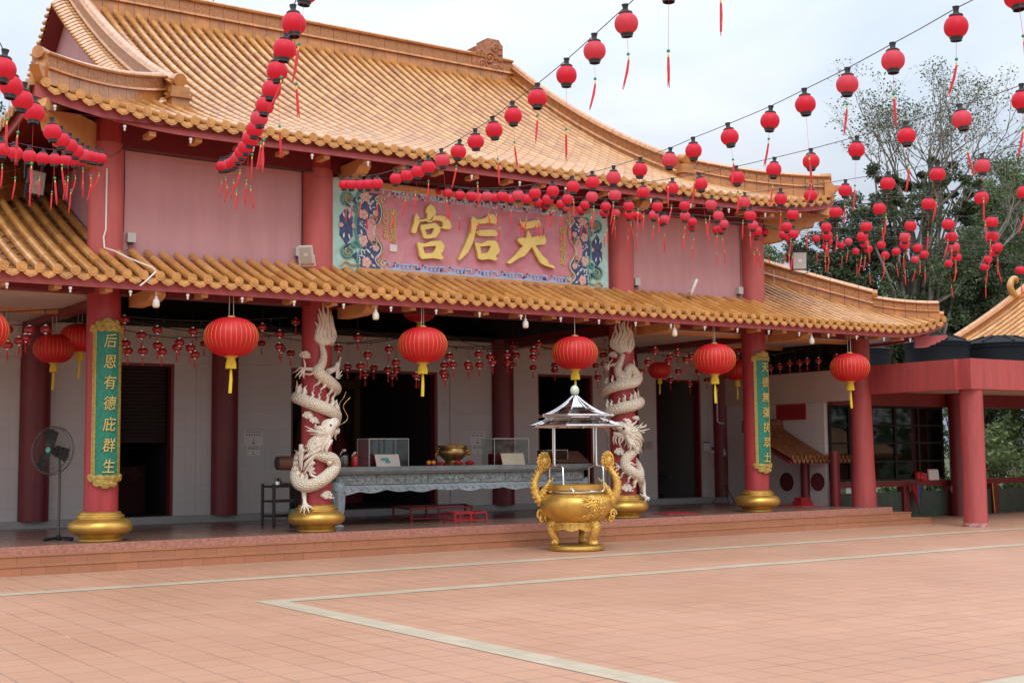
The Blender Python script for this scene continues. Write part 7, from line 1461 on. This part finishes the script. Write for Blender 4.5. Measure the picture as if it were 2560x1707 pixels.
# ================================================================ TREES
def leafmat(name, c1, c2, tr=0.3):
    m = bpy.data.materials.new(name); m.use_nodes = True; t = m.node_tree; b = t.nodes['Principled BSDF']; b.inputs['Roughness'].default_value = 0.55
    g = N(t, 'ShaderNodeNewGeometry'); wn = N(t, 'ShaderNodeTexWhiteNoise', noise_dimensions='1D'); t.links.new(g.outputs['Random Per Island'], wn.inputs['W'])
    c = N(t, 'ShaderNodeTexCoord'); n = N(t, 'ShaderNodeTexNoise'); n.inputs['Scale'].default_value = 0.5; n.inputs['Detail'].default_value = 3; t.links.new(c.outputs['Object'], n.inputs[0])
    f = mathn(t, 'ADD', mathn(t, 'MULTIPLY', wn.outputs['Value'], 0.5), mathn(t, 'MULTIPLY', n.outputs['Fac'], 0.6))
    col = ramp(t, f, [(0.25, c1), (0.85, c2)]); t.links.new(col, b.inputs['Base Color'])
    trn = N(t, 'ShaderNodeBsdfTranslucent'); t.links.new(col, trn.inputs[0]); mx = N(t, 'ShaderNodeMixShader'); mx.inputs[0].default_value = tr
    t.links.new(b.outputs[0], mx.inputs[1]); t.links.new(trn.outputs[0], mx.inputs[2]); t.links.new(mx.outputs[0], t.nodes['Material Output'].inputs[0]); return m
m_lf_dark = leafmat("dark_leaves", (0.045, 0.070, 0.034), (0.150, 0.195, 0.090)); m_lf_mid = leafmat("mid_leaves", (0.055, 0.095, 0.034), (0.19, 0.265, 0.10)); m_lf_light = leafmat("light_leaves", (0.085, 0.14, 0.048), (0.25, 0.34, 0.13))
m_bark = M("pale_bark", (0.27, 0.235, 0.20), 0.85, var=0.3, vs=6, bump=0.5, bs=20); m_barkd = M("dark_bark", (0.09, 0.075, 0.06), 0.9, var=0.3, vs=6, bump=0.5, bs=20)
def leaf_clump(b, c, r, n, size, rg, flat=0.8):
    for _ in range(n):
        while True:
            d = Vector((rg.uniform(-1, 1), rg.uniform(-1, 1), rg.uniform(-1, 1)))
            if 0.05 < d.length < 1: break
        p = c + Vector((d.x * r, d.y * r, d.z * r * flat)); s = size * rg.uniform(0.6, 1.4)
        a = Vector((rg.uniform(-1, 1), rg.uniform(-1, 1), rg.uniform(-0.9, 0.35))).normalized(); e = a.orthogonal().normalized(); e = (e * cos(rg.uniform(0, 6)) + a.cross(e) * sin(rg.uniform(0, 6)))
        b._add([p, p + a * s * 0.5 + e * s * 0.24, p + a * s, p + a * s * 0.5 - e * s * 0.24], [(0, 1, 2, 3)])
def tree(name, label, base, h, crowns, leaf, bark, seed, lsize=0.28, trunk_r=0.3, twigs=None, group='trees beyond the temple', dens=1.0, limbs=True):
    rg = random.Random(seed); base = Vector(base); root = thing(name, label, 'tree', base, group)
    tb_ = MB(); topz = base.z + h
    lean = Vector((rg.uniform(-.5, .5), rg.uniform(-.5, .5), 0))
    tp_ = [base + Vector((0, 0, -0.3)), base + Vector((0, 0, h * 0.25)) + lean * 0.3, base + Vector((0, 0, h * 0.5)) + lean * 0.8, base + Vector((0, 0, h * 0.72)) + lean]
    q = catmull(tp_, 4); tb_.tube(q, [trunk_r * (1 - 0.75 * k / (len(q) - 1)) for k in range(len(q))], 8)
    lb_ = MB(); cr = MB()
    for (c, r, n) in crowns:
        c = Vector(c)
        s0 = q[min(len(q) - 1, int(len(q) * rg.uniform(0.5, 0.95)))]
        if limbs: mid = s0.lerp(c, 0.5) + Vector((rg.uniform(-.3, .3), rg.uniform(-.3, .3), 0.3)); qq = catmull([s0, mid, c], 4); lb_.tube(qq, [lerp(trunk_r * 0.35, 0.03, k / (len(qq) - 1)) for k in range(len(qq))], 6)
        m_ = max(3, int(n * dens / 38))
        for k in range(m_):
            d = Vector((rg.gauss(0, 1), rg.gauss(0, 1), rg.gauss(0, 0.9))); d = d.normalized() * (r * rg.uniform(0.35, 1.0)); cc = c + d
            leaf_clump(cr, cc, r * rg.uniform(0.26, 0.46), int(4.2 * n * dens / m_), lsize * 0.45, rg)
            if limbs and k % 2 == 0: lb_.tube([c, c.lerp(cc, 0.6) + Vector((0, 0, -0.1)), cc], [0.035, 0.022, 0.01], 4)
    tk = tb_.build('trunk', bark, root)
    if lb_.v: lb_.build('limb', bark, root)
    if twigs: 
        tw = MB(); tips = []
        def grow(p, d, L_, r, lev):
            pts = [p]; k = 4
            for i in range(k): d = (d + Vector((rg.uniform(-.22, .22), rg.uniform(-.22, .22), rg.uniform(-.06, .16)))).normalized(); pts.append(pts[-1] + d * L_ / k)
            tw.tube(pts, [lerp(r, r * 0.55, i / k) for i in range(k + 1)], 5 if lev < 2 else 4, cap=False)
            if lev >= twigs['lev']: tips.append(pts[-1]); return
            for i in range(rg.choice((2, 3, 3))):
                pp = pts[rg.choice((2, 3, 4, 4))]; nd = (d + Vector((rg.uniform(-.8, .8), rg.uniform(-.8, .8), rg.uniform(-.15, .45)))).normalized(); grow(pp, nd, L_ * rg.uniform(0.58, 0.8), r * 0.55, lev + 1)
        for (p, d, L_, r) in twigs['roots']: grow(Vector(p), Vector(d).normalized(), L_, r, 0)
        tw.build('bare_branch', bark, root, 60)
        for t_ in tips:
            if rg.random() < twigs.get('leafy', 0.5): leaf_clump(cr, t_, 0.40, rg.randrange(8, 34), lsize * 0.36, rg)
    cr.build('crown', leaf, root, 0); return root
def blob(cx, cy, cz, sx, sz, n, rg, r=(0.9, 1.6), per=420):
    return [((cx + rg.uniform(-1, 1) * sx, cy + rg.uniform(-1, 1) * sx * 0.7, cz + rg.uniform(-1, 1) * sz), rg.uniform(*r), per) for _ in range(n)]
rg = random.Random(5)
# the tall half-bare tree
tree('half_bare_tree', 'tallest tree at the right with a half bare pale-branched top above dark foliage', (33.7, 12.6, -1.2), 9.5,
     blob(31.9, 13.2, 9.6, 0.9, 1.0, 6, rg, (0.5, 0.95), 260) + blob(33.8, 12.4, 8.4, 1.6, 1.6, 12, rg, (0.7, 1.3), 380) + blob(33.2, 12.8, 6.0, 1.7, 1.0, 9, rg, (0.7, 1.2), 400) + blob(31.6, 13.6, 8.0, 0.7, 0.9, 5, rg, (0.5, 0.9), 260) + blob(34.6, 11.8, 10.6, 1.3, 1.1, 9, rg, (0.35, 0.7), 150) + blob(33.0, 12.8, 10.4, 1.2, 1.0, 7, rg, (0.35, 0.65), 130),
     m_lf_dark, m_bark, 21, 0.26, 0.30, twigs=dict(lev=5, leafy=0.5, roots=[((33.6, 12.5, 6.2), (-0.10, 0, 1), 3.4, 0.13), ((33.6, 12.5, 7.2), (0.25, -0.1, 1), 2.9, 0.11), ((33.5, 12.5, 7.4), (0.62, -0.3, 0.9), 2.9, 0.08), ((33.5, 12.5, 8.0), (-0.45, 0.2, 0.9), 2.3, 0.09), ((33.8, 12.4, 7.8), (0.05, 0, 1), 3.0, 0.10), ((33.9, 12.4, 6.4), (0.95, -0.5, 0.55), 2.6, 0.10), ((33.4, 12.6, 8.4), (-0.2, 0.0, 1), 2.7, 0.08)]))
tree('dark_tree', 'dark broad tree behind the half bare tree, middle of the right tree group', (37.6, 13.6, -1.2), 9.0, blob(37.2, 13.2, 7.6, 2.2, 2.0, 17, rg, (0.9, 1.6), 400) + blob(36.2, 13.6, 5.0, 2.4, 1.4, 12, rg, (0.9, 1.5), 360), m_lf_dark, m_barkd, 22, 0.30, 0.3)
tree('left_dark_tree', 'dark leafy tree filling the left side of the right tree group', (31.0, 14.4, -1.2), 8.5, blob(30.9, 14.3, 8.6, 1.0, 1.9, 13, rg, (0.6, 1.1), 330) + blob(31.6, 13.9, 5.6, 0.9, 0.9, 6, rg, (0.6, 1.0), 330), m_lf_dark, m_barkd, 29, 0.27, 0.2)
tree('light_tree', 'pale green rounded tree at the right edge behind the lanterns', (46.5, 18.0, -1.2), 13, blob(46.0, 18.0, 11.4, 1.9, 1.6, 13, rg, (0.9, 1.5), 420) + blob(47.8, 17.4, 9.0, 2.6, 2.6, 18, rg, (1.0, 1.8), 400) + blob(48.5, 16.6, 11.6, 1.6, 1.3, 12, rg, (0.9, 1.5), 400), m_lf_light, m_bark, 23, 0.32, 0.3)
tree('mid_green_tree', 'mid green tree low at the right edge below the pale tree', (43.5, 13.5, -1.2), 8, blob(43.0, 13.0, 6.0, 2.6, 2.4, 20, rg, (0.9, 1.6), 380) + blob(46.0, 15.2, 8.6, 1.8, 1.6, 14, rg, (0.9, 1.6), 380), m_lf_mid, m_barkd, 24, 0.30, 0.28)
tree('low_dark_tree', 'low dark tree just above the black water tanks', (34.6, 14.5, -1.2), 5, blob(34.2, 14.0, 3.9, 2.6, 1.2, 14, rg, (0.8, 1.3), 380), m_lf_dark, m_barkd, 25, 0.28, 0.2)
tree('small_round_tree', 'small green tree peeking over the lower roof left of the gap', (23.2, 9.9, -1.2), 7.4, blob(22.7, 10.2, 6.6, 1.0, 1.0, 12, rg, (0.5, 0.9), 320) + blob(23.6, 9.6, 5.4, 0.9, 0.7, 7, rg, (0.5, 0.8), 300), m_lf_mid, m_barkd, 26, 0.20, 0.2)
tree('distant_pale_tree', 'distant pale tree above the lower roof hip', (43.0, 21.5, -1.2), 8.0, blob(42.0, 21.4, 7.6, 1.3, 0.8, 9, rg, (0.8, 1.3), 340), m_lf_light, m_barkd, 27, 0.34, 0.22)
tree('far_left_tree', 'dark tree top at the far left edge behind the roof corner', (7.6, 43.4, -1.2), 17.0, blob(7.8, 43.4, 15.6, 1.6, 1.2, 9, rg, (0.9, 1.5), 340), m_lf_dark, m_barkd, 28, 0.36, 0.3)
for k, (x, y, h, m, d) in enumerate(((29.0, 6.4, 4.6, m_lf_mid, 'right behind the pale feathery shrub'), (32.0, 5.2, 5.2, m_lf_dark, 'far right behind the shrubs'), (39.5, 10.5, 4.2, m_lf_dark, 'far behind the railing at right'), (36.5, 18.5, 4.5, m_lf_mid, 'behind the walkway room, taller'), (31.5, 20.0, 4.0, m_lf_dark, 'behind the walkway room, farther left'))):
    tree('bushy_tree', 'dense low bushy tree ' + d, (x, y, -1.2), h, blob(x, y, h * 0.62 - 1.0, 1.4, h * 0.34, 15, rg, (0.7, 1.1), 340), m, m_barkd, 40 + k, 0.22, 0.14, group='bushy trees behind the walkway')
def bush(x, y, r, h, label, leaf, seed):
    rg = random.Random(seed); root = thing('shrub', label, 'shrub', (x, y, -1.2), 'shrubs beyond the railing'); b = MB(); st = MB()
    for k in range(26):
        a = rg.uniform(0, 6.28); q = r * sqrt(rg.random()); p = Vector((x + q * cos(a), y + q * sin(a), -1.2 + h * (0.15 + 0.85 * rg.random()) * (1 - 0.35 * q / r))); leaf_clump(b, p, 0.42, 170, 0.13, rg)
        if k % 2: st.tube([(x, y, -1.2), (lerp(x, p.x, .5), lerp(y, p.y, .5), lerp(-1.2, p.z, .6)), p], [0.03, 0.02, 0.006], 5)
    b.build('foliage', leaf, root, 0); st.build('stem', m_barkd, root)
bush(24.1, 2.7, 1.3, 3.3, 'pale feathery shrub beyond the railing at the right edge', m_lf_light, 61); bush(26.3, 3.6, 1.4, 3.6, 'mid green shrub behind the pale feathery shrub', m_lf_mid, 62); bush(22.6, 4.4, 1.1, 2.6, 'shrub hidden partly by the second walkway pillar', m_lf_mid, 63)
# unseen woodland at the right, added to be mirrored in the window wall
b = MB(); rg = random.Random(77)
for k in range(150):
    a = radians(rg.uniform(20, 82)); d = rg.uniform(75, 100); c = Vector((-5 + d * sin(a), -18 + d * cos(a), rg.uniform(-1.5, 4.0)))
    if k >= 95: c = Vector((rg.uniform(36, 62), rg.uniform(-55, -14), rg.uniform(-1.0, 9.0))); leaf_clump(b, c, rg.uniform(2.0, 3.4), 130, 0.75, rg, 0.7)
tag(b.build('mirrored_wood', m_lf_mid, None, 0), 'unseen green woodland far off to the right, mirrored in the window wall', 'woodland', kind='stuff')
# originals used as templates keep their own place; remove any that ended up unused
for v in [VAR[i] for i in range(len(VAR)) if i not in used] + [IV[i] for i in range(2) if i not in ui]:
    for ch in list(v.children_recursive): bpy.data.objects.remove(ch)
    bpy.data.objects.remove(v)
